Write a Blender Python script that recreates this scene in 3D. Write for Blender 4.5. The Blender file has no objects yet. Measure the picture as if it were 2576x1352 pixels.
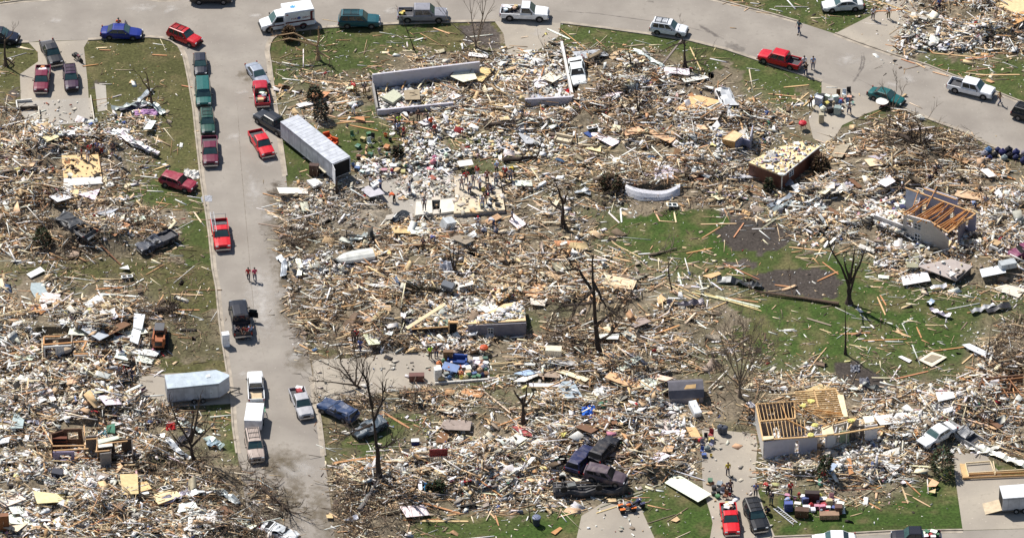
import bpy, bmesh, math, random
import numpy as np
from mathutils import Vector, Matrix
R_ = random.Random(7)
NP = np.random.RandomState(11)
SC = bpy.context.scene
COL = SC.collection
# ---------------------------------------------------------------- camera, sky, sun, exposure
ELEV = math.radians(36.0); HFOV = math.radians(10.5); DIST = 637.0
CE, SE = math.cos(ELEV), math.sin(ELEV)
cam = bpy.data.cameras.new("camera"); cam_o = bpy.data.objects.new("camera", cam); COL.objects.link(cam_o)
cam.sensor_width = 36.0; cam.lens = 18.0 / math.tan(HFOV / 2); cam.clip_start = 5; cam.clip_end = 9000
cam_o.location = (0, -DIST * CE, DIST * SE); cam_o.rotation_euler = (math.pi / 2 - ELEV, 0, 0)
SC.camera = cam_o
SUN_DOWN = Vector((0.50, -0.58, -1.0)).normalized()
w = bpy.data.worlds.new("World"); SC.world = w; w.use_nodes = True
nt = w.node_tree; bgn = nt.nodes["Background"]; sk = nt.nodes.new("ShaderNodeTexSky"); sk.sky_type = 'NISHITA'
sk.sun_disc = False; sk.sun_elevation = math.asin(-SUN_DOWN.z); sk.sun_rotation = math.atan2(-SUN_DOWN.x, -SUN_DOWN.y)
sk.air_density = 1.0; sk.dust_density = 1.0
nt.links.new(sk.outputs[0], bgn.inputs[0]); bgn.inputs[1].default_value = 0.07
sl = bpy.data.lights.new("sun", 'SUN'); sl.energy = 4.7; sl.angle = math.radians(0.5); sl.color = (1.0, 0.95, 0.88)
so = bpy.data.objects.new("sun", sl); COL.objects.link(so); so.rotation_euler = SUN_DOWN.to_track_quat('-Z', 'Y').to_euler(); so.location = (-60, 80, 120)
SC.cycles.transparent_max_bounces = 48
vs = SC.view_settings; SC.display_settings.display_device = 'sRGB'
vs.view_transform = 'Standard'; vs.look = 'None'; vs.gamma = 1; vs.exposure = 0.28; vs.use_curve_mapping = False
# ---------------------------------------------------------------- photo measurements -> points on the ground
FU = 1287.5 / math.tan(HFOV / 2)
CAMP = np.array([0.0, -DIST * CE, DIST * SE])
def P(u, v, z=0.0):
    x = (u - 1287.5) / FU; y = -(v - 676.0) / FU
    d = np.array([x, CE + y * SE, -SE + y * CE])
    t = (z - CAMP[2]) / d[2]
    p = CAMP + d * t
    return Vector((p[0], p[1], z))
def PROJ(x, y, z):
    rx = np.asarray(x) - CAMP[0]; ry = np.asarray(y) - CAMP[1]; rz = np.asarray(z) - CAMP[2]
    dep = ry * CE - rz * SE; up = ry * SE + rz * CE
    return 1287.5 + FU * rx / dep, 676.0 - FU * up / dep
def UPM(u, v):
    a = P(u, v); b = PROJ(a.x + 1, a.y, 0)[0] - u
    return float(b)
def vnoise(x, y, scale, seed):
    x = np.asarray(x, float) / scale + 1000.3; y = np.asarray(y, float) / scale + 1000.7
    xi = np.floor(x).astype(np.int64); yi = np.floor(y).astype(np.int64); fx = x - xi; fy = y - yi
    fx = fx * fx * (3 - 2 * fx); fy = fy * fy * (3 - 2 * fy)
    def h(a, b):
        n = (a * 374761393 + b * 668265263 + seed * 974634777) & 0xffffffff
        n = ((n ^ (n >> 13)) * 1274126177) & 0xffffffff
        return ((n ^ (n >> 16)) & 0xffff) / 65535.0
    return (h(xi, yi) * (1 - fx) + h(xi + 1, yi) * fx) * (1 - fy) + (h(xi, yi + 1) * (1 - fx) + h(xi + 1, yi + 1) * fx) * fy
def fbm(x, y, scale, seed, o=3):
    s = 0; a = 0.5
    for k in range(o):
        s = s + a * vnoise(x, y, scale / 2 ** k, seed + k); a *= 0.5
    return s / (1 - 0.5 ** o)
# ---------------------------------------------------------------- what covers the ground, cell by cell of the photo (64.4 units square)
DEN = """0000000000000000000000000000243223689997
1101111100023212222126211110000022588999
2101111000234335666668899863110002463443
1101131000466657888998899987652341001122
7523663100566646888999999999986233561000
8999862100011223454566678999985446899732
9953753200012268875566778889844588999875
9985432400278887532478888998998888888888
8999875300289988765666553222346888974688
9999985200158998887677753222224679986799
4332233210169888887788876544322223589999
7766764210168999999988888877632222233334
9999985310149999966646788885212223333355
9978982230125888888887877876643334433478
9999961110011110023489999865655644444489
9999986110003688887678999977888887887899
9978889850004653478779999853566668899999
9966798861001235878899889994123678999567 
9999996888632688899998888872029999985111
9999986888625778887777524210113566631000
6789986899971487332222122410000001000000""".split()
GRD = """oooooooooooooooooooooooooooooggggggbbbbb
oooooooooooogggggooobggggggggggggggbbbbb
oooooooooogggggbbbbbbbbbbbggggggggbbgggg
ooooooooooogbbbbbbbbbbbbbbbbbggggggggggg
bbooobooooobbgggbbbbbbbbbbbbbbbbbggbgooo
bbbbboooooogggggggggggggbbbbbbbbbbbbbboo
bbbbboooooogggbbbbggggggbbbbbbbbbbbbbbbb
bbbbbggggoobcccccccbbgggbbbbbbbbbbbbbbbb
bbbbbbbggoobccccccbbbbggggggddgbbbbbbbbb
bbbbbbbggoobbbbbbbbbbbbgggggddggbbbbbbbb
oooooooooooobbbbbbbbbbggggggggggggbbbbbb
bbgbbooooooobbbbbbbbbbbbbggggggggggggggg
bbbbbboooooobbbbbbbgggggbbbbbggggggggggg
bbbbbbooooobobbbbbbbbbbbbbbggggggggggggb
bbbbbbooooobbooobbbbbbbbbbggggggggggggbb
bbbbbbboooooobbbbbgggbbbbbbbbbbbbbbbbbbb
gbbbbbbbgoooogggggbbbbbbbbbbbbbbbbbbbbbb
bbbbbbbggoooobggggbbbbbbbbbbbbbbbbbbbbbb
bbbbbbgbbbbbbbbbbbbbbbbbbbbbbbbbbbbggggg
bbbbbbgbbbbbbbbbbbbbbbbbgggggggggggggggg
bbbbbbbbbbbbbbbbgggggggggggggggggggggggg""".split()
THM = """LLLLLLLLLLLLLLLLLLLLLLLLLLLLLLLLLLWWLWLL
LLLLLLLLLLLTTLLLLTTLLMLLLLLLLLLLLLWWWWWW
LLLLLLLLLLLTTLLMLMTWWMWTWLTMLLLLLLWLLLLL
LLLLLMLLLLLLLLLWWLTLLWMTWMMMMLLLMLLLLLLL
TMCCMMLLLLLLLLLWWWLLMWMMTMWLMMMLMTLLLLLL
MWWMMWLLLLLLLMMMWLLLLWLLLLWLMMWLLLTTTTLL
MMLLMMLLLLLLLMCMCCWLLLLLLLLWWWWWLLLTTLLM
MLMLTLLLLLLCCCCCCCCLLWTTTTTTMMWWWLWLLLLW
LTTMWTLLLLLCCCCCCCWLTLWLWWLLLLLWLWWWLLWW
LTTTWLLLLLLTTCCLLLLTLLLLLLLLLLLLWWWWLLWW
LLTTTTTTLLLWWWLLLLLLLLLLLLLLLLLLLLLLLWWM
LLLLLLTTLLLTLLLLLWWLLLLLLLWLLLLLLLLLLLLW
LWMWLTTTTTTTLTLLWLWLTTTLLLLLTTLLLLLLLLLT
WWWWMMTTTTTTLLMTWMLLLTTLLLLLLTLLLLLLLLLT
LWLLMMLLLLTTTTTTMMMLWWLLLLLTTLLLLTTLLLLT
WWLWWWWLLLLLTTTTTLLTWWLWMWLLTTWLLWLLWWWL
WLLMMWTTLLLLTTLLMMWLLLLMMWWMMMLLLWWWWMMW
WWLLLMTTTTTTLLLLMWMMWWMMLLWLMMCCCCWWWWLL
WLWWLLTTTTTTTLWWLWMMLMLMMLLWLLWLWMWLLLLL
WWWWWLLWTTTTTTTTLLMMLLLLLLLLLLLMMLLLLLLL
MLWLLWLWTTTTTTTTLLLLLLLLLLLLLLLLLLLLLLLL""".split()
CELL = 64.4
DENA = np.array([[int(c) for c in r] for r in DEN], float)
def den(u, v):
    cu = np.clip(np.asarray(u, float) / CELL - 0.5, 0, 38.999); cv = np.clip(np.asarray(v, float) / CELL - 0.5, 0, 19.999)
    i = np.floor(cu).astype(int); j = np.floor(cv).astype(int); a = cu - i; b = cv - j
    return (DENA[j, i] * (1 - a) + DENA[j, i + 1] * a) * (1 - b) + (DENA[j + 1, i] * (1 - a) + DENA[j + 1, i + 1] * a) * b
def cellof(g, u, v, jx=0, jy=0):
    i = np.clip(((np.asarray(u) + jx) / CELL).astype(int), 0, 39); j = np.clip(((np.asarray(v) + jy) / CELL).astype(int), 0, 20)
    return g[j, i]
GA = np.array([list(r[:40]) for r in GRD]); TA = np.array([list(r[:40]) for r in THM]); GA[12:14, 6:9] = 'b'
def inpoly(u, v, poly):
    u = np.asarray(u, float); v = np.asarray(v, float); c = np.zeros(u.shape, bool); n = len(poly)
    for k in range(n):
        x0, y0 = poly[k]; x1, y1 = poly[(k + 1) % n]
        m = ((y0 > v) != (y1 > v))
        with np.errstate(divide='ignore', invalid='ignore'):
            c ^= m & (u < (x1 - x0) * (v - y0) / ((y1 - y0) if y1 != y0 else 1e-9) + x0)
    return c
# paved areas
SOUTH_W = [(-260, 118), (0, 108), (72, 107), (95, 104), (222, 101), (320, 95), (375, 94), (408, 97), (430, 103), (450, 117), (462, 140), (468, 165), (475, 200), (487, 270), (494, 338), (507, 453), (517, 518), (527, 588), (536, 676), (545, 721), (554, 816), (572, 930), (584, 1014), (587, 1071), (597, 1140), (612, 1230), (632, 1352), (650, 1470)]
EAST = [(870, 1470), (842, 1352), (816, 1146), (804, 1054), (795, 1010), (786, 946), (762, 800), (741, 620), (719, 443), (704, 338), (696, 282), (687, 225), (679, 160), (674, 130), (677, 112), (684, 99), (699, 87), (731, 79), (804, 71), (959, 62), (1100, 57), (1244, 54), (1410, 58), (1502, 69), (1632, 87), (1732, 102), (1825, 125), (1931, 160), (2006, 185), (2066, 206), (2240, 264), (2431, 335), (2481, 363), (2575, 395), (2850, 500)]
NORTH = [(2850, 355), (2620, 278), (2556, 253), (2504, 232), (2394, 190), (2331, 165), (2256, 142), (2156, 107), (2099, 85), (2006, 55), (1931, 34), (1857, 15), (1800, 0), (1640, -34), (1300, -60), (900, -45), (520, -20), (440, 0), (400, 1), (300, -12), (60, 2), (0, 10), (-260, 35)]
ROAD = SOUTH_W + EAST + NORTH
SROAD = [(1760, 1420), (1945, 1352), (2041, 1347), (2239, 1336), (2421, 1333), (2800, 1322), (2800, 1500), (1760, 1540)]
DRIVES = {
 'a': [(72, 107), (222, 101), (211, 120), (220, 203), (223, 246), (52, 262), (52, 242), (50, 187), (96, 155), (95, 132)],
 'b': [(1244, 54), (1410, 58), (1405, 92), (1350, 128), (1290, 142), (1274, 130), (1266, 85)],
 'c': [(2066, 206), (2240, 264), (2181, 285), (2118, 315), (2103, 340), (2073, 365), (2045, 348), (2033, 300), (2066, 240)],
 'd': [(2099, 85), (2215, 27), (2240, -10), (2330, -10), (2290, 60), (2250, 100), (2256, 142), (2156, 107)],
 'e': [(784, 903), (900, 900), (975, 886), (1060, 886), (1230, 895), (1229, 958), (1091, 968), (1000, 982), (890, 1000), (796, 1010)],
 'f': [(330, 976), (345, 948), (420, 938), (573, 934), (584, 1014), (450, 1022), (340, 992)],
 'g': [(1462, 1296), (1530, 1254), (1610, 1264), (1617, 1289), (1650, 1360), (1670, 1430), (1430, 1430), (1450, 1352)],
 'h': [(1765, 1075), (1900, 1090), (1905, 1120), (1900, 1170), (1905, 1230), (1925, 1290), (1950, 1350), (1775, 1410), (1792, 1314), (1785, 1286), (1768, 1230), (1765, 1179)],
 'i': [(2398, 1138), (2475, 1138), (2520, 1195), (2800, 1190), (2800, 1321), (2421, 1332), (2401, 1194)],
}
SLABS = {'garage floor slab': [(42, 256), (228, 246), (237, 306), (100, 318), (60, 300)],
         'path': [(238, 210), (266, 215), (270, 277), (246, 281)],
         'rubble slab': [(930, 462), (1010, 446), (1146, 438), (1146, 541), (1000, 546), (950, 500)],
         'garage apron': [(1905, 1150), (2180, 1110), (2250, 1140), (2230, 1165), (1990, 1180)]}
SOIL = [[(1800, 575), (1850, 552), (1950, 560), (2000, 600), (1960, 632), (1850, 640)], [(1890, 695), (1940, 672), (2070, 670), (2115, 700), (2100, 745), (1980, 748), (1905, 722)],
        [(2085, 915), (2150, 905), (2225, 935), (2245, 968), (2190, 990), (2110, 955)], [(238, 208), (265, 214), (268, 228), (240, 228)], [(6, 236), (50, 220), (52, 244), (8, 250)],
        [(1150, 78), (1200, 66), (1240, 62), (1262, 90), (1270, 128), (1180, 112)]]
LUSH = [[(1580, 530), (1830, 545), (1860, 650), (1700, 640), (1570, 600)], [(1900, 770), (2300, 780), (2450, 840), (2400, 890), (1900, 900)], [(2020, 570), (2200, 620), (2240, 740), (2110, 700)],
        [(2320, 1190), (2405, 1195), (2420, 1330), (1960, 1348), (1925, 1260), (2300, 1280)], [(1300, 1310), (1460, 1300), (1450, 1352), (1200, 1352)], [(1620, 1290), (1780, 1270), (1790, 1352), (1650, 1352)]]
PAVED = [ROAD, SROAD] + list(DRIVES.values())
def paved(u, v):
    m = np.zeros(np.asarray(u).shape, bool)
    for p in PAVED: m |= inpoly(u, v, p)
    return m
FLAT = list(DRIVES.values()) + list(SLABS.values()) + [[(925, 180), (1440, 95), (1460, 300), (935, 315)], [(985, 425), (1285, 420), (1290, 575), (985, 575)], [(1865, 395), (1985, 340), (2075, 362), (2075, 440), (1970, 520), (1865, 470)],
 [(2180, 515), (2275, 465), (2470, 530), (2470, 620), (2390, 690), (2180, 615)], [(1895, 995), (2225, 985), (2235, 1175), (1905, 1195)], [(1015, 740), (1345, 740), (1345, 890), (1015, 885)], [(95, 840), (230, 840), (230, 940), (95, 940)],
 [(115, 1065), (360, 1065), (360, 1205), (115, 1205)], [(1665, 940), (1790, 940), (1790, 1045), (1665, 1045)], [(150, 385), (262, 385), (268, 490), (150, 490)], [(375, 810), (435, 810), (435, 885), (375, 885)], [(1560, 480), (1720, 480), (1720, 540), (1560, 540)], [(2310, 650), (2445, 650), (2445, 730), (2310, 730)]]
def HGT(x, y):
    """height of the ground with the rubble heaped on it"""
    u, v = PROJ(x, y, 0 * np.asarray(x, float))
    d = den(u, v)
    k = np.clip((d - 6.2) / 2.8, 0, 1)
    n = fbm(x, y, 4.5, 5, 3)
    for q in FLAT: k = np.where(inpoly(u, v, q), 0, k)
    return k * np.clip(n - 0.37, 0, 1) * 3.3 * np.where((u < -60) | (u > 2640), 0.3, 1)
def H1(p): return float(HGT(np.array([p[0]]), np.array([p[1]]))[0])
def PG(u, v):
    p = P(u, v); p.z = H1(p); return p
# ---------------------------------------------------------------- mesh helpers
class MB:
    def __init__(s): s.v = []; s.f = []; s.m = []
    def add(s, vs, fs, mi=0):
        o = len(s.v); s.v += [tuple(a) for a in vs]; s.f += [tuple(o + i for i in f) for f in fs]; s.m += [mi] * len(fs); return s
    def box(s, c, d, mi=0, rz=0, M=None):
        x, y, z = d[0] / 2, d[1] / 2, d[2] / 2
        vs = [Vector(q) for q in ((-x, -y, -z), (x, -y, -z), (x, y, -z), (-x, y, -z), (-x, -y, z), (x, -y, z), (x, y, z), (-x, y, z))]
        M = M or Matrix.Rotation(rz, 3, 'Z'); c = Vector(c)
        return s.add([M @ q + c for q in vs], [(3, 2, 1, 0), (4, 5, 6, 7), (0, 1, 5, 4), (1, 2, 6, 5), (2, 3, 7, 6), (3, 0, 4, 7)], mi)
    def beam(s, a, b, w, h, mi=0):
        a = Vector(a); b = Vector(b); d = b - a; L = d.length
        if L < 1e-5: return s
        d /= L; sd = d.cross(Vector((0, 0, 1)))
        if sd.length < 1e-3: sd = Vector((1, 0, 0))
        sd.normalize(); up = sd.cross(d)
        M = Matrix((d, sd, up)).transposed()
        return s.box((a + b) / 2, (L, w, h), mi, 0, M)
    def tube(s, pts, rad, n=6, mi=0):
        pts = [Vector(p) for p in pts]; o = []; fs = []
        for i, p in enumerate(pts):
            d = (pts[min(i + 1, len(pts) - 1)] - pts[max(i - 1, 0)]).normalized()
            sd = d.cross(Vector((0.13, 0.97, 0.2))).normalized(); up = sd.cross(d)
            r = rad[i] if isinstance(rad, (list, tuple)) else rad
            o += [p + (sd * math.cos(k * 2 * math.pi / n) + up * math.sin(k * 2 * math.pi / n)) * r for k in range(n)]
        for i in range(len(pts) - 1):
            for k in range(n):
                fs.append((i * n + k, i * n + (k + 1) % n, (i + 1) * n + (k + 1) % n, (i + 1) * n + k))
        fs.append(tuple(range(n))[::-1]); fs.append(tuple(range((len(pts) - 1) * n, len(pts) * n)))
        return s.add(o, fs, mi)
    def prism(s, poly, z0, z1, mi=0, top=None):
        n = len(poly); vs = [(p[0], p[1], z0) for p in poly] + [(p[0], p[1], z1) for p in poly]
        s.add(vs, [(i, (i + 1) % n, n + (i + 1) % n, n + i) for i in range(n)], mi)
        return s.add(vs, [tuple(range(n))[::-1], tuple(range(n, 2 * n))], mi if top is None else top)
    def slab(s, q, t, mi=0):
        q = [Vector(a) for a in q]; n = (q[1] - q[0]).cross(q[2] - q[0]).normalized()
        if n.z < 0: n = -n; q = q[::-1]
        k = len(q); vs = q + [a - n * t for a in q]
        return s.add(vs, [tuple(range(k)), tuple(range(2 * k - 1, k - 1, -1))] + [(i, i + k, (i + 1) % k + k, (i + 1) % k) for i in range(k)], mi)
    def cyl(s, a, b, r, n=10, mi=0, r2=None): return s.tube([a, b], [r, r if r2 is None else r2], n, mi)
    def lathe(s, prof, n=12, c=(0, 0, 0), mi=0):
        o = []; fs = []
        for r, z in prof: o += [(c[0] + r * math.cos(k * 2 * math.pi / n), c[1] + r * math.sin(k * 2 * math.pi / n), c[2] + z) for k in range(n)]
        for i in range(len(prof) - 1):
            for k in range(n): fs.append((i * n + k, i * n + (k + 1) % n, (i + 1) * n + (k + 1) % n, (i + 1) * n + k))
        fs.append(tuple(range(n))[::-1]); fs.append(tuple(range((len(prof) - 1) * n, len(prof) * n)))
        return s.add(o, fs, mi)
    def blob(s, c, r, mi=0, rough=0.2, seed=0, n=8, m=5):
        rr = random.Random(seed); o = [(c[0], c[1], c[2] - r[2])]; fs = []
        for j in range(1, m):
            t = math.pi * j / m - math.pi / 2
            for k in range(n):
                q = 1 + rr.uniform(-rough, rough); a = 2 * math.pi * k / n
                o.append((c[0] + r[0] * q * math.cos(t) * math.cos(a), c[1] + r[1] * q * math.cos(t) * math.sin(a), c[2] + r[2] * q * math.sin(t)))
        o.append((c[0], c[1], c[2] + r[2])); L = len(o) - 1
        for k in range(n):
            fs.append((0, 1 + (k + 1) % n, 1 + k)); fs.append((L, L - n + k, L - n + (k + 1) % n))
        for j in range(m - 2):
            for k in range(n): fs.append((1 + j * n + k, 1 + j * n + (k + 1) % n, 1 + (j + 1) * n + (k + 1) % n, 1 + (j + 1) * n + k))
        return s.add(o, fs, mi)
    def mesh(s, name, mats, smooth=False):
        me = bpy.data.meshes.new(name); me.from_pydata(s.v, [], s.f)
        for m in (mats if isinstance(mats, (list, tuple)) else [mats]): me.materials.append(m)
        if any(s.m): me.polygons.foreach_set('material_index', s.m)
        if smooth: me.polygons.foreach_set('use_smooth', [True] * len(s.f))
        me.update(); return me
    def build(s, name, mats, parent=None, loc=None, rz=0, smooth=False, color=None):
        return OB(name, s.mesh(name, mats, smooth), parent, loc, rz, color)
def OB(name, me, parent=None, loc=None, rz=0, color=None):
    o = bpy.data.objects.new(name, me); COL.objects.link(o)
    if parent is not None: o.parent = parent
    if loc is not None: o.location = loc
    if rz: o.rotation_euler = (0, 0, rz)
    if color is not None: o.color = (*color[:3], 1)
    return o
LABELS = {}
def tag(o, label=None, cat=None, group=None, kind=None):
    if label: o['label'] = label; LABELS[label] = LABELS.get(label, 0) + 1
    if cat: o['category'] = cat
    if group: o['group'] = group
    if kind: o['kind'] = kind
    return o
def EM(name, loc, label, cat, group=None, rz=0):
    o = bpy.data.objects.new(name, None); COL.objects.link(o); o.location = loc; o.rotation_euler = (0, 0, rz); o.empty_display_size = 0.3
    return tag(o, label, cat, group)
# ---------------------------------------------------------------- materials
def srgb(r, g, b):
    f = lambda c: (c / 255 / 12.92) if c / 255 <= 0.04045 else ((c / 255 + 0.055) / 1.055) ** 2.4
    return (f(r), f(g), f(b))
MATS = {}
def mat(name, col=(0.5, 0.5, 0.5), rough=0.7, metal=0.0, noise=0.25, scale=3.0, use='const', coat=0.0, stretch=None, spec=0.5, bump=0.0, second=None):
    if name in MATS: return MATS[name]
    m = bpy.data.materials.new(name); m.use_nodes = True; t = m.node_tree; b = t.nodes['Principled BSDF']
    b.inputs['Roughness'].default_value = rough; b.inputs['Metallic'].default_value = metal
    b.inputs['Coat Weight'].default_value = coat; b.inputs['Specular IOR Level'].default_value = spec
    if use == 'obj': src = t.nodes.new('ShaderNodeObjectInfo').outputs['Color']
    elif use == 'attr':
        a = t.nodes.new('ShaderNodeAttribute'); a.attribute_name = 'Col'; src = a.outputs['Color']
    else:
        a = t.nodes.new('ShaderNodeRGB'); a.outputs[0].default_value = (*col, 1); src = a.outputs[0]
    if noise:
        g = t.nodes.new('ShaderNodeNewGeometry') if use == 'attr' else t.nodes.new('ShaderNodeTexCoord')
        out = g.outputs['Position'] if use == 'attr' else g.outputs['Object']
        if stretch:
            mp = t.nodes.new('ShaderNodeMapping'); mp.inputs['Scale'].default_value = stretch; t.links.new(out, mp.inputs[0]); out = mp.outputs[0]
        n = t.nodes.new('ShaderNodeTexNoise'); n.inputs['Scale'].default_value = scale; n.inputs['Detail'].default_value = 5; t.links.new(out, n.inputs['Vector'])
        mr = t.nodes.new('ShaderNodeMapRange'); mr.inputs[1].default_value = 0.3; mr.inputs[2].default_value = 0.7; mr.inputs[3].default_value = 1 - noise; mr.inputs[4].default_value = 1 + noise
        t.links.new(n.outputs['Fac'], mr.inputs[0])
        if second:
            mx = t.nodes.new('ShaderNodeMix'); mx.data_type = 'RGBA'; t.links.new(n.outputs['Fac'], mx.inputs[0])
            m2 = t.nodes.new('ShaderNodeMapRange'); m2.inputs[1].default_value = .48; m2.inputs[2].default_value = .78; m2.inputs[4].default_value = .5; t.links.new(n.outputs['Fac'], m2.inputs[0]); t.links.new(m2.outputs[0], mx.inputs[0])
            t.links.new(src, mx.inputs[6]); mx.inputs[7].default_value = (*second, 1); src = mx.outputs[2]
        vm = t.nodes.new('ShaderNodeVectorMath'); vm.operation = 'SCALE'; t.links.new(src, vm.inputs[0]); t.links.new(mr.outputs[0], vm.inputs['Scale'])
        src = vm.outputs[0]
        if bump:
            bp = t.nodes.new('ShaderNodeBump'); bp.inputs['Strength'].default_value = bump; bp.inputs['Distance'].default_value = 0.05; t.links.new(n.outputs['Fac'], bp.inputs['Height']); t.links.new(bp.outputs[0], b.inputs['Normal'])
    t.links.new(src, b.inputs['Base Color'])
    MATS[name] = m; return m
PAINT = mat('car_paint', rough=0.38, use='obj', coat=0.3, noise=0.12, scale=2.4)
DUSTY = mat('dented_car_paint', rough=0.5, use='obj', noise=0.25, scale=1.3, bump=0.6, second=srgb(120, 108, 96))
GLASS = mat('tinted_glass', srgb(38, 50, 54), rough=0.08, noise=0, spec=0.8)
SHIELD = mat('windscreen_glass', srgb(66, 92, 92), rough=0.08, noise=0.2, scale=1.2, spec=0.8)
BLACK = mat('black_plastic', srgb(30, 30, 32), rough=0.6, noise=0.15)
TYRE = mat('tyre_rubber', srgb(28, 28, 29), rough=0.9, noise=0.15)
CHROME = mat('chrome', srgb(190, 190, 192), rough=0.25, metal=0.8, noise=0.05)
RIM = mat('wheel_rim', srgb(120, 120, 124), rough=0.4, metal=0.6, noise=0.1)
LAMP = mat('headlight_lens', srgb(205, 210, 215), rough=0.15, noise=0)
TAIL = mat('taillight_lens', srgb(150, 18, 20), rough=0.2, noise=0)
BEDM = mat('bed_liner', srgb(70, 70, 74), rough=0.7, noise=0.3, scale=4)
WOOD = mat('bare_lumber', rough=0.75, use='obj', noise=0.22, scale=3.0, stretch=(0.6, 8, 8))
PLY = mat('sheet_board', rough=0.8, use='obj', noise=0.16, scale=2.2)
CLOTH = mat('cloth', rough=0.9, use='obj', noise=0.18, scale=5)
SKIN = mat('skin', rough=0.6, use='obj', noise=0.05)
THING = mat('household_surface', rough=0.55, use='obj', noise=0.2, scale=1.4)
METAL = mat('sheet_metal', rough=0.4, metal=0.35, use='obj', noise=0.2, scale=2.5)
BARK = mat('bark', rough=0.9, use='obj', noise=0.35, scale=4, stretch=(3, 3, 0.6), bump=0.4)
NEEDLE = mat('needles', rough=0.8, use='obj', noise=0.45, scale=1.5)
CONC = mat('concrete', srgb(172, 164, 153), rough=0.9, noise=0.12, scale=1.2)
WHITEW = mat('painted_wall', use='obj', rough=0.8, noise=0.16, scale=1.1, second=srgb(150, 138, 122))
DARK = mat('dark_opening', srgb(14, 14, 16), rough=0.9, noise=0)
# ---------------------------------------------------------------- the ground: one sheet to the horizon
def col_attr(me, cols):
    a = me.color_attributes.new('Col', 'FLOAT_COLOR', 'POINT')
    a.data.foreach_set('color', np.concatenate([cols, np.ones((len(cols), 1))], 1).astype(np.float32).ravel())
def ground_colour(x, y):
    u, v = PROJ(x, y, 0 * x)
    jx = (fbm(x, y, 3.0, 21) - 0.5) * 120; jy = (fbm(x, y, 3.0, 31) - 0.5) * 120
    g = cellof(GA, u, v, jx, jy); d = den(u, v)
    n1 = fbm(x, y, 1.6, 41, 3); n2 = fbm(x, y, 9, 51, 3); n3 = vnoise(x, y, 0.45, 61)
    C = np.zeros(x.shape + (3,))
    ol = np.array(srgb(82, 82, 50)); gr = np.array(srgb(70, 81, 42)); lu = np.array(srgb(60, 82, 34)); br = np.array(srgb(124, 113, 96)); gc = np.array(srgb(164, 157, 146)); dry = np.array(srgb(108, 99, 70)); so_ = np.array(srgb(84, 77, 72))
    for k, c in (('o', ol), ('g', gr), ('b', br), ('c', gc), ('d', so_)): C[g == k] = c
    bo = np.clip((fbm(x, y, 7, 91, 3) - .44) * 6, 0, .9)[..., None] * (g == 'b')[..., None]; C = C * (1 - bo) + np.array(srgb(88, 84, 60)) * bo
    for p in LUSH:
        m = inpoly(u + jx * .5, v + jy * .5, p); C[m] = lu * 0.8 + gr * 0.2
    gm = (g == 'o') | (g == 'g')
    f = np.clip((n1 - 0.5) * 2.6, 0, 0.75)[..., None] * gm[..., None]
    C = C * (1 - f) + dry * f
    f = (np.clip((d - 3.5) / 3.5, 0, 0.85) * (0.4 + 0.9 * n1))[..., None]; f = np.clip(f, 0, 0.9)
    C = C * (1 - f) + (br * (0.75 + 0.5 * n3[..., None])) * f
    for i_, p in enumerate(SOIL):
        m = inpoly(u + jx * .35, v + jy * .35, p); C[m] = so_ * (.72 if i_ < 3 else 1) * (0.8 + 0.4 * n1[m][:, None])
    return C * (0.82 + 0.36 * n2[..., None]) * (0.85 + 0.3 * n3[..., None])
xs = np.concatenate([[-3000, -900, -300, -140, -95], np.arange(-74, 74.01, 0.36), [95, 140, 300, 900, 3000]])
ys = np.concatenate([[-390, -240, -130, -85], np.arange(-64, 78.01, 0.36), [100, 150, 300, 900, 4500]])
GX, GY = np.meshgrid(xs, ys); nx, ny = len(xs), len(ys)
fx = GX.ravel(); fy = GY.ravel(); fz = HGT(fx, fy)
far = (np.abs(fx) > 80) | (fy > 82) | (fy < -70); fz = np.where(far, 0, fz)
GU, GV = PROJ(fx, fy, fz * 0); fz = np.where(paved(GU, GV), np.minimum(fz, 0), fz)
gm = bpy.data.meshes.new('ground')
idx = np.arange(nx * ny).reshape(ny, nx)
quads = np.stack([idx[:-1, :-1], idx[:-1, 1:], idx[1:, 1:], idx[1:, :-1]], -1).reshape(-1, 4)
gm.from_pydata(np.stack([fx, fy, fz], 1).tolist(), [], quads.tolist())
col_attr(gm, ground_colour(fx, fy))
GMAT = mat('lawn_and_litter', rough=0.95, use='attr', noise=0.4, scale=3.2, bump=1.0, spec=0.2)
gm.materials.append(GMAT)
tag(OB('ground', gm), kind='structure')
# ---------------------------------------------------------------- pavement sheets, kerbs, stains
def pave_mat(name, c, c2):
    m = bpy.data.materials.new(name); m.use_nodes = True; t = m.node_tree; b = t.nodes['Principled BSDF']; b.inputs['Roughness'].default_value = 0.92; b.inputs['Specular IOR Level'].default_value = 0.25
    g = t.nodes.new('ShaderNodeNewGeometry')
    def noise(s, lo, hi, d=6):
        n = t.nodes.new('ShaderNodeTexNoise'); n.inputs['Scale'].default_value = s; n.inputs['Detail'].default_value = d; t.links.new(g.outputs['Position'], n.inputs['Vector'])
        r = t.nodes.new('ShaderNodeMapRange'); r.inputs[1].default_value = lo; r.inputs[2].default_value = hi; t.links.new(n.outputs['Fac'], r.inputs[0]); return r.outputs[0]
    def mix(f, a, bb):
        x = t.nodes.new('ShaderNodeMix'); x.data_type = 'RGBA'; t.links.new(f, x.inputs[0])
        for s, q in ((6, a), (7, bb)):
            if isinstance(q, tuple): x.inputs[s].default_value = (*q, 1)
            else: t.links.new(q, x.inputs[s])
        return x.outputs[2]
    o = mix(noise(0.22, 0.35, 0.65), c, c2)
    o = mix(noise(1.7, 0.56, 0.72), o, tuple(q * 0.82 for q in c))
    o = mix(noise(3.5, 0.66, 0.74), o, tuple(min(1, q * 1.3) for q in c))
    o = mix(noise(9.0, 0.68, 0.74), o, tuple(q * 0.55 for q in c))
    t.links.new(o, b.inputs['Base Color'])
    return m
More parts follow.
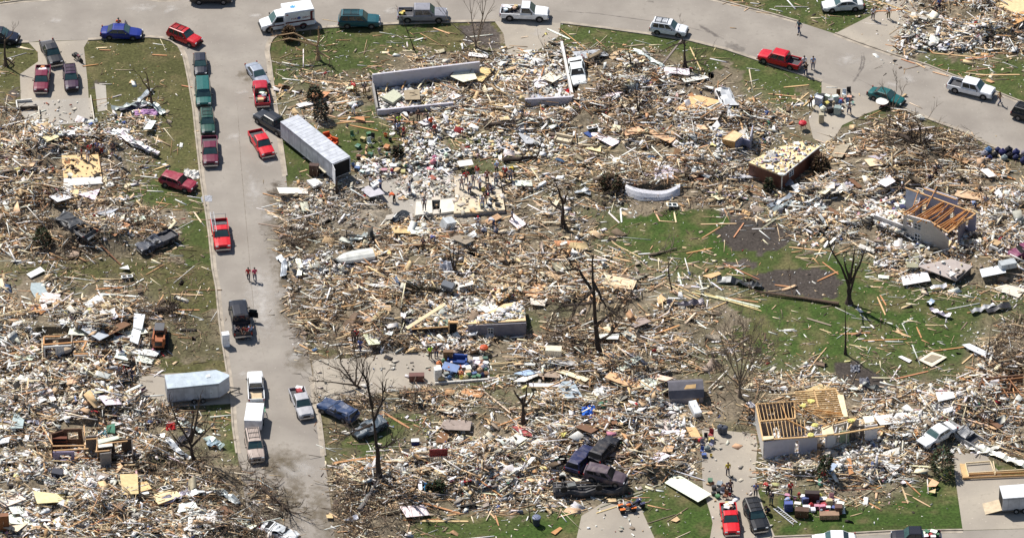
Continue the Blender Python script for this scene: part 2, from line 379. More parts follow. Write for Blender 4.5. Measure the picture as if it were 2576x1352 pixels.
ROADM = pave_mat('worn_asphalt', srgb(156, 149, 140), srgb(140, 133, 125)); DRIVEM = pave_mat('worn_concrete', srgb(172, 163, 149), srgb(155, 147, 136)); SLABM = pave_mat('pale_slab', srgb(174, 168, 158), srgb(156, 150, 141))
def sheet(name, poly, z, m, kind='structure'):
    bm = bmesh.new(); vs = [bm.verts.new(P(u, v, z)) for u, v in poly]; f = bm.faces.new(vs); bm.normal_update()
    if f.normal.z < 0: f.normal_flip()
    bmesh.ops.triangulate(bm, faces=[f]); me = bpy.data.meshes.new(name); bm.to_mesh(me); bm.free(); me.materials.append(m)
    return tag(OB(name, me), kind=kind)
sheet('road', ROAD, 0.012, ROADM); sheet('road', SROAD, 0.008, ROADM)
for k, p in DRIVES.items(): sheet('driveway', p, 0.016 + 0.0005 * ord(k) % 0.004, DRIVEM)
for k, p in SLABS.items(): sheet('pavement', p, 0.02 if 'rubble' not in k and 'apron' not in k else 0.03, SLABM)
KERBM = mat('kerb_concrete', srgb(162, 152, 138), rough=0.9, noise=0.3, scale=0.9)
def kerb(pts, out=1):
    g = [P(u, v) for u, v in pts]; b = MB()
    for i in range(len(g) - 1):
        d = (g[i + 1] - g[i]).normalized(); n = Vector((-d.y, d.x, 0)) * out
        d0 = (g[i] - g[i - 1]).normalized() if i else d; d2 = (g[i + 2] - g[i + 1]).normalized() if i + 2 < len(g) else d
        n0 = (Vector((-d0.y, d0.x, 0)) * out + n).normalized(); n1 = (Vector((-d2.y, d2.x, 0)) * out + n).normalized()
        b.prism([g[i], g[i + 1], g[i + 1] + n1 * 0.2, g[i] + n0 * 0.2][::out], -0.05, 0.12)
        b.prism([g[i] - n0 * 0.42, g[i + 1] - n1 * 0.42, g[i + 1], g[i]][::out], -0.05, 0.0205)
    tag(b.build('kerb', KERBM), kind='structure')
kerb(SOUTH_W[:3], -1); kerb(SOUTH_W[4:25], -1); kerb(SOUTH_W[26:30], -1)
kerb(EAST[2:6], -1); kerb(EAST[8:22], -1); kerb(EAST[22:30], -1); kerb(EAST[30:], -1)
kerb(NORTH[:9], -1); kerb(NORTH[9:], -1); kerb([(1945, 1351), (2041, 1347), (2239, 1336), (2421, 1333)], 1)
def stain_mat(name, c):
    m = bpy.data.materials.new(name); m.use_nodes = True; t = m.node_tree; b = t.nodes['Principled BSDF']; b.inputs['Base Color'].default_value = (*c, 1); b.inputs['Roughness'].default_value = 0.9
    a = t.nodes.new('ShaderNodeAttribute'); a.attribute_name = 'Col'
    g = t.nodes.new('ShaderNodeNewGeometry'); n = t.nodes.new('ShaderNodeTexNoise'); n.inputs['Scale'].default_value = 1.4; n.inputs['Detail'].default_value = 8; t.links.new(g.outputs['Position'], n.inputs['Vector'])
    mm = t.nodes.new('ShaderNodeMath'); mm.operation = 'MULTIPLY_ADD'; t.links.new(a.outputs['Fac'], mm.inputs[0]); mm.inputs[1].default_value = 1.0; t.links.new(n.outputs['Fac'], mm.inputs[2])
    r = t.nodes.new('ShaderNodeMapRange'); r.inputs[1].default_value = 0.72; r.inputs[2].default_value = 1.3; r.inputs[4].default_value = 0.6; t.links.new(mm.outputs[0], r.inputs[0])
    t.links.new(r.outputs[0], b.inputs['Alpha']); return m
MUD = stain_mat('dried_mud', srgb(116, 104, 84)); SOILS = stain_mat('dark_soil_spill', srgb(86, 74, 62)); OIL = stain_mat('oil_stain', srgb(96, 90, 88)); DUST = stain_mat('plaster_dust', srgb(205, 200, 194))
SK_ = [0]
def stain(name, pts, wid, m):
    SK_[0] += 1; z = 0.0215 + SK_[0] * 0.0004
    b = MB(); g = [P(u, v, z) for u, v in pts]; rows = []; cols = []
    for i, p in enumerate(g):
        d = (g[min(i + 1, len(g) - 1)] - g[max(i - 1, 0)]).normalized(); n = Vector((-d.y, d.x, 0)); W = wid[i] if isinstance(wid, list) else wid
        for k in (-1, -.5, 0, .5, 1): b.v.append(tuple(p + n * W * k)); cols.append([0.0 if abs(k) == 1 or i in (0, len(g) - 1) else (0.38 if abs(k) == .5 else 0.62)] * 3)
    for i in range(len(g) - 1):
        for k in range(4): b.f.append((i * 5 + k, i * 5 + k + 1, i * 5 + k + 6, i * 5 + k + 5)); b.m.append(0)
    me = b.mesh(name, m); col_attr(me, np.array(cols)); tag(OB(name, me), kind='structure')
stain('oil_stain', [(1752, 55), (1765, 68), (1800, 90), (1830, 104)], [.3, .5, .4, .3], OIL); stain('oil_stain', [(1815, 98), (1840, 115), (1862, 126), (1885, 140)], [.8, 1.1, 1.0, .6], OIL)
stain('oil_stain', [(1728, 34), (1744, 40)], 1.0, OIL); stain('oil_stain', [(1620, 0), (1640, 5), (1650, 13)], .4, OIL)
stain('tyre_mark', [(2168, 120), (2174, 150), (2170, 170), (2150, 200), (2140, 212)], .25, OIL); stain('tyre_mark', [(2163, 118), (2168, 150), (2163, 172), (2144, 200)], .2, OIL)
stain('dirt_patch', [(700, 430), (690, 500), (700, 580), (725, 660), (745, 760), (755, 860)], [1, 2, 3, 3.2, 2.6, 2], MUD)
stain('dirt_patch', [(720, 640), (735, 720), (720, 800), (735, 870)], [1.5, 2.5, 2.6, 1.5], MUD)
stain('dirt_patch', [(640, 1130), (690, 1150), (740, 1170), (800, 1180)], [3, 4, 4, 2], MUD); stain('dirt_patch', [(640, 1210), (680, 1260), (700, 1320), (700, 1400)], [4, 5, 4.5, 4], MUD)
stain('dirt_patch', [(800, 1180), (805, 1260), (830, 1340), (840, 1420)], [2, 2.5, 2.5, 2.5], MUD); stain('dirt_patch', [(720, 1110), (745, 1220), (770, 1300)], [2, 1.5, 1.5], MUD)
stain('soil_spill', [(690, 602), (715, 608), (740, 620), (765, 640)], [.8, 1.6, 1.9, 1.2], SOILS); stain('soil_spill', [(715, 600), (740, 628), (765, 650)], [1, 1.6, 1], SOILS)
for k in range(12): u0, v0 = 640 + R_.uniform(-10, 120), R_.uniform(1130, 1350); stain('dirt_patch', [(u0, v0), (u0 + 14, v0 + 16), (u0 + 34, v0 + 30), (u0 + 50, v0 + 52)], R_.uniform(.8, 2.4), R_.choice([MUD, MUD, DUST]))
for k in range(7): u0, v0 = 690 + k * 9 + R_.uniform(-8, 8), 440 + k * 70; stain('dirt_patch', [(u0, v0), (u0 + 6, v0 + 26), (u0 + 8, v0 + 60), (u0 + 16, v0 + 84)], R_.uniform(1, 2.6), R_.choice([MUD, MUD, SOILS]))
stain('dust_patch', [(640, 640), (650, 700), (660, 800), (650, 900)], [1.5, 2.5, 2.5, 2], DUST); stain('dust_patch', [(290, 18), (360, 20), (420, 22)], [1, 1.6, 1], DUST); stain('dust_patch', [(2080, 140), (2130, 150), (2180, 165)], [1.5, 2.2, 1.5], DUST)
stain('dust_patch', [(1320, 90), (1350, 80), (1390, 85)], [1, 1.5, 1], DUST); stain('dust_patch', [(620, 560), (640, 480), (630, 400)], 1.6, DUST)
stain('road_crack', [(1300, 22), (1500, 34), (1700, 62), (1900, 110)], .12, OIL); stain('road_crack', [(2060, 150), (2200, 220), (2340, 262)], .12, OIL); stain('road_crack', [(1466, 20), (1458, 65)], .1, OIL)
stain('road_crack', [(590, 140), (605, 400), (640, 800), (690, 1000)], .05, MUD)
for k in range(16):
    u0, v0 = R_.choice([(R_.uniform(100, 1000), R_.uniform(10, 50)), (R_.uniform(540, 660), R_.uniform(150, 500)), (R_.uniform(590, 720), R_.uniform(500, 1000)), (R_.uniform(2000, 2400), R_.uniform(110, 220))]); stain('road_patch', [(u0, v0), (u0 + 14, v0 + 3), (u0 + 30, v0 + R_.uniform(-4, 8)), (u0 + 44, v0 + 4)], R_.uniform(.6, 1.6), R_.choice([MUD, DUST, DUST]))
stain('paving_joint', [(1059, 886), (1064, 976)], .12, OIL); stain('paving_joint', [(1765, 1177), (1905, 1169)], .12, OIL); stain('paving_joint', [(1530, 1300), (1536, 1352)], .1, OIL)
# ---------------------------------------------------------------- vehicles
ST = {  # stations: x, half width share, bottom, top ; cabin: cowl x, roof front, roof rear, base rear, belt, roof height
 'sedan': dict(L=4.85, W=1.82, st=[(2.42, .70, .32, .60), (2.32, .86, .22, .70), (1.9, .96, .2, .79), (1.0, 1, .2, .90), (0, 1, .2, .93), (-1.4, 1, .2, .96), (-1.75, .99, .2, .97), (-2.25, .93, .25, .93), (-2.42, .8, .35, .78)], cab=(1.0, .30, -.95, -1.72, .92, 1.43), doors=2, wx=(1.42, -1.36), wr=.32),
 'hatch': dict(L=4.35, W=1.76, st=[(2.17, .66, .32, .66), (2.05, .86, .22, .78), (1.6, .96, .2, .88), (.95, 1, .2, .98), (0, 1, .2, 1.0), (-1.5, 1, .2, 1.02), (-2.05, .95, .25, 1.0), (-2.17, .86, .35, .9)], cab=(.98, .3, -1.45, -2.0, .99, 1.55), doors=2, wx=(1.32, -1.25), wr=.31),
 'suv': dict(L=4.75, W=1.86, st=[(2.37, .78, .4, .80), (2.27, .93, .32, .95), (1.9, .98, .3, 1.03), (.95, 1, .3, 1.10), (0, 1, .3, 1.10), (-1.6, 1, .3, 1.10), (-2.25, .97, .32, 1.10), (-2.37, .9, .42, 1.0)], cab=(.95, .28, -2.0, -2.28, 1.09, 1.78), doors=3, wx=(1.42, -1.35), wr=.37, rack=1),
 'bigsuv': dict(L=5.2, W=2.0, st=[(2.6, .8, .42, .85), (2.5, .94, .34, 1.02), (2.1, .98, .32, 1.1), (1.1, 1, .32, 1.17), (0, 1, .32, 1.17), (-1.8, 1, .32, 1.17), (-2.48, .97, .34, 1.17), (-2.6, .9, .45, 1.05)], cab=(1.1, .42, -2.2, -2.5, 1.16, 1.9), doors=3, wx=(1.58, -1.46), wr=.39, rack=1),
 'van': dict(L=5.15, W=1.96, st=[(2.57, .76, .36, .82), (2.46, .92, .28, .96), (2.1, .98, .25, 1.02), (1.35, 1, .25, 1.10), (0, 1, .25, 1.1), (-1.8, 1, .25, 1.1), (-2.46, .97, .28, 1.1), (-2.57, .9, .4, 1.0)], cab=(1.4, .75, -2.25, -2.5, 1.09, 1.86), doors=3, wx=(1.62, -1.4), wr=.35),
 'pickup': dict(L=5.45, W=1.96, st=[(2.72, .8, .42, .86), (2.62, .94, .34, 1.0), (2.2, .98, .32, 1.06), (1.25, 1, .32, 1.12), (0, 1, .32, 1.10), (-.42, 1, .32, 1.08)], cab=(1.25, .62, -.28, -.40, 1.09, 1.80), doors=1, wx=(1.78, -1.6), wr=.39, bed=(-.42, -2.62)),
 'extpickup': dict(L=5.6, W=1.96, st=[(2.8, .8, .42, .86), (2.7, .94, .34, 1.0), (2.3, .98, .32, 1.06), (1.4, 1, .32, 1.12), (0, 1, .32, 1.10), (-.7, 1, .32, 1.08)], cab=(1.4, .78, -.56, -.68, 1.09, 1.80), doors=2, wx=(1.86, -1.7), wr=.39, bed=(-.7, -2.7)),
 'crew': dict(L=5.85, W=2.0, st=[(2.92, .8, .44, .9), (2.82, .94, .36, 1.06), (2.4, .98, .34, 1.12), (1.5, 1, .34, 1.18), (0, 1, .34, 1.15), (-1.1, 1, .34, 1.13)], cab=(1.5, .86, -.95, -1.08, 1.14, 1.88), doors=2, wx=(1.95, -1.75), wr=.41, bed=(-1.1, -2.82)),
 'box': dict(L=5.0, W=1.9, st=[], cab=None),
}
def ring(x, hw, zb, zt):
    zs = zt - 0.05
    h = [(0, zb), (hw * .88, zb), (hw * .985, zb + .12), (hw, zb + (zs - zb) * .55), (hw * .985, zs - .08), (hw * .90, zs + .02), (hw * .5, zt + .012)]
    r = [(x, y, z) for y, z in h] + [(x, 0, zt + .02)] + [(x, -y, z) for y, z in h[::-1][:-1]]
    return r
def car_meshes(style, crush=0, seed=0, bare=False):
    d = ST[style]; hw = d['W'] / 2; rr = random.Random(seed); out = []
    def dz(v):
        if not crush: return v
        x, y, z = v
        k = crush * (0.4 + z / 1.8)
        x2 = x + (vnoise(np.array([x * 1.0 + seed * 7]), np.array([y + z * 2]), .8, seed)[0] - .5) * .45 * k
        y2 = y + (vnoise(np.array([x + 3 + seed * 3]), np.array([z * 2 - y]), .8, seed + 1)[0] - .5) * .5 * k
        z2 = z - max(0, z - 1.0) * min(.75, crush * .55) * (0.55 + 0.9 * vnoise(np.array([x]), np.array([y + seed]), 1.3, seed + 2)[0]) + (vnoise(np.array([x * 1.3]), np.array([y * 1.3 + seed]), .6, seed + 5)[0] - .5) * .22 * k
        return (x2, y2, max(z2, .05))
    def fin(b, name, mats, par=None, smooth=False):
        if crush: b.v = [dz(v) for v in b.v]
        out.append((name, b.mesh(style + '_' + name, mats, smooth), par)); return len(out) - 1
    b = MB(); st = d['st']; n = 14
    xs_ = []
    for i in range(len(st) - 1):
        k = 3 if crush else 1
        for j in range(k): xs_.append(tuple(st[i][q] + (st[i + 1][q] - st[i][q]) * j / k for q in range(4)))
    xs_.append(st[-1])
    vs = []; fs = []
    for s in xs_: vs += ring(s[0], hw * s[1], s[2], s[3])
    n = len(vs) // len(xs_)
    for i in range(len(xs_) - 1):
        for k in range(n): fs.append((i * n + k, i * n + (k + 1) % n, (i + 1) * n + (k + 1) % n, (i + 1) * n + k))
    fs.append(tuple(range(n))[::-1]); fs.append(tuple(range((len(xs_) - 1) * n, len(xs_) * n)))
    b.add(vs, fs, 0)
    # cabin
    cx, rf, rb, bb, belt, rz = d['cab']; w0 = hw * .94; w1 = hw * .76
    def cabpt(t, s, side):  # t 0 front..1 rear at height share s
        xb = cx + (bb - cx) * t; xr = rf + (rb - rf) * t
        return Vector((xb + (xr - xb) * s, side * (w0 + (w1 - w0) * s), belt + (rz - belt) * s))
    prof = [(0, 1), (.82, .99), (.97, .93), (1, .86)]
    cv = []; m = 7; kk = [0, .1, .35, .6, .85, 1.0]
    levels = [0, .5, .93, 1.0]
    for s in levels:
        row = []
        for t in kk:
            p = cabpt(t, min(s, .95), 1)
            if s == 1.0: p = Vector((rf + (rb - rf) * t * .94 - .03 * (rf - rb) * -1, w1 * .86, rz)); 
            row.append(p)
        cv.append(row)
    vs = []; L = len(kk)
    for side in (1, -1):
        for row in cv: vs += [(p.x, p.y * side, p.z) for p in row]
    vs += [(cv[-1][i].x, 0, rz + .035) for i in range(L)]
    nl = len(levels); fs = []
    for si in range(2):
        o = si * nl * L
        for a in range(nl - 1):
            for i in range(L - 1):
                f = (o + a * L + i, o + a * L + i + 1, o + (a + 1) * L + i + 1, o + (a + 1) * L + i); fs.append(f if si else f[::-1])
    o2 = nl * L; c0 = 2 * nl * L
    for a in range(nl - 1):
        fs.append((a * L, (a + 1) * L, o2 + (a + 1) * L, o2 + a * L)); fs.append((a * L + L - 1, o2 + a * L + L - 1, o2 + (a + 1) * L + L - 1, (a + 1) * L + L - 1))
    t0 = (nl - 1) * L
    for i in range(L - 1):
        fs.append((t0 + i, t0 + i + 1, c0 + i + 1, c0 + i)); fs.append((o2 + t0 + i + 1, o2 + t0 + i, c0 + i, c0 + i + 1))
    fs.append((t0, c0, o2 + t0)); fs.append((t0 + L - 1, o2 + t0 + L - 1, c0 + L - 1))
    b.add(vs, fs, 0)
    # wheel arches and sill line in black
    for x in d['wx']:
        for s in (1, -1):
            r = d['wr'] + .075; pts = [(x + r * math.cos(a * math.pi / 8), max(d['st'][2][2] + .01, d['wr'] + r * math.sin(a * math.pi / 8))) for a in range(-1, 10)]
            y = s * (hw + .004); o = [(px, y, pz) for px, pz in pts]
            b.add(o, [tuple(range(len(o)))[::-s]], 1)
    if d.get('bed'):
        x0, x1 = d['bed']; zb = st[-1][2]; zt = 1.02 if style != 'crew' else 1.08; fl = .72; xm = (x0 + x1) / 2; Lb = x0 - x1
        for s in (1, -1):
            b.box((xm, s * (hw - .045), (zb + .1 + zt) / 2), (Lb, .09, zt - zb - .1), 0)
            b.box((xm, s * (hw - .14), zb + .25), (Lb, .22, .2), 1)
            b.box((d['wx'][1], s * (hw - .2), fl + .1), (.95, .24, .22), 2)
        b.box((xm, 0, fl - .05), (Lb, 2 * hw - .19, .06), 2); b.box((x0 - .03, 0, .9), (.05, 2 * hw - .19, .4), 2)
        b.box((xm, 0, zb + .12), (Lb, 1.5, .14), 1)
    ib = fin(b, 'body', [DUSTY if crush else PAINT, BLACK, BEDM])
    # glass
    def quad(pts, off):
        q = MB(); nrm = (pts[1] - pts[0]).cross(pts[3] - pts[0]).normalized()
        if nrm.dot(off) < 0: nrm = -nrm
        q.add([p + nrm * .022 for p in pts], [(0, 1, 2, 3) if ((pts[1] - pts[0]).cross(pts[2] - pts[0])).dot(nrm) > 0 else (3, 2, 1, 0)], 0); return q
    gm_ = DARK if bare else None
    a, c = .07, .90
    def fr(t, s, side): p = cabpt(t, s, side); return p
    yy = .93
    A = [fr(0, a, 1), fr(0, a, -1), fr(0, c, -1), fr(0, c, 1)]; A = [Vector((p.x, p.y * yy, p.z)) for p in A]
    fin(quad(A, Vector((1, 0, .5))), 'windshield', gm_ or SHIELD)
    A = [fr(1, .12, 1), fr(1, .12, -1), fr(1, c, -1), fr(1, c, 1)]; A = [Vector((p.x, p.y * .88, p.z)) for p in A]
    fin(quad(A, Vector((-1, 0, .3))), 'rear_window', gm_ or GLASS)
    nd = d['doors']; t0, t1 = .10, .93
    for s in (1, -1):
        for k in range(nd):
            ta = t0 + (t1 - t0) * k / nd + .015; tb = t0 + (t1 - t0) * (k + 1) / nd - .02
            A = [fr(ta, .1, s), fr(tb, .1, s), fr(tb, .84, s), fr(ta + (.03 if k == 0 else 0), .84, s)]
            fin(quad(A, Vector((0, s, .2))), 'side_window', gm_ or GLASS)
    xf, xr = st[0][0], -d['L'] / 2
    zf = (st[0][2] + st[0][3]) / 2
    q = MB(); q.box((xf + .0, 0, zf + .06), (.08, hw * .85, .2)); fin(q, 'grille', BLACK)
    bm_ = CHROME if d.get('bed') or style == 'bigsuv' else BLACK
    q = MB(); q.box((xf + .02, 0, zf - .17), (.16, hw * 1.72, .19)); fin(q, 'front_bumper', bm_)
    q = MB(); q.box((xr, 0, .52 if not d.get('bed') else .56), (.16, hw * 1.72, .19)); fin(q, 'rear_bumper', bm_)
    for s in (1, -1):
        q = MB(); q.box((st[1][0] + .03, s * hw * .70, st[1][3] - .13), (.14, hw * .3, .15)); fin(q, 'headlight', LAMP)
        q = MB(); q.box((xr + .06, s * hw * .88, .85), (.12, .14, .26)); fin(q, 'taillight', TAIL)
        q = MB(); q.box((cx - .38, s * (hw + .07), belt + .06), (.1, .18, .14)); fin(q, 'mirror', BLACK)
    if d.get('bed'):
        q = MB(); x1 = d['bed'][1]; zt = 1.02 if style != 'crew' else 1.08
        q.box((x1 - .03, 0, (st[-1][2] + .2 + zt) / 2), (.06, 2 * hw - .2, zt - st[-1][2] - .2)); fin(q, 'tailgate', DUSTY if crush else PAINT)
    if d.get('rack') and not crush:
        q = MB()
        for s in (1, -1): q.box(((rf + rb) / 2 - .1, s * w1 * .8, rz + .07), (rf - rb - .5, .05, .05)); 
        for t in (.2, .55, .9): q.box((rf + (rb - rf) * t, 0, rz + .08), (.05, w1 * 1.6, .04))
        for s in (-.5, -.25, 0, .25, .5): q.box(((rf + rb) / 2 - .2, s * w1, rz + .042), (rf - rb - .8, .03, .02))
        fin(q, 'roof_rack', BLACK)
    for x in d['wx']:
        for s in (1, -1):
            q = MB(); r = d['wr']; prof = [(r * .6, -.11), (r * .93, -.11), (r, -.07), (r, .07), (r * .93, .11), (r * .6, .11)]
            q.lathe(prof, 14); q.v = [(x + v[0], s * (hw - .09) - s * -v[2], r + v[1]) for v in q.v]
            wi = fin(q, 'wheel', TYRE)
            q = MB(); q.lathe([(r * .55, .09), (r * .58, .118), (r * .2, .126), (r * .1, .14)], 10); q.v = [(x + v[0], s * (hw - .09 + v[2]), r + v[1]) for v in q.v]
            fin(q, 'rim', RIM, wi)
    return out
CARC = {}
def put(parts, root, color, over=None):
    obs = []
    for i, (nm, me, par) in enumerate(parts):
        o = OB(nm, me, obs[par] if par is not None else root, color=(over or {}).get(nm, color)); obs.append(o)
    return obs
VEH = []
def vehicle(style, front, rear, color, label, name, cat, crush=0, seed=1, bare=False, zm=.75, tilt=(0, 0), dz=0, group=None, fit=True, over=None):
    f = P(*front, zm); r = P(*rear, zm); c = (f + r) / 2; h = math.atan2(f.y - r.y, f.x - r.x); d = ST[style]
    s = max(.93, min(1.08, (f - r).length / d['L'])) if fit else 1.0
    key = (style, crush, seed if crush else 0, bare)
    if key not in CARC: CARC[key] = car_meshes(style, crush, seed, bare)
    root = EM(name, (c.x, c.y, 0.014 + dz + .85 * H1(c)), label, cat, group); root.rotation_euler = (tilt[0], tilt[1], h); root.scale = (s,) * 3
    VEH.append((label, c)); obs = put(CARC[key], root, color, over); return root, obs
C_ = srgb
RED = C_(196, 14, 34); MAR = C_(112, 24, 52); BLK = C_(24, 25, 30); NAVY = C_(28, 32, 48); WHT = C_(236, 238, 240); TEAL = C_(18, 92, 88); GRN = C_(20, 62, 54); SIL = C_(168, 172, 180); BLU = C_(22, 42, 128)
GP = 'vehicles parked along the streets'; GW = 'vehicles wrecked by the storm'
vehicle('hatch', (49, 94), (-52, 86), C_(18, 26, 46), 'dark navy car cut off by the frame beside the splintered trunk', 'parked_car', 'car', group=GP)
bc, bo = vehicle('sedan', (357, 81), (254, 78), BLU, 'bright blue sedan with its far door open and a person in orange', 'parked_car', 'car', group=GP)
q = MB(); q.box((0, 0, 0), (.95, .05, .62)); q.box((.0, 0, .48), (.7, .04, .3), 1); dr = q.build('door', [PAINT, GLASS], bc, (.42, 1.36, .62), color=BLU); dr.rotation_euler = (0, 0, math.radians(118))
vehicle('suv', (501, 105), (428, 76), C_(190, 16, 30), 'bright red SUV with black roof bars turning the corner by the lawn', 'parked_car', 'suv', group=GP)
vehicle('bigsuv', (583, -10), (478, -10), BLK, 'black vehicle cut off by the top edge of the frame', 'parked_car', 'car', group=GP)
TT = vehicle('extpickup', (141, 156), (117, 104), C_(30, 30, 36), 'black pickup with silver sides and its red tailgate lowered on the driveway', 'parked_pickup', 'pickup', group=GP, over={'tailgate': C_(190, 40, 52)})
for o in TT[1]:
    if o.name.startswith('tailgate'): o.rotation_euler = (0, -math.pi / 2, 0); o.location = (-2.73 - .78, 0, .80 - 2.73)
vehicle('extpickup', (102, 226), (109, 168), MAR, 'maroon pickup with orange and white cargo in its bed on the driveway', 'parked_pickup', 'pickup', group=GP)
vehicle('suv', (181, 219), (175, 174), C_(60, 32, 58), 'dark plum boxy SUV parked on the driveway beside the maroon pickup', 'parked_car', 'suv', group=GP)
vehicle('hatch', (505, 180), (502, 140), C_(26, 30, 46), 'dark navy rounded car first in the kerbside row below the corner', 'parked_car', 'car', group=GP)
vehicle('van', (513, 263), (509, 204), C_(22, 92, 88), 'teal van with grooved roof second in the kerbside row', 'parked_van', 'van', group=GP)
vehicle('suv', (524, 333), (519, 281), C_(24, 72, 62), 'dark green SUV with a sunroof third in the kerbside row', 'parked_car', 'suv', group=GP)
vehicle('extpickup', (530, 411), (526, 345), C_(104, 28, 54), 'maroon pickup with white bed fourth in the kerbside row', 'parked_pickup', 'pickup', group=GP)
vehicle('suv', (490, 469), (407, 444), C_(150, 34, 60), 'battered maroon SUV with smashed windows stranded on the lawn by the kerb', 'wrecked_car', 'suv', crush=.35, seed=4, bare=True, group=GW)
RK = vehicle('pickup', (561, 622), (550, 553), C_(206, 22, 34), 'red pickup carrying a silver ladder rack over its bed', 'parked_pickup', 'pickup', group=GP)
q = MB()
for s in (.78, -.78):
    for x in (-.55, -2.5): q.beam((x, s, 1.0), (x, s, 1.75), .05, .05)
for x in (-.55, -2.5): q.beam((x, -.8, 1.75), (x, .8, 1.75), .05, .05)
q.build('ladder_rack', METAL, RK[0], color=C_(170, 170, 172))
q = MB()
for s in (-.95, -.55): q.beam((1.0, s, 1.83), (-2.9, s, 1.83), .05, .05)
for k in range(13): q.beam((.9 - .3 * k, -.95, 1.83), (.9 - .3 * k, -.55, 1.83), .035, .035)
q.build('ladder', METAL, RK[0], color=C_(196, 198, 200))
vehicle('sedan', (661, 203), (634, 164), C_(150, 158, 172), 'silver blue sedan first along the east kerb', 'parked_car', 'car', group=GP)
vehicle('pickup', (653, 206), (661, 262), C_(178, 22, 44), 'red pickup facing away with its bed full of salvaged belongings', 'parked_pickup', 'pickup', group=GP)
vehicle('crew', (652, 287), (722, 330), C_(34, 38, 46), 'dark grey pickup hitched to the long white cargo trailer', 'parked_pickup', 'pickup', group=GP)
vehicle('extpickup', (674, 387), (641, 330), C_(204, 18, 36), 'bright red pickup facing downhill beside the dark towing pickup', 'parked_pickup', 'pickup', group=GP)
vehicle('bigsuv', (955, 51), (851, 50), C_(26, 84, 94), 'teal green full size SUV parked above the lawn behind the ambulance', 'parked_car', 'suv', group=GP)
vehicle('crew', (1124, 36), (1000, 36), C_(140, 140, 148), 'silver grey crew cab pickup with yellow gear at its open tailgate', 'parked_pickup', 'pickup', group=GP)
vehicle('pickup', (1379, 34), (1258, 29), WHT, 'white single cab pickup parked at the top of the cleared driveway', 'parked_pickup', 'pickup', group=GP)
vehicle('suv', (1728, 77), (1637, 64), C_(228, 232, 238), 'white SUV with black sunroof at the kerb above the broken trunk', 'parked_car', 'suv', group=GP)
vehicle('crew', (1911, 135), (2014, 161), C_(200, 16, 38), 'red crew cab pickup facing left with men at its tailgate', 'parked_pickup', 'pickup', group=GP)
vehicle('sedan', (2068, 12), (2171, 6), C_(210, 214, 212), 'dented white sedan on the grass across the upper street', 'wrecked_car', 'car', crush=.3, seed=9, group=GW)
vehicle('sedan', (2271, 253), (2187, 226), C_(16, 92, 92), 'teal green sedan by the driveway heaped with belongings', 'parked_car', 'car', group=GP)
vehicle('crew', (2498, 234), (2386, 207), C_(236, 238, 242), 'white crew cab pickup with open black bed and sunroof', 'parked_pickup', 'pickup', group=GP)
vehicle('suv', (2640, 302), (2548, 276), C_(22, 24, 34), 'black SUV cut off by the edge of the frame on the curved street', 'parked_car', 'suv', group=GP)
vehicle('sedan', (1457, 199), (1450, 166), C_(228, 234, 234), 'white sedan half buried in rubble beside the long basement wall', 'wrecked_car', 'car', crush=.5, seed=12, bare=True, group=GW, fit=False, tilt=(.1, .12))
vehicle('van', (1840, 277), (1818, 246), C_(226, 228, 230), 'crushed white van tipped in the rubble behind the brick house', 'wrecked_van', 'van', crush=.9, seed=14, bare=True, group=GW, fit=False, tilt=(-.2, .14), dz=-.35)
vehicle('pickup', (352, 624), (441, 586), C_(52, 58, 72), 'blue grey pickup with its cab roof torn away at the rubble edge', 'wrecked_pickup', 'pickup', crush=1.2, seed=16, bare=True, group=GW, tilt=(.06, .03))
DT = vehicle('crew', (597, 760), (612, 843), C_(26, 28, 38), 'black pickup with open door and five people at its tailgate', 'parked_pickup', 'pickup', group=GP)
q = MB(); q.box((0, 0, 0), (1.0, .06, .7)); q.box((0, 0, .52), (.8, .05, .34), 1); dr = q.build('door', [PAINT, GLASS], DT[0], (.35, -1.42, .8), color=BLK); dr.rotation_euler = (0, 0, math.radians(70))
WP = vehicle('extpickup', (641, 938), (645, 1004), C_(240, 242, 244), 'white pickup with tan bed liner pulling the small trailer', 'parked_pickup', 'pickup', group=GP)
q = MB(); q.box((-1.68, 0, .705), (1.9, 1.5, .03)); q.build('bed_mat', PLY, WP[0], color=C_(206, 184, 150))
vehicle('bigsuv', (646, 1152), (634, 1088), C_(176, 160, 150), 'beige SUV with roof bars behind the small white trailer', 'parked_car', 'suv', group=GP)
vehicle('extpickup', (771, 1044), (745, 976), C_(176, 176, 180), 'silver grey pickup with red boxes in its bed near the right kerb', 'parked_pickup', 'pickup', group=GP)
vehicle('bigsuv', (817, 1014), (886, 1046), C_(44, 66, 104), 'crushed blue station wagon with dull blue roof by the broken tree', 'wrecked_car', 'car', crush=.8, seed=21, bare=True, group=GW)
vehicle('hatch', (902, 1086), (958, 1058), C_(70, 84, 96), 'mangled blue grey car wrapped round the foot of the tall broken tree', 'wrecked_car', 'car', crush=1.5, seed=23, bare=True, group=GW)
vehicle('suv', (1573, 1203), (1470, 1185), C_(88, 74, 84), 'dusty purple brown SUV resting on the overturned truck', 'wrecked_car', 'suv', crush=.35, seed=25, bare=True, group=GW, dz=.9, zm=1.6, tilt=(.05, .08))
vehicle('suv', (1476, 1140), (1446, 1178), C_(22, 32, 78), 'crushed dark blue SUV in the rubble above the overturned truck', 'wrecked_car', 'suv', crush=.4, seed=27, bare=True, group=GW, dz=.2, fit=False)
vehicle('suv', (1535, 1122), (1502, 1158), C_(20, 22, 34), 'crushed black SUV with ribbed roof behind the dusty purple one', 'wrecked_car', 'suv', crush=.3, seed=29, bare=True, group=GW, dz=.3, fit=False)
CR = vehicle('pickup', (1841, 1336), (1830, 1268), C_(212, 16, 30), 'red pickup loaded with white boxes on the lower driveway', 'parked_pickup', 'pickup', group=GP)
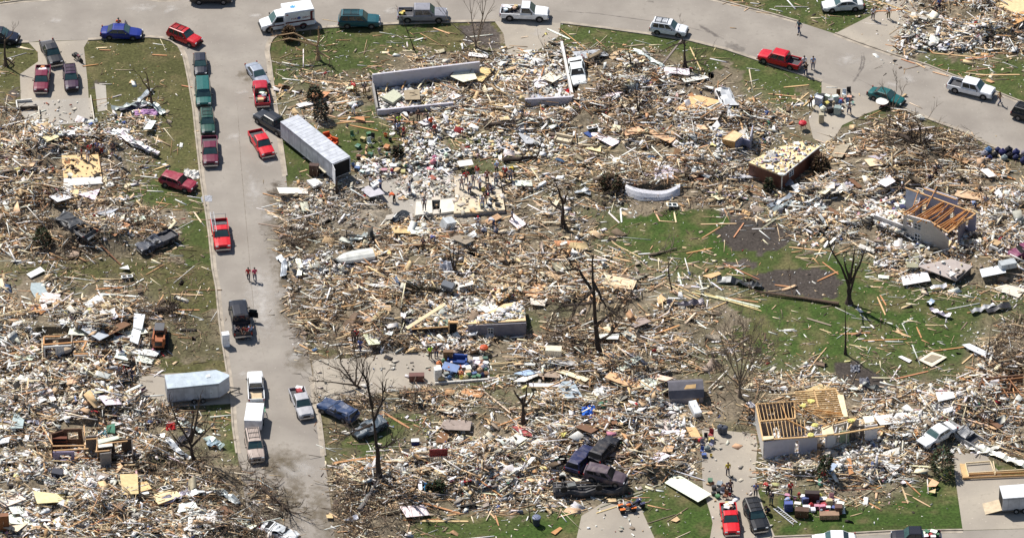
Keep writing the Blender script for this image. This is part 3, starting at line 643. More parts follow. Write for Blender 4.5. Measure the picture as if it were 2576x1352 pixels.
vehicle('bigsuv', (1912, 1325), (1888, 1266), C_(22, 24, 30), 'black SUV parked beside the red pickup on the lower driveway', 'parked_car', 'suv', group=GP)
vehicle('sedan', (2042, 1353), (2152, 1353), C_(244, 246, 248), 'clean white sedan on the bottom street below the lawn', 'parked_car', 'car', group=GP)
vehicle('extpickup', (2241, 1349), (2367, 1349), C_(20, 22, 36), 'dark navy pickup with loaded bed on the bottom street', 'parked_pickup', 'pickup', group=GP)
vehicle('sedan', (2331, 1112), (2381, 1084), C_(232, 234, 236), 'white sedan pushed into the rubble beside the dark evergreen bush', 'wrecked_car', 'car', crush=.25, seed=33, group=GW, fit=False)
vehicle('pickup', (2408, 1078), (2446, 1098), C_(172, 172, 172), 'crushed white pickup under brown boards beside the white sedan', 'wrecked_pickup', 'pickup', crush=1.0, seed=35, bare=True, group=GW, fit=False, tilt=(.1, -.1), dz=-.45)
vehicle('hatch', (2548, 650), (2605, 632), C_(120, 40, 84), 'crumpled purple car at the edge of the frame below the sided house', 'wrecked_car', 'car', crush=.7, seed=37, bare=True, group=GW)
vehicle('pickup', (165, 566), (215, 598), C_(62, 64, 68), 'flattened grey car body tangled with branches in the rubble', 'wrecked_car', 'car', crush=1.6, seed=39, bare=True, group=GW, fit=False, dz=-.4)
vehicle('sedan', (735, 1338), (668, 1315), C_(218, 222, 224), 'smashed white car under branches at the lower end of the street', 'wrecked_car', 'car', crush=.9, seed=41, bare=True, group=GW, dz=-.35)
# overturned truck: frame, axles and wheels on top of its own bodywork
f, r = P(1578, 1216, .8), P(1388, 1226, .8); c = (f + r) / 2
rt = EM('overturned_truck', (c.x, c.y, .1), 'burnt looking black truck lying upside down with its frame and axles showing', 'truck', GW, math.atan2(f.y - r.y, f.x - r.x))
q = MB(); vs = []
for i, x in enumerate(np.linspace(-4.0, 4.1, 15)):
    wv = 1.0 - .25 * (abs(x) > 3.6); tw = .18 * math.sin(x * 1.7); zt = .75 + .12 * math.sin(x * 2.3) + (.35 if x > 2.6 else 0) * (x - 2.6)
    vs += [(x, -wv + tw, .05), (x, -wv + tw - .05, zt * .6), (x, -wv * .9 + tw, zt), (x, wv * .9 + tw, zt * .95), (x, wv + tw, zt * .5), (x, wv + tw, .05)]
fs = [(i * 6 + k, i * 6 + (k + 1) % 6, (i + 1) * 6 + (k + 1) % 6, (i + 1) * 6 + k) for i in range(14) for k in range(6)] + [tuple(range(6))[::-1], tuple(range(84, 90))]
q.add(vs, fs); q.build('body', DUSTY, rt, color=C_(46, 48, 56))
q = MB()
for s in (-.45, .45): q.beam((-3.9, s, 1.0), (3.2, s * .9, .95), .12, .2)
for x in (-3.6, -2.4, -1, .4, 1.7, 3): q.beam((x, -.5, 1.0), (x, .5, 1.0), .1, .14)
q.build('frame', DUSTY, rt, color=C_(104, 102, 100))
for x in (-2.9, .9):
    q = MB(); q.cyl((x, -1.0, 1.2), (x, 1.0, 1.2), .09, 8); q.blob((x, 0, 1.2), (.25, .22, .25)); q.build('axle', DUSTY, rt, color=C_(52, 50, 48))
    for s in (-1, 1):
        q = MB(); q.lathe([(.22, -.13), (.38, -.13), (.4, -.05), (.4, .05), (.38, .13), (.22, .13)], 14); q.v = [(x + v[0], s * .98 + v[2], 1.2 + v[1]) for v in q.v]; q.build('wheel', TYRE, rt)
q = MB(); q.cyl((-3, .2, 1.15), (2.6, -.25, 1.1), .07, 6); q.build('exhaust_pipe', METAL, rt, color=C_(120, 104, 86))
q = MB(); q.box((-2, -.2, 1.12), (.9, .6, .22), rz=.2); q.build('fuel_tank', METAL, rt, color=C_(120, 122, 120))
# ambulance
f, r = P(651, 58, 1.1), P(786, 38, 1.1); c = (f + r) / 2; h = math.atan2(f.y - r.y, f.x - r.x)
am = EM('ambulance', (c.x, c.y, .014), 'white ambulance with maroon stripes and a blue star on its roof', 'ambulance', None, h)
q = MB(); st = [(3.2, .72, .4, .9), (3.08, .88, .32, 1.05), (2.6, .94, .3, 1.15), (1.95, .96, .3, 1.28), (1.0, .96, .3, 1.3), (.3, .96, .3, 1.3)]; hw = 1.02
vs = []; fs = []
for s in st: vs += ring(s[0], hw * s[1], s[2], s[3])
n = len(vs) // len(st)
for i in range(len(st) - 1):
    for k in range(n): fs.append((i * n + k, i * n + (k + 1) % n, (i + 1) * n + (k + 1) % n, (i + 1) * n + k))
fs.append(tuple(range(n))[::-1]); fs.append(tuple(range((len(st) - 1) * n, len(st) * n))); q.add(vs, fs)
cb = [Vector((1.95, .93, 1.27)), Vector((1.95, -.93, 1.27)), Vector((.3, -.95, 1.27)), Vector((.3, .95, 1.27))]; ct = [Vector((1.25, .74, 2.1)), Vector((1.25, -.74, 2.1)), Vector((.3, -.8, 2.15)), Vector((.3, .8, 2.15))]
q.add(cb + ct, [(0, 4, 5, 1), (1, 5, 6, 2), (3, 2, 6, 7), (0, 3, 7, 4), (4, 7, 6, 5)])
for s in (1, -1):
    for x in (2.3, -1.9): q.add([(x + .5 * math.cos(a * math.pi / 8), s * (1.0 if x > 0 else 1.155), max(.42, .42 + .5 * math.sin(a * math.pi / 8))) for a in range(9)], [tuple(range(9))[::-s]], 1)
q.build('cab', [PAINT, BLACK], am, color=WHT)
q = MB(); vs = []; Lr = 4.0
prof = [(-1.15, .5), (-1.15, 2.55), (-1.07, 2.68), (1.07, 2.68), (1.15, 2.55), (1.15, .5)]
for x in (.35, .28, -3.3, -3.36): k = 1 if abs(x - .28) < .01 or x == -3.3 else .965; vs += [(x, y * k, .5 + (z - .5) * (k if z > 1 else 1)) for y, z in prof]
fs = [(i * 6 + k, (i + 1) * 6 + k, (i + 1) * 6 + (k + 1) % 6, i * 6 + (k + 1) % 6) for i in range(3) for k in range(6)] + [tuple(range(6)), tuple(range(18, 24))[::-1]]
q.add(vs, fs); bx = q.build('patient_box', PAINT, am, color=WHT)
def am_part(name, fn, m, color=None, par=None):
    q = MB(); fn(q); return q.build(name, m, par or am, color=color)
DM = C_(92, 18, 34)
for s in (1, -1):
    am_part('stripe', lambda q: (q.box((-1.5, s * 1.156, 1.22), (3.6, .012, .2)), q.box((-2.95, s * 1.157, 1.85), (.3, .014, 1.2)), q.box((-1.2, s * 1.156, .58), (2.2, .012, .14)), q.box((1.4, s * .985, .95), (2.0, .03, .14))), THING, DM)
    am_part('side_window', lambda q: q.add([(1.72, s * .945, 1.33), (.5, s * .962, 1.33), (.5, s * .86, 1.98), (1.25, s * .80, 1.98)], [(0, 1, 2, 3)[::s]]), GLASS)
    am_part('marker_light', lambda q: (q.box((.05, s * 1.16, 2.35), (.22, .03, .14)), q.box((-3.1, s * 1.16, 2.4), (.22, .03, .14))), TAIL)
    am_part('mirror', lambda q: q.box((1.75, s * 1.2, 1.4), (.12, .2, .28)), BLACK)
    am_part('headlight', lambda q: q.box((3.08, s * .7, .88), (.14, .26, .16)), LAMP)
    am_part('emblem', lambda q: q.cyl((-1.4, s * 1.15, 1.72), (-1.4, s * 1.165, 1.72), .2, 12), THING, C_(60, 84, 160))
def star(q):
    for k in range(3):
        a = k * math.pi / 3 + math.pi / 2; q.box((-.9, 0, 2.688 + .002 * k), (.74, .17, .006), 0, a)
am_part('roof_star', star, THING, C_(60, 150, 235))
am_part('windshield', lambda q: q.add([(1.97, .86, 1.3), (1.97, -.86, 1.3), (1.31, -.68, 2.05), (1.31, .68, 2.05)], [(3, 2, 1, 0)]), SHIELD)
am_part('front_bumper', lambda q: q.box((3.2, 0, .5), (.18, 1.85, .2)), BLACK); am_part('grille', lambda q: q.box((3.2, 0, .78), (.08, .9, .2)), BLACK); am_part('rear_bumper', lambda q: q.box((-3.45, 0, .5), (.3, 2.0, .15)), CHROME)
am_part('rear_door', lambda q: (q.box((-3.37, .5, 1.5), (.04, .92, 1.7)), q.box((-3.37, -.5, 1.5), (.04, .92, 1.7))), PAINT, WHT)
for x, o_ in ((2.3, .93), (-1.9, 1.06)):
    for s in (1, -1):
        q = MB(); rw = .40; q.lathe([(.22, -.12), (.36, -.12), (rw, -.06), (rw, .06), (.36, .12), (.22, .12)], 14); q.v = [(x + v[0], s * o_ - s * .02 + v[2], rw + v[1]) for v in q.v]; wo = q.build('wheel', TYRE, am)
        q = MB(); q.lathe([(.21, .1), (.2, .125), (.06, .13)], 10); q.v = [(x + v[0], s * (o_ - .02 + v[2]), rw + v[1]) for v in q.v]; q.build('rim', RIM, wo)
TXT = {'A': '0110 1001 1111 1001 1001', 'D': '1110 1001 1001 1001 1110', 'E': '1111 1000 1110 1000 1111', 'F': '1111 1000 1110 1000 1000', 'I': '111 010 010 010 111', 'P': '1110 1001 1110 1000 1000', 'R': '1110 1001 1110 1010 1001', 'T': '111 010 010 010 010'}
def letters(word, x0, y, z0, hgt, s):
    q = MB(); px = hgt / 5; x = x0
    for ch in word:
        rows = TXT[ch].split()
        for j, rw in enumerate(rows):
            for i, bit in enumerate(rw):
                if bit == '1': q.box((x - s * (i + .5) * px * -1 * -1, y, z0 + hgt - (j + .5) * px), (px, .012, px))
        x -= s * (len(rows[0]) + 1) * px
    return q
# near side of the ambulance: words read with the front of the vehicle on the reader's left
for wd, xs0 in (('FIRE', -.45), ('DEPT', -1.85)):
    q = letters(wd, xs0, 1.158, 1.56, .24, 1); q.build('lettering', THING, am, color=C_(140, 30, 40))
VEH.append(('the ambulance', c))
# trailers
def trailer(name, label, front, rear, W, z0, z1, zref, group=None, vnose=0, color=C_(186, 188, 194), roofc=C_(186, 190, 198), axles=(0,), L=None):
    f, r = P(*front, zref), P(*rear, zref); c = (f + r) / 2; h = math.atan2(f.y - r.y, f.x - r.x); L = L or (f - r).length
    t = EM(name, (c.x, c.y, .014), label, 'trailer', group, h); x0, x1 = -L / 2, L / 2; xn = x1 - vnose
    poly = [(x0, -W / 2), (xn, -W / 2), (x1, -W * .06), (x1, W * .06), (xn, W / 2), (x0, W / 2)] if vnose else [(x0, -W / 2), (x1, -W / 2), (x1, W / 2), (x0, W / 2)]
    q = MB(); q.prism(poly, z0, z1); q.build('box', THING, t, color=color)
    q = MB(); pr = [(a * 1.004, b * 1.012) for a, b in poly]; q.prism(pr, z1 - .08, z1 + .03); 
    for k in range(int(L / .6)): q.box((x0 + .3 + k * .6, 0, z1 + .035), (.03, W * .96 if x0 + .3 + k * .6 < xn else W * .3, .02))
    q.build('roof', THING, t, color=roofc)
    q = MB()
    for s in (1, -1): q.box(((x0 + xn) / 2, s * (W / 2 + .01), z0 + .05), (xn - x0, .03, .12)); q.box(((x0 + xn) / 2, s * (W / 2 + .012), z1 - .16), (xn - x0, .02, .05))
    for s in (1, -1):
        for k in range(int(L / 1.2)): q.box((x0 + .6 + k * 1.2, s * (W / 2 + .004), (z0 + z1) / 2), (.02, .01, z1 - z0 - .2))
    q.build('trim_rail', THING, t, color=C_(120, 124, 130))
    for ax in axles:
        for s in (1, -1):
            q = MB(); q.lathe([(.18, -.1), (.31, -.1), (.34, -.05), (.34, .05), (.31, .1), (.18, .1)], 14); q.v = [(ax + v[0], s * (W / 2 + .02) + v[2], .34 + v[1]) for v in q.v]; wo = q.build('wheel', TYRE, t)
            q = MB(); q.lathe([(.18, .09), (.17, .11), (.05, .12)], 10); q.v = [(ax + v[0], s * (W / 2 + .02 + v[2]), .34 + v[1]) for v in q.v]; q.build('rim', CHROME, wo)
    q = MB(); q.beam((x1 - .1, .5, z0 - .02), (x1 + 1.2, 0, .5), .09, .1); q.beam((x1 - .1, -.5, z0 - .02), (x1 + 1.2, 0, .5), .09, .1); q.cyl((x1 + 1.05, 0, .02), (x1 + 1.05, 0, .7), .05, 8); q.build('hitch', DUSTY, t, color=C_(40, 40, 42))
    VEH.append((label, c)); return t, x0, x1, W
T1, x0, x1, W = trailer('cargo_trailer', 'long white flat roofed cargo trailer with its rear doors open on the lawn', (727, 298), (858, 403), 2.5, .55, 2.75, 2.75, axles=(-2.6, -3.5), color=C_(196, 198, 204))
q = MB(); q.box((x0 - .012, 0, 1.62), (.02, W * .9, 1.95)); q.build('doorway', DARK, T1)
q = MB(); q.box((0, .02, 0), (.06, 1.2, 2.1)); d1 = q.build('rear_door', THING, T1, (x0 - .55, W / 2 + .2, 1.62), color=C_(225, 226, 230)); d1.rotation_euler = (0, 0, math.radians(70))
q = MB(); q.box((x0 - .06, -W / 2 + .06, 1.62), (.1, .1, 2.1)); q.box((x0 - .06, W / 2 - .06, 1.62), (.1, .1, 2.1)); q.box((x0 - .06, 0, 2.66), (.1, W, .1)); q.build('door_frame', THING, T1, color=C_(190, 192, 196))
for s in (1, -1):
    q = MB(); q.box((-3.05, s * (W / 2 + .1), .78), (2.0, .26, .12)); q.build('fender', THING, T1, color=C_(190, 182, 160))
T2, x0, x1, W = trailer('enclosed_trailer', 'grey white enclosed trailer with pointed nose and side door on the driveway', (576, 944), (418, 960), 2.5, .5, 2.45, 2.45, vnose=1.3, axles=(-.6, .35), roofc=C_(176, 188, 198))
q = MB(); q.box((1.6, -W / 2 - .015, 1.35), (.85, .03, 1.5)); dd = q.build('side_door', THING, T2, color=C_(206, 208, 212)); q = MB(); q.box((1.3, -W / 2 - .05, 1.3), (.14, .04, .05)); q.build('handle', CHROME, dd)
q = MB(); q.box((1.2, .2, 2.52), (.45, .45, .1)); q.build('roof_vent', THING, T2, color=WHT)
q = MB(); q.box((x0 - .03, 0, 1.5), (.06, W * .95, 1.85)); q.build('rear_ramp', THING, T2, color=C_(150, 152, 156))
T3, x0, x1, W = trailer('utility_trailer', 'small white box trailer with green frame between white pickup and beige SUV', (641, 1022), (637, 1048), 1.9, .5, 1.75, 1.75, axles=(0,), color=C_(214, 216, 222), roofc=C_(228, 230, 234), L=3.2)
q = MB()
for s in (1, .0): q.beam((x1, -.95 * s - .1, .55), (x1 + 1.1, -.6 * s - .1, .55), .07, .07)
for k in range(4): q.beam((x1 + .25 * k, -1, .58), (x1 + .25 * k, -.1, .58), .05, .05)
q.build('tongue_frame', THING, T3, color=C_(40, 150, 100))
T4, x0, x1, W = trailer('enclosed_trailer', 'white trailer with lowered wooden ramp on the lower driveway at the frame edge', (2680, 1226), (2518, 1237), 2.2, .5, 2.2, 2.2, axles=(-2.0, -1.1), roofc=C_(220, 222, 226))
q = MB(); q.slab([(x0, -.95, .5), (x0, .95, .5), (x0 - 1.8, .95, .06), (x0 - 1.8, -.95, .06)], .06); q.build('ramp', PLY, T4, color=C_(196, 178, 150))
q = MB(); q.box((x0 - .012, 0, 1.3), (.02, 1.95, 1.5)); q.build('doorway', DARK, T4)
# ---------------------------------------------------------------- people: one grown surface per pose, clothes and hair as children
def limb_pose(pose):
    """joints (x to the right hand side, y forward, z up) of a 1.75 m person"""
    J = {}
    def S(**k): J.update({a: Vector(b) for a, b in k.items()})
    S(pelvis=(0, 0, .95), waist=(0, .01, 1.1), chest=(0, 0, 1.32), neck=(0, 0, 1.49), head=(0, .02, 1.58), crown=(0, .01, 1.70), nose=(0, .115, 1.58))
    for s, n in ((-1, 'l'), (1, 'r')):
        S(**{'hip' + n: (s * .095, 0, .91), 'knee' + n: (s * .11, .02, .5), 'ankle' + n: (s * .12, -.02, .09), 'toe' + n: (s * .135, .14, .045), 'sho' + n: (s * .185, 0, 1.42), 'elb' + n: (s * .245, -.03, 1.14), 'wri' + n: (s * .25, .06, .90)})
    if pose == 'hips':
        for s, n in ((-1, 'l'), (1, 'r')): S(**{'elb' + n: (s * .38, -.06, 1.2), 'wri' + n: (s * .20, .09, 1.02), 'knee' + n: (s * .15, .02, .5), 'ankle' + n: (s * .19, -.02, .09), 'toe' + n: (s * .22, .14, .045)})
    if pose == 'walk':
        S(kneel=(-.1, .16, .52), anklel=(-.1, .26, .10), toel=(-.11, .42, .06), kneer=(.1, .02, .5), ankler=(.1, -.30, .13), toer=(.11, -.15, .05), elbl=(-.25, -.14, 1.16), wril=(-.24, -.10, .93), elbr=(.25, .10, 1.16), wrir=(.22, .27, .98))
    if pose == 'reach':
        for s, n in ((-1, 'l'), (1, 'r')): S(**{'elb' + n: (s * .23, .18, 1.22), 'wri' + n: (s * .16, .42, 1.15)})
    if pose == 'bend':
        S(waist=(0, .09, 1.03), chest=(0, .33, 1.10), neck=(0, .50, 1.12), head=(0, .60, 1.09), crown=(0, .71, 1.11), nose=(0, .61, .98))
        for s, n in ((-1, 'l'), (1, 'r')): S(**{'sho' + n: (s * .18, .42, 1.10), 'elb' + n: (s * .21, .46, .82), 'wri' + n: (s * .17, .56, .60), 'knee' + n: (s * .14, .06, .50), 'ankle' + n: (s * .17, -.02, .09), 'toe' + n: (s * .19, .14, .045)})
    if pose == 'crouch':
        S(pelvis=(0, -.12, .36), waist=(0, -.05, .50), chest=(0, .10, .70), neck=(0, .19, .85), head=(0, .25, .92), crown=(0, .29, 1.03), nose=(0, .345, .90))
        for s, n in ((-1, 'l'), (1, 'r')): S(**{'hip' + n: (s * .1, -.11, .34), 'knee' + n: (s * .17, .26, .46), 'ankle' + n: (s * .14, .02, .09), 'toe' + n: (s * .16, .18, .045), 'sho' + n: (s * .18, .14, .78), 'elb' + n: (s * .24, .36, .60), 'wri' + n: (s * .14, .52, .42)})
    if pose == 'sit':
        for k in list(J):
            if k[:-1] not in ('ankle', 'toe', 'knee'): J[k] = J[k] + Vector((0, 0, -.43))
        for s, n in ((-1, 'l'), (1, 'r')): S(**{'knee' + n: (s * .12, .42, .50), 'ankle' + n: (s * .12, .42, .09), 'toe' + n: (s * .13, .58, .045)})
    return J
def grow(name, pts, edges, rads, root, m):
    bm = bmesh.new(); lay = bm.verts.layers.skin.verify(); vs = []
    for p, r in zip(pts, rads):
        v = bm.verts.new(p); v[lay].radius = r if isinstance(r, tuple) else (r, r); vs.append(v)
    vs[root][lay].use_root = True
    for a, b in edges: bm.edges.new((vs[a], vs[b]))
    me = bpy.data.meshes.new(name + '_line'); bm.to_mesh(me); bm.free()
    o = bpy.data.objects.new(name + '_line', me); COL.objects.link(o)
    o.modifiers.new('skin', 'SKIN').use_smooth_shade = True; sm = o.modifiers.new('sub', 'SUBSURF'); sm.levels = 1; sm.render_levels = 1
    dg = bpy.context.evaluated_depsgraph_get(); r = bpy.data.meshes.new_from_object(o.evaluated_get(dg)); r.name = name
    bpy.data.objects.remove(o); bpy.data.meshes.remove(me); r.materials.clear(); r.materials.append(m); return r
POSE = {}
def pose_meshes(pose):
    if pose in POSE: return POSE[pose]
    J = limb_pose(pose)
    names = ['pelvis', 'waist', 'chest', 'neck', 'head', 'crown', 'nose']; rad = [.115, (.13, .1), (.15, .105), .055, (.078, .095), (.06, .07), .018]
    E_ = [(0, 1), (1, 2), (2, 3), (3, 4), (4, 5), (4, 6)]; pts = [J[n] for n in names]
    def addp(p, r, par): pts.append(p); rad.append(r); E_.append((par, len(pts) - 1)); return len(pts) - 1
    for s, n in ((-1, 'l'), (1, 'r')):
        a = addp(J['hip' + n], .088, 0); k = addp(J['knee' + n], .058, a); q = addp(J['ankle' + n], .04, k); addp(J['toe' + n], .036, q)
        sh = addp(J['sho' + n], .056, 2); e = addp(J['elb' + n], .042, sh); w_ = addp(J['wri' + n], .028, e)
        d = (J['wri' + n] - J['elb' + n]).normalized(); sd = Vector((0, 1, 0)) - d * d.y
        if sd.length < .1: sd = Vector((1, 0, 0)) - d * d.x
        sd.normalize(); palm = addp(J['wri' + n] + d * .06, (.034, .02), w_)
        nr = d.cross(sd) * -s
        for i, (off, ln) in enumerate(((-.028, .075), (-.01, .088), (.01, .084), (.028, .066))):
            b = addp(J['wri' + n] + d * .095 + sd * off, .009, palm); t = addp(J['wri' + n] + d * (.095 + ln * .55) + sd * off + nr * .012, .008, b); addp(J['wri' + n] + d * (.095 + ln * .9) + sd * off + nr * .035, .007, t)
        t = addp(J['wri' + n] + d * .045 + sd * .045, .011, palm); addp(J['wri' + n] + d * .085 + sd * .066 + nr * .02, .009, t)
    body = grow(pose + '_body', pts, E_, rad, 0, SKIN)
    p = [J['pelvis'], J['waist'], J['chest'], J['neck'] * .8 + J['chest'] * .2]; r = [(.135, .125), (.145, .118), (.168, .122), .075]; e = [(0, 1), (1, 2), (2, 3)]
    for n in 'lr':
        i = len(p); p += [J['sho' + n], J['elb' + n] * .9 + J['sho' + n] * .1]; r += [.075, .062]; e += [(2, i), (i, i + 1)]
    shirt = grow(pose + '_shirt', p, e, r, 0, CLOTH)
    p = [J['pelvis'] + (J['waist'] - J['pelvis']) * .35, J['pelvis']]; r = [(.135, .118), (.14, .122)]; e = [(0, 1)]
    for n in 'lr':
        i = len(p); p += [J['hip' + n], J['knee' + n], J['ankle' + n] + (J['knee' + n] - J['ankle' + n]) * .06]; r += [.104, .074, .062]; e += [(1, i), (i, i + 1), (i + 1, i + 2)]
    trous = grow(pose + '_trousers', p, e, r, 1, CLOTH)
    hd = J['head'] + (J['crown'] - J['head']) * .45; up = (J['crown'] - J['head']).normalized()
    q = MB(); q.blob((0, 0, 0), (.098, .112, .105), 0, .04, 3, 10, 7); fw = (J['nose'] - J['head']).normalized()
    M = Matrix((fw.cross(up).normalized(), fw, up)).transposed() if abs(fw.dot(up)) < .9 else Matrix.Identity(3)
    q.v = [tuple(hd + M @ Vector((v[0], v[1] - .018 - (.03 if v[2] < 0 else 0), max(v[2], -.05) + .015))) for v in q.v]; hair = q.mesh(pose + '_hair', CLOTH, True)
    q = MB(); q.lathe([(.104, 0), (.102, .05), (.07, .1), (.02, .112)], 12); q.box((0, .14, .008), (.15, .12, .015)); q.v = [tuple(hd + M @ Vector((v[0], v[1], v[2] + .02))) for v in q.v]; cap = q.mesh(pose + '_cap', CLOTH)
    shoes = []
    for n in 'lr':
        q = MB(); a, t = J['ankle' + n], J['toe' + n]; mid = (a + t) / 2; q.blob((mid.x, mid.y, mid.z - .01), (.055, .145, .055), 0, 0, 1, 8, 5); shoes.append(q.mesh(pose + '_shoe', CLOTH, True))
    POSE[pose] = dict(body=body, shirt=shirt, trousers=trous, hair=hair, cap=cap, shoes=shoes); return POSE[pose]
PC = dict(red=C_(176, 22, 30), darkred=C_(120, 20, 28), orange=C_(232, 96, 30), navy=C_(30, 36, 62), black=C_(24, 24, 28), white=C_(218, 222, 232), grey=C_(128, 134, 150), blue=C_(66, 88, 156), ltblue=C_(140, 166, 206), teal=C_(24, 72, 84), lime=C_(178, 226, 40), tan=C_(178, 150, 108), yellow=C_(196, 176, 52), denim=C_(52, 66, 104), khaki=C_(150, 120, 62), pink=C_(196, 60, 96), olive=C_(112, 108, 76), green=C_(60, 120, 60))
def person(u, v, face, shirt, trousers, pose, label, cap=None, z=None, bag=None):
    p = PG(u, v) if z is None else P(u, v, z); p.z += .02
    t = EM('person', p, label, 'person', 'people searching and clearing the wreckage', math.radians(face)); m = pose_meshes(pose); rr = random.Random(int(u * 7 + v)); sc = rr.uniform(.95, 1.05); t.scale = (sc * 1.16, sc * 1.16, sc * 1.05)
    sk = rr.choice([C_(190, 150, 128), C_(170, 130, 108), C_(196, 160, 140)]); hair = rr.choice([C_(52, 38, 28), C_(30, 26, 24), C_(96, 70, 44)])
    OB('body', m['body'], t, color=sk); OB('shirt', m['shirt'], t, color=PC[shirt]); OB('trousers', m['trousers'], t, color=PC[trousers])
    if cap: OB('cap', m['cap'], t, color=PC[cap])
    else: OB('hair', m['hair'], t, color=hair)
    for s in m['shoes']: OB('shoe', s, t, color=rr.choice([C_(40, 36, 34), C_(180, 180, 180), C_(90, 70, 50)]))
    return t
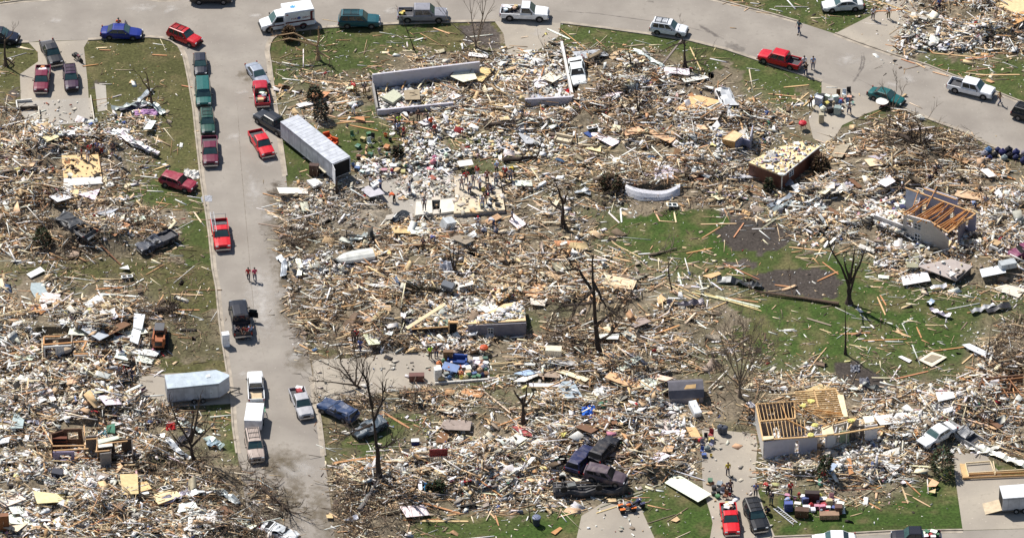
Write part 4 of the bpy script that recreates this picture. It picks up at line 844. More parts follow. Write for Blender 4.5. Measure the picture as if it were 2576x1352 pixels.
# facing in degrees turned from "away from the viewer"; 180 faces the viewer
SLB = .52
for a in [
 (299, 79, 180, 'orange', 'navy', 'stand', 'person in orange top standing behind the blue sedan'),
 (893, 236, 30, 'red', 'khaki', 'bend', 'firefighter in red shirt and tan trousers beside the basement wall', 'red'),
 (917, 238, 200, 'navy', 'khaki', 'stand', 'firefighter in navy shirt and tan trousers nearest the basement wall end'),
 (888, 288, -40, 'white', 'white', 'bend', 'person in white bending over debris below the two firefighters'),
 (1052, 303, 170, 'black', 'black', 'stand', 'person all in black at the foot of the front basement wall'),
 (1003, 322, 200, 'lime', 'denim', 'stand', 'person in lime green shirt in front of the basement'),
 (994, 327, 120, 'navy', 'grey', 'stand', 'person in dark blue shirt beside the one in lime green'),
 (1041, 316, 90, 'olive', 'olive', 'bend', 'person in drab clothes bending right of the lime green shirt'),
 (1001, 338, -30, 'ltblue', 'navy', 'stand', 'person in light blue shirt below the one in lime green'),
 (1015, 347, 60, 'red', 'navy', 'stand', 'person in red shirt below the front basement wall'),
 (1076, 306, 100, 'black', 'navy', 'bend', 'person in black bending at a rubble pile below the basement wall'),
 (1084, 326, 30, 'orange', 'navy', 'stand', 'person in orange and navy above the one with a red pack'),
 (1094, 341, 20, 'red', 'navy', 'walk', 'person wearing a red pack walking off below the basement'),
 (2009, 84, 140, 'teal', 'denim', 'walk', 'person in dark teal walking alone across the upper street'),
 (2195, 50, 180, 'white', 'navy', 'stand', 'person in white shirt and navy shorts by the splintered boards on the lawn'),
 (2234, 48, 200, 'white', 'olive', 'stand', 'person in white shirt and drab trousers alone on the upper driveway'),
 (2351, 49, 170, 'black', 'denim', 'stand', 'person in black shirt and jeans amid the upper rubble'),
 (2361, 27, 30, 'blue', 'navy', 'stand', 'person in blue shirt climbing the upper rubble behind another in black'),
 (2026, 191, 10, 'black', 'denim', 'reach', 'person in black reaching to the tailgate of the red crew cab pickup'),
 (2022, 166, 190, 'white', 'navy', 'sit', 'person in white shirt sitting on the tailgate of the red crew cab pickup', None, .62),
 (2044, 175, 180, 'ltblue', 'denim', 'stand', 'person in pale blue shirt standing on the street by the red crew cab pickup'),
 (2513, 263, -60, 'tan', 'denim', 'walk', 'person in tan shirt and jeans walking past the white crew cab pickup'),
 (2038, 272, 200, 'black', 'black', 'stand', 'person in black with white cap beside the heap of belongings', 'white'),
 (2135, 287, 170, 'white', 'denim', 'hips', 'person in white shirt and jeans beside the heap of belongings on the driveway'),
 (206, 400, 90, 'darkred', 'navy', 'stand', 'person in dark red shirt standing on the tan plywood floor', None, .42),
 (226, 393, 200, 'red', 'black', 'stand', 'person in bright red shirt at the back of the tan plywood floor', None, .42),
 (221, 407, 150, 'white', 'white', 'stand', 'small person in white on the tan plywood floor', None, .42),
 (245, 387, 170, 'blue', 'denim', 'stand', 'person in blue shirt behind the tan plywood floor'),
 (256, 389, 190, 'white', 'red', 'stand', 'person in white shirt and red shorts behind the tan plywood floor'),
 (285, 396, 180, 'navy', 'navy', 'stand', 'person all in navy standing apart near the heap of bent siding'),
 (1161, 476, 180, 'grey', 'grey', 'hips', 'person in grey at the back edge of the bare floor deck', None, SLB),
 (1172, 462, 200, 'red', 'grey', 'hips', 'broad person in red shirt at the back of the bare floor deck', None, SLB),
 (1190, 468, 160, 'grey', 'grey', 'stand', 'person in blue grey between the red shirt and the pale shirt on the deck', None, SLB),
 (1181, 488, 150, 'white', 'denim', 'stand', 'person in pale shirt and light jeans nearest the red shirt on the deck', None, SLB),
 (1200, 448, 150, 'red', 'white', 'stand', 'person in red shirt and pale trousers by the tilted white sheet', None, SLB),
 (1207, 478, 120, 'white', 'denim', 'stand', 'person in white hat and blue overalls in the middle of the deck', 'white', SLB),
 (1225, 461, 180, 'darkred', 'black', 'stand', 'person in dark red shirt and black trousers on the deck', None, SLB),
 (1226, 494, 190, 'navy', 'denim', 'hips', 'person in dark navy shirt with hands on hips on the deck', None, SLB),
 (1237, 481, 90, 'grey', 'denim', 'crouch', 'person crouching over goods on the deck', None, SLB),
 (1247, 464, 170, 'white', 'denim', 'stand', 'person in white shirt and jeans near the deck edge', None, SLB),
 (1249, 437, 200, 'ltblue', 'navy', 'stand', 'person with white cap and light blue shirt at the far deck corner', 'white', SLB),
 (1270, 451, 180, 'red', 'navy', 'stand', 'person with white cap and red shirt just off the far deck corner', 'white'),
 (1284, 457, 190, 'grey', 'denim', 'stand', 'person in blue grey beside the white capped red shirt'),
 (1289, 438, 160, 'yellow', 'black', 'bend', 'person in pale yellow bending behind the deck'),
 (1212, 523, 190, 'white', 'ltblue', 'stand', 'person in white shirt standing near the front edge of the deck', None, SLB),
 (1220, 513, 160, 'black', 'black', 'stand', 'person in dark clothes behind the white shirt at the deck front', None, SLB),
 (1067, 528, 180, 'grey', 'navy', 'stand', 'person in grey blue beside the square stair opening', None, SLB),
 (1030, 487, 60, 'white', 'denim', 'stand', 'person in white shirt and blue jeans on the grey rubble slab'),
 (931, 472, -60, 'white', 'black', 'reach', 'person at one end of a carried white mattress nearer the trailer'),
 (957, 478, 60, 'ltblue', 'denim', 'reach', 'person in pale blue at the other end of the carried white mattress'),
 (992, 509, 60, 'orange', 'black', 'bend', 'person in orange shirt bending over the grey rubble'),
 (1202, 574, 180, 'white', 'denim', 'stand', 'person with red cap and pale shirt below the deck', 'red'),
 (1242, 573, 60, 'white', 'denim', 'bend', 'person in white bending over below the deck'),
 (1220, 589, 60, 'white', 'navy', 'crouch', 'person in white crouching below the deck'),
 (1246, 589, -20, 'grey', 'denim', 'crouch', 'person in grey crouching beside the one in white below the deck'),
 (1064, 634, 160, 'navy', 'black', 'stand', 'person in dark clothes standing in lumber below the white cabinet'),
 (1094, 621, 100, 'blue', 'grey', 'bend', 'person in blue grey bending in lumber below the white cabinet'),
 (1288, 557, 70, 'grey', 'black', 'walk', 'person in grey shirt stepping across a white sheet right of the deck'),
 (2352, 455, 190, 'black', 'black', 'stand', 'person all in black on the rubble above the white sided house'),
 (2341, 466, 120, 'navy', 'navy', 'bend', 'person in navy bending beside the one in black above the sided house'),
 (2267, 489, 180, 'black', 'black', 'stand', 'person with pale cap at the corner of the white sided house', 'white'),
 (2478, 527, 160, 'grey', 'tan', 'stand', 'person in grey behind the far end of the sided house'),
 (2452, 526, 120, 'ltblue', 'denim', 'bend', 'person in pale blue bending behind the rafters of the sided house'),
 (625, 704, 180, 'red', 'navy', 'walk', 'person in orange red shirt walking down the street on the viewer left of a pair'),
 (641, 706, 190, 'pink', 'denim', 'walk', 'person in pink red shirt walking down the street on the right of a pair'),
 (600, 851, 10, 'navy', 'navy', 'reach', 'person in navy at the outer left of the open black pickup tailgate'),
 (608, 855, 0, 'black', 'black', 'reach', 'person in black leaning into the open black pickup tailgate'),
 (620, 853, -10, 'red', 'denim', 'reach', 'person in red shirt at the open black pickup tailgate'),
 (630, 850, -20, 'ltblue', 'grey', 'reach', 'person in pale blue at the outer right of the open black pickup tailgate'),
 (614, 838, 180, 'darkred', 'navy', 'crouch', 'person crouching in the bed of the black pickup', None, .75),
 (304, 896, 200, 'black', 'black', 'walk', 'person in black walking past the leaning white garage door'),
 (259, 914, 120, 'navy', 'navy', 'bend', 'person in navy bending right of the standing wall frame'),
 (278, 936, 180, 'white', 'navy', 'stand', 'person in white shirt and navy trousers right of the standing wall frame'),
 (300, 962, 190, 'grey', 'grey', 'stand', 'person in grey at the inner end of the trailer driveway'),
 (333, 966, 170, 'navy', 'denim', 'walk', 'person in navy at the corner of the trailer driveway'),
 (318, 955, 150, 'black', 'black', 'bend', 'person in black bending near the trailer driveway'),
 (889, 863, 190, 'navy', 'navy', 'stand', 'person in navy beside a white tub at the rubble edge'),
 (897, 861, 170, 'red', 'black', 'stand', 'person in red shirt beside the one in navy at the rubble edge'),
 (906, 884, 160, 'blue', 'denim', 'walk', 'person in blue carrying a white bag at the middle driveway edge'),
 (1082, 902, 30, 'lime', 'black', 'stand', 'person in bright lime vest on the middle driveway'),
 (1097, 899, 200, 'black', 'denim', 'stand', 'person in black beside the bright lime vest on the middle driveway'),
 (1830, 1194, 10, 'yellow', 'navy', 'stand', 'person in yellow shirt alone on the lower driveway'),
 (1836, 1240, 190, 'navy', 'black', 'stand', 'person in dark navy by the garden tools above the red pickup'),
 (1900, 1248, 180, 'blue', 'navy', 'stand', 'person in blue behind the black SUV on the lower driveway'),
 (1931, 1240, 40, 'red', 'black', 'bend', 'person in red shirt bending at the lawn edge near the black SUV'),
 (1987, 1246, 10, 'red', 'navy', 'stand', 'person in red shirt standing at the back of the household pile on the lawn'),
 (1973, 1276, -60, 'ltblue', 'navy', 'bend', 'person in light blue shirt bending over the household pile'),
 (1939, 1268, 150, 'navy', 'teal', 'stand', 'person in dark clothes holding a board between black SUV and household pile'),
 (1932, 1290, 120, 'navy', 'black', 'crouch', 'person in dark clothes crouching by the black SUV and ladder'),
]:
    person(*a)
# ---------------------------------------------------------------- trees
BR = C_(96, 80, 66); BD = C_(66, 55, 48); GB = C_(130, 116, 100)
def tpt(base, du, dv, s, dy=0.0): return Vector((base.x + du / s, base.y + dy, base.z + dv / s / CE))
def twig_set(b, start, d0, L, r, depth, rr, spread=.7, up=.25):
    pts = [start]; d = d0.normalized(); n = 4
    for k in range(n):
        d = (d + Vector((rr.uniform(-1, 1), rr.uniform(-1, 1), rr.uniform(-1, 1) + up)) * .22).normalized(); pts.append(pts[-1] + d * L / n)
    b.tube(pts, [r * (1 - .7 * k / n) for k in range(n + 1)], 4 if r < .05 else 6)
    if depth > 0:
        for k in range(rr.randint(2, 4)):
            i = rr.randint(1, n); dd = (d + Vector((rr.uniform(-1, 1), rr.uniform(-1, 1), rr.uniform(-.6, 1))) * spread).normalized(); twig_set(b, pts[i], dd, L * rr.uniform(.45, .75), max(.014, r * .55), depth - 1, rr, spread, up)
def tree(name, label, u, v, trunk, limbs, r0, color, cat='tree', seed=1, twigs=1, depth=2, tl=1.4, lr=.5, litter=True):
    """trunk and limbs are lists of (across, up) measured from the foot; twigs grow from limb ends"""
    rr = random.Random(seed); base = PG(u, v); s = UPM(u, v); t = EM(name, base, label, cat, 'trees stripped by the storm'); b0 = Vector((0, 0, 0))
    tp = [tpt(b0, du, dv, s, rr.uniform(-.25, .25) * (k > 0)) for k, (du, dv) in enumerate(trunk)]
    dense = [tp[0] + Vector((0, 0, -.15))]
    for i in range(len(tp) - 1):
        for k in range(1, 4): dense.append(tp[i].lerp(tp[i + 1], k / 3) + Vector((rr.uniform(-1, 1), rr.uniform(-1, 1), 0)) * r0 * .15)
    q = MB(); n = len(dense); q.tube(dense, [r0 * (1.6 if k == 0 else 1) * (1 - .78 * (k / (n - 1)) ** .8) for k in range(n)], 9)
    e = dense[-1]
    for k in range(5):  # splintered top
        a = rr.uniform(0, 6.3); p = e + Vector((math.cos(a), math.sin(a), 0)) * r0 * .28; q.tube([p, p + Vector((rr.uniform(-.1, .1), rr.uniform(-.1, .1), rr.uniform(.3, .9))) * (r0 * 3)], [r0 * .16, .006], 4)
    q.build('trunk', BARK, t, color=color)
    for L in limbs:
        q = MB(); lp = [tpt(b0, du, dv, s, dy) for du, dv, dy in L]; d2 = [lp[0]]
        for i in range(len(lp) - 1):
            for k in range(1, 4): d2.append(lp[i].lerp(lp[i + 1], k / 3) + Vector((rr.uniform(-1, 1), rr.uniform(-1, 1), rr.uniform(-1, 1))) * .05)
        m = len(d2); q.tube(d2, [r0 * lr * (1 - .8 * k / (m - 1)) + .008 for k in range(m)], 6)
        for k in range(twigs): twig_set(q, d2[rr.randint(m // 3, m - 1)], (d2[-1] - d2[0]).normalized() + Vector((rr.uniform(-.6, .6), rr.uniform(-.6, .6), rr.uniform(-.3, .5))), tl * rr.uniform(.6, 1.2), max(.03, r0 * lr * .3), depth, rr)
        q.build('limb', BARK, t, color=color)
    return t
tree('broken_tree', 'bare tree with long upright shoots on the lawn by the cleared driveway', 1196, 118, [(0, 0), (2, 12)], [[(0, 8, 0), (-60, 50, .5), (-85, 85, 1)], [(0, 8, 0), (-8, 60, 0), (-14, 118, 0)], [(2, 10, 0), (16, 60, .5), (30, 118, 1)], [(2, 10, 0), (20, 66, -.5), (46, 118, -1)], [(2, 10, 0), (18, 70, .3), (18, 118, .2)]], .16, GB, seed=3, twigs=3, tl=2.2, depth=1)
tree('broken_tree', 'forked stump with pale split limbs on the lawn below the ambulance', 800, 150, [(0, 0), (-2, 30), (4, 55)], [[(0, 30, 0), (-60, 60, .5), (-118, 45, 1)], [(-2, 34, 0), (-70, 52, 0), (-122, 36, .4)], [(2, 45, 0), (4, 78, 0)], [(0, 20, 0), (30, 14, -1), (30, -4, -1.5)], [(0, 0, 0), (0, -24, -.6)]], .26, C_(168, 140, 106), seed=5, twigs=1)
tree('broken_tree', 'thin broken sapling with a grey cap of debris on the upper lawn', 1042, 126, [(0, 0), (-8, 24), (-18, 46)], [[(-14, 40, 0), (-26, 70, 0), (-34, 92, 0)], [(-18, 46, 0), (0, 56, 0), (14, 58, 0)]], .1, BD, seed=7, twigs=2)
tree('broken_tree', 'dark broken trunk standing on the grass below the white SUV', 1722, 168, [(0, 0), (-1, 30), (-2, 62)], [[(-2, 62, 0), (-30, 46, .5), (-66, 24, 1)], [(0, 50, 0), (-8, 66, .2), (-20, 74, .4)], [(0, 10, 0), (30, 20, -.4), (60, 26, -.8)]], .24, BD, seed=9, twigs=2)
tree('broken_tree', 'broken trunk draped with grey siding on the corner lawn', 383, 268, [(0, 0), (-4, 30), (-8, 62)], [[(-6, 40, 0), (-20, 60, 0), (-30, 78, 0)], [(-8, 60, 0), (-12, 84, 0)], [(0, 40, 0), (14, 50, 0), (36, 46, 0)], [(-4, 30, 0), (-24, 16, .2), (-36, 2, .3)]], .2, BR, seed=11, twigs=1)
tree('broken_tree', 'splintered trunk at the left edge wrapped in grey metal', 14, 165, [(0, 0), (0, 30), (3, 72)], [[(2, 60, 0), (14, 70, 0), (24, 80, 0)], [(0, 20, 0), (22, 0, 0), (34, -20, 0)]], .24, BR, seed=13)
tree('broken_tree', 'thick broken trunk with forked top left of the green lawn', 1417, 570, [(0, 0), (-2, 34), (-2, 62)], [[(-2, 58, 0), (-12, 84, .2), (-20, 108, .3)], [(0, 58, 0), (6, 78, -.2), (10, 92, -.3)], [(-2, 40, 0), (-28, 50, .5), (-40, 60, 1)]], .34, BD, seed=15, twigs=1)
tree('broken_tree', 'tall leaning broken tree with many twigs in the middle lumber field', 1505, 888, [(0, 0), (-4, 40), (-12, 110), (-16, 190), (-18, 236)], [[(-14, 150, 0), (-50, 196, 1), (-90, 190, 1.5)], [(-12, 130, 0), (-50, 110, 1), (-96, 100, 1.5)], [(-8, 70, 0), (20, 100, -.5), (46, 120, -1)], [(-16, 180, 0), (6, 150, -1), (24, 130, -1.4)], [(0, 30, 0), (30, 60, -.8), (50, 92, -1)], [(-14, 160, 0), (-40, 150, -1), (-66, 130, -1.6)]], .36, BD, seed=17, twigs=7, tl=2.4, lr=.6)
tree('broken_tree', 'large dark split tree with bare spikes on the green lawn', 2135, 762, [(0, 0), (-2, 30), (0, 64)], [[(-2, 40, 0), (-22, 90, .2), (-52, 132, .3), (-60, 168, .4)], [(-1, 56, 0), (-14, 96, -.3), (-18, 122, -.4)], [(0, 60, 0), (6, 110, 0), (8, 140, 0)], [(2, 50, 0), (20, 100, -.4), (32, 134, -.5), (34, 146, -.6)], [(0, 20, 0), (12, 60, .6), (14, 84, .8)]], .36, BD, seed=19, twigs=1, lr=.45, tl=1, depth=1)
tree('sapling', 'thin straight dark sapling rising from the mulch bed on the lawn', 2126, 890, [(0, 0), (-2, 56), (-5, 112)], [], .15, BD, seed=21)
tree('broken_tree', 'many stemmed bare bush tree right of the dark shed', 1860, 1000, [(0, 0), (0, 34), (0, 60)], [[(0, 30, 0), (-30, 90, .5), (-58, 150, 1)], [(0, 40, 0), (-14, 100, 0), (-24, 160, 0)], [(0, 40, 0), (6, 100, .4), (4, 170, .6)], [(0, 30, 0), (26, 90, -.4), (50, 140, -.8)], [(0, 40, 0), (18, 100, 0), (28, 164, 0)], [(0, 26, 0), (-40, 70, -.6), (-80, 110, -1)], [(0, 26, 0), (34, 60, .6), (66, 96, 1)]], .2, GB, seed=23, twigs=12, tl=2.8, depth=2, lr=.4)
tree('broken_tree', 'tallest dark broken trunk by the lower right kerb', 952, 1205, [(0, 0), (0, 60), (-6, 104), (-14, 190)], [[(-12, 180, 0), (-22, 230, .2), (-30, 262, .3)], [(-10, 150, 0), (10, 190, .2), (16, 214, .3)], [(-14, 140, 0), (-50, 120, .4), (-60, 118, .6)], [(-4, 80, 0), (20, 90, -.4), (46, 106, -.8)], [(0, 10, 0), (-20, -30, -.4), (-40, -80, -.8), (-52, -100, -1)]], .36, BD, seed=25, twigs=8, tl=2.2, depth=2)
tree('broken_tree', 'bare leafless crown fallen across the middle driveway', 905, 975, [(0, 0), (-14, 10)], [[(-10, 8, 0), (-50, 40, .4), (-110, 62, .8)], [(-12, 8, 0), (-6, 60, 0), (-20, 140, 0)], [(-8, 6, 0), (-60, 20, -.4), (-120, 30, -.8)], [(-6, 6, 0), (10, 40, 0), (2, 90, 0)], [(-10, 4, 0), (-46, 54, .6), (-56, 96, 1)]], .2, BR, seed=27, twigs=4, tl=2.4)
tree('broken_tree', 'short forked trunk stump beside the brown driveway pad', 1317, 1070, [(0, 0), (-2, 36), (-2, 62)], [[(-2, 56, 0), (-18, 80, 0), (-26, 92, 0)], [(-2, 56, 0), (6, 80, 0), (8, 98, 0)], [(0, 50, 0), (16, 66, 0), (22, 80, 0)]], .34, BD, seed=29, twigs=1)
tree('broken_tree', 'shattered tree wrapped in bent metal beside the lower street', 489, 1160, [(0, 0), (-6, 30), (-8, 60)], [[(-6, 40, 0), (-36, 100, 0), (-56, 150, 0)], [(-6, 50, 0), (10, 110, .2), (22, 164, .3)], [(-4, 40, 0), (30, 80, -.3), (56, 110, -.6)], [(-6, 50, 0), (-4, 90, 0), (6, 120, 0)], [(-6, 30, 0), (-40, 50, 0), (-60, 80, 0)], [(0, 0, 0), (4, -20, -.3), (6, -40, -.5)]], .3, BD, seed=31, twigs=3, tl=1.6)
tree('broken_tree', 'three bare broken stems beside the grey wrapped sheet', 1141, 690, [(0, 0), (-1, 20)], [[(0, 10, 0), (-8, 50, 0), (-10, 84, 0)], [(0, 10, 0), (0, 40, 0), (0, 78, 0)], [(2, 10, 0), (10, 40, 0), (14, 78, 0)]], .2, BD, seed=33, twigs=0)
tree('broken_tree', 'small snapped trunk under a brush heap right of the buried white sedan', 1588, 180, [(0, 0), (-4, 24), (-10, 50)], [[(-4, 20, 0), (-30, 30, .3), (-60, 26, .5)], [(0, 10, 0), (20, 14, 0), (40, 10, 0)]], .16, BD, seed=35, twigs=6, tl=2)
tree('broken_tree', 'dark uprooted tangle with twin spikes in the upper rubble', 1606, 296, [(0, 0), (-4, 20)], [[(0, 6, 0), (-6, 40, 0), (-8, 66, 0)], [(0, 6, 0), (2, 40, 0), (2, 60, 0)], [(0, 0, 0), (6, -20, 0), (12, -40, 0)], [(0, 10, 0), (-24, 16, 0), (-40, 20, 0)]], .18, BD, seed=37, twigs=4, tl=1.5)
tree('broken_tree', 'slender bare tree in front of the teal green sedan', 2235, 320, [(0, 0), (4, 40), (8, 70)], [[(6, 50, 0), (14, 90, 0), (15, 118, 0)], [(6, 40, 0), (28, 80, 0), (36, 104, 0)], [(4, 40, 0), (-4, 66, 0), (-12, 80, 0)]], .09, GB, seed=39, twigs=3, tl=1.3)
tree('broken_tree', 'charred looking stump beside the rear of the long cargo trailer', 850, 490, [(0, 0), (-4, 18), (-2, 36)], [[(0, 6, 0), (-20, 12, 0), (-34, 0, 0)]], .3, BD, seed=41, twigs=2)
tree('broken_tree', 'thin leafless stick tree beside the grey letterbox', 1334, 1310, [(0, 0), (-4, 34), (-6, 70)], [], .07, BR, seed=43)
tree('broken_tree', 'leaning bare stems in the lumber above the tall leaning tree', 1690, 730, [(0, 0), (-10, 40), (-12, 80)], [[(-6, 20, 0), (-10, 50, .2), (-6, 84, .2)]], .09, BD, seed=45, twigs=2)
tree('broken_tree', 'thin curved dead stem among boards left of the tall leaning tree', 1350, 720, [(0, 0), (-2, 40), (-4, 76)], [[(-2, 30, 0), (10, 60, 0), (6, 90, 0)]], .07, BD, seed=47, twigs=2)
tree('broken_tree', 'brush tangle with upright stems at the right edge', 2480, 905, [(0, 0), (2, 20)], [[(0, 8, 0), (30, 20, 0), (90, 16, 0)], [(0, 8, 0), (40, 8, 0), (90, -4, 0)], [(0, 8, 0), (6, 40, 0), (4, 66, 0)]], .16, BR, seed=49, twigs=4, tl=2)
def log(name, label, a, b, r, color=BR, stubs=3, seed=1, zz=None):
    rr = random.Random(seed); p, q_ = PG(*a), PG(*b); t = EM(name, p, label, 'tree trunk', 'trunks felled by the storm'); d = q_ - p; q = MB(); n = 7; za = zz or r
    pts = [d * (k / n) + Vector((rr.uniform(-.1, .1), rr.uniform(-.1, .1), za + .06 * rr.random())) for k in range(n + 1)]; q.tube(pts, [r * (1 - .5 * k / n) for k in range(n + 1)], 8); q.build('trunk', BARK, t, color=color)
    for k in range(stubs):
        q = MB(); i = rr.randint(2, n); twig_set(q, pts[i], d.normalized() + Vector((rr.uniform(-1, 1), rr.uniform(-1, 1), rr.uniform(.1, .9))), rr.uniform(1.2, 2.6), r * .35, 2, rr); q.build('limb', BARK, t, color=color)
log('fallen_trunk', 'long brown trunk lying from the lawn to the foot of the split tree', (2110, 768), (1905, 738), .22, C_(96, 78, 64), 2, 3)
log('fallen_trunk', 'grey fallen trunk across the rubble above the curved white sheet', (1490, 462), (1720, 432), .3, GB, 5, 5)
log('fallen_trunk', 'dark fallen trunk on the grass right of the floor deck', (1266, 408), (1352, 400), .28, BD, 2, 7)
log('fallen_trunk', 'fallen trunk beside the brick basement house', (1690, 448), (1880, 440), .26, BR, 5, 9)
log('fallen_trunk', 'dark fallen log in the rubble right of the deck group', (1216, 322), (1325, 322), .28, BD, 3, 11)
log('fallen_trunk', 'uprooted log lying in brush above the orange skid loader', (390, 788), (440, 780), .35, BD, 4, 13)
log('fallen_trunk', 'brown trunk in the brush heap below the curving street', (2260, 350), (2310, 384), .3, BD, 8, 15)
log('fallen_trunk', 'trunk among branches at the lower edge of the street', (660, 1232), (730, 1290), .22, BD, 8, 17)
log('fallen_trunk', 'weathered branch lying on the lawn amid lumber', (1630, 645), (1700, 628), .16, GB, 3, 19)
log('fallen_trunk', 'dark bent trunk at the lower street kerb', (905, 1290), (952, 1215), .3, C_(110, 104, 100), 2, 21)
def evergreen(label, u, v, wpx, hpx, seed, lean=0, col=C_(60, 78, 48), brown=.25):
    rr = random.Random(seed); base = PG(u, v); s = UPM(u, v); t = EM('evergreen_bush', base, label, 'bush', 'evergreen bushes left standing'); W = wpx / s / 2; Hh = hpx / s / CE * .9
    q = MB(); q.tube([(0, 0, -.1), (lean * .5, 0, Hh * .5), (lean, 0, Hh * .9)], [.09, .06, .02], 6); q.build('trunk', BARK, t, color=BR)
    for part, cnt, c in (('crown', int(200 + 150 * W), col), ('dead_sprays', int(160 * brown * 4), C_(96, 72, 52))):
        q = MB()
        for k in range(cnt):
            h = rr.random() ** .8; rw = W * (1 - .55 * h) * (0.35 + .65 * math.sqrt(rr.random())) * (0.75 + .5 * abs(math.sin(3 * h + seed))); a = rr.uniform(0, 6.28)
            p = Vector((rw * math.cos(a) + lean * h, rw * math.sin(a), .1 + h * Hh)); d = Vector((math.cos(a), math.sin(a), rr.uniform(-.2, .9))).normalized(); L = rr.uniform(.16, .42); sd = d.cross(Vector((rr.uniform(-1, 1), rr.uniform(-1, 1), rr.uniform(-1, 1)))).normalized() * rr.uniform(.05, .13)
            q.add([p - sd, p + sd, p + d * L + sd * .3, p + d * L - sd * .3], [(0, 1, 2, 3)])
        q.build(part, NEEDLE, t, color=c)
evergreen('dark round evergreen bush beside the lower right driveway', 2368, 1186, 66, 62, 3, brown=.4)
evergreen('narrow dark evergreen leaning beside a pale door in the rubble', 2068, 1206, 34, 52, 5, lean=.5)
evergreen('ragged green bush above another on the lawn left of the basement', 792, 252, 38, 32, 7, col=C_(58, 70, 50))
evergreen('darker ragged bush nearer the long cargo trailer', 808, 300, 40, 44, 9, col=C_(42, 50, 42))
evergreen('small dark green bush below the people in front of the basement', 1001, 396, 28, 26, 11, col=C_(36, 52, 34))
evergreen('green shrub in the rubble left of the wrecked blue grey pickup', 108, 618, 46, 44, 13, col=C_(56, 70, 40))
evergreen('small green shrub beside the bright blue tarp', 1104, 1240, 30, 24, 15, col=C_(54, 72, 40))
evergreen('small evergreen shrub in the rubble between letterbox and wrecked trucks', 1080, 1236, 16, 14, 17)
evergreen('brown dry bush standing at the street corner by the ambulance', 727, 100, 32, 32, 19, col=C_(120, 100, 72), brown=1)
evergreen('dark evergreen heap in the rubble above the wrecked trucks', 1535, 478, 70, 22, 21, col=C_(70, 76, 50), brown=1)
evergreen('tattered green shrub beneath the brick basement wall', 1932, 480, 22, 30, 23, col=C_(50, 64, 36))
evergreen('brushy dark shrub beyond the end of the brick wall', 2062, 430, 46, 34, 25, col=C_(88, 76, 48), brown=1)
# ---------------------------------------------------------------- ruined houses, decks, shed
class Ruin:
    def __init__(s, name, label, cat, u, v, group='ruined houses'):
        s.o = P(u, v); s.t = EM(name, s.o, label, cat, group)
    def loc(s, p, z=None):
        q = (P(*p) if z is None else P(p[0], p[1], z)) - s.o; return q
    def wall(s, A, B, h, color, name='wall', z0=0, th=.13, op=(), m=None, h2=None):
        a, b = s.loc(A), s.loc(B); d = b - a; L = d.length; d.normalize(); n = Vector((-d.y, d.x, 0)) * th / 2
        ts = sorted({0., 1.} | {t for o in op for t in o[:2]}); zs = sorted({z0, h} | {z for o in op for z in o[2:]}); q = MB()
        for i in range(len(ts) - 1):
            for j in range(len(zs) - 1):
                tm, zm = (ts[i] + ts[i + 1]) / 2, (zs[j] + zs[j + 1]) / 2
                if any(o[0] < tm < o[1] and o[2] < zm < o[3] for o in op): continue
                p0, p1 = a + d * L * ts[i], a + d * L * ts[i + 1]; za, zb = zs[j], zs[j + 1]; k = lambda t: zb if h2 is None or j < len(zs) - 2 else zb + (h2 - h) * t
                q.add([p0 - n + Vector((0, 0, za)), p1 - n + Vector((0, 0, za)), p1 + n + Vector((0, 0, za)), p0 + n + Vector((0, 0, za)), p0 - n + Vector((0, 0, k(ts[i]))), p1 - n + Vector((0, 0, k(ts[i + 1]))), p1 + n + Vector((0, 0, k(ts[i + 1]))), p0 + n + Vector((0, 0, k(ts[i])))],
                      [(3, 2, 1, 0), (4, 5, 6, 7), (0, 1, 5, 4), (1, 2, 6, 5), (2, 3, 7, 6), (3, 0, 4, 7)])
        return q.build(name, m or WHITEW, s.t, color=color)
    def deck(s, quad, z, color, th=.12, name='deck', m=None, zs=None):
        q = MB(); q.slab([s.loc(p, z if zs is None else zs[i]) for i, p in enumerate(quad)], th); return q.build(name, m or PLY, s.t, color=color)
    def beams(s, name, lines, z, w, h, color, m=None, par=None):
        for A, B in lines:
            q = MB(); q.beam(s.loc(A, z), s.loc(B, z), w, h); q.build(name, m or WOOD, par or s.t, color=color)
    def window(s, A, B, z0, z1, name='window'):
        a, b = s.loc(A), s.loc(B); q = MB(); up0, up1 = Vector((0, 0, z0)), Vector((0, 0, z1)); f = Vector((0, -.09, 0))
        for p, r in ((a + up0, b + up0), (a + up1, b + up1), (a + up0, a + up1), (b + up0, b + up1), ((a + b) / 2 + up0, (a + b) / 2 + up1), (a + (up0 + up1) / 2, b + (up0 + up1) / 2)): q.beam(p + f, r + f, .07, .07)
        wo = q.build(name, THING, s.t, color=C_(220, 220, 222)); q = MB(); q.add([a + up0 + f * .3, b + up0 + f * .3, b + up1 + f * .3, a + up1 + f * .3], [(0, 1, 2, 3)]); q.build('pane', GLASS, wo)
def interp(A, B, t): return (A[0] + (B[0] - A[0]) * t, A[1] + (B[1] - A[1]) * t)
LAV = C_(196, 194, 204); TANP = C_(222, 192, 148); TANW = C_(206, 164, 114); ORW = C_(196, 140, 84); WHP = C_(226, 224, 218); BRK = C_(112, 72, 58)
r = Ruin('house_basement', 'long white basement walls standing open to the sky with the house gone', 'ruin', 1180, 230)
r.wall((937, 222), (1206, 190), 2.0, LAV, 'back_wall', th=.25); r.wall((937, 222), (949, 286), .9, C_(150, 146, 142), 'side_wall', th=.25); r.wall((1412, 120), (1440, 258), .95, C_(222, 220, 216), 'side_wall', th=.28)
r.wall((1320, 266), (1439, 260), 1.0, LAV, 'front_wall', th=.26); r.wall((949, 289), (1140, 270), .72, LAV, 'front_wall', th=.26)
r.deck([(945, 220), (1412, 180), (1436, 256), (952, 286)], .05, C_(112, 102, 90), .04, 'floor', WHITEW)
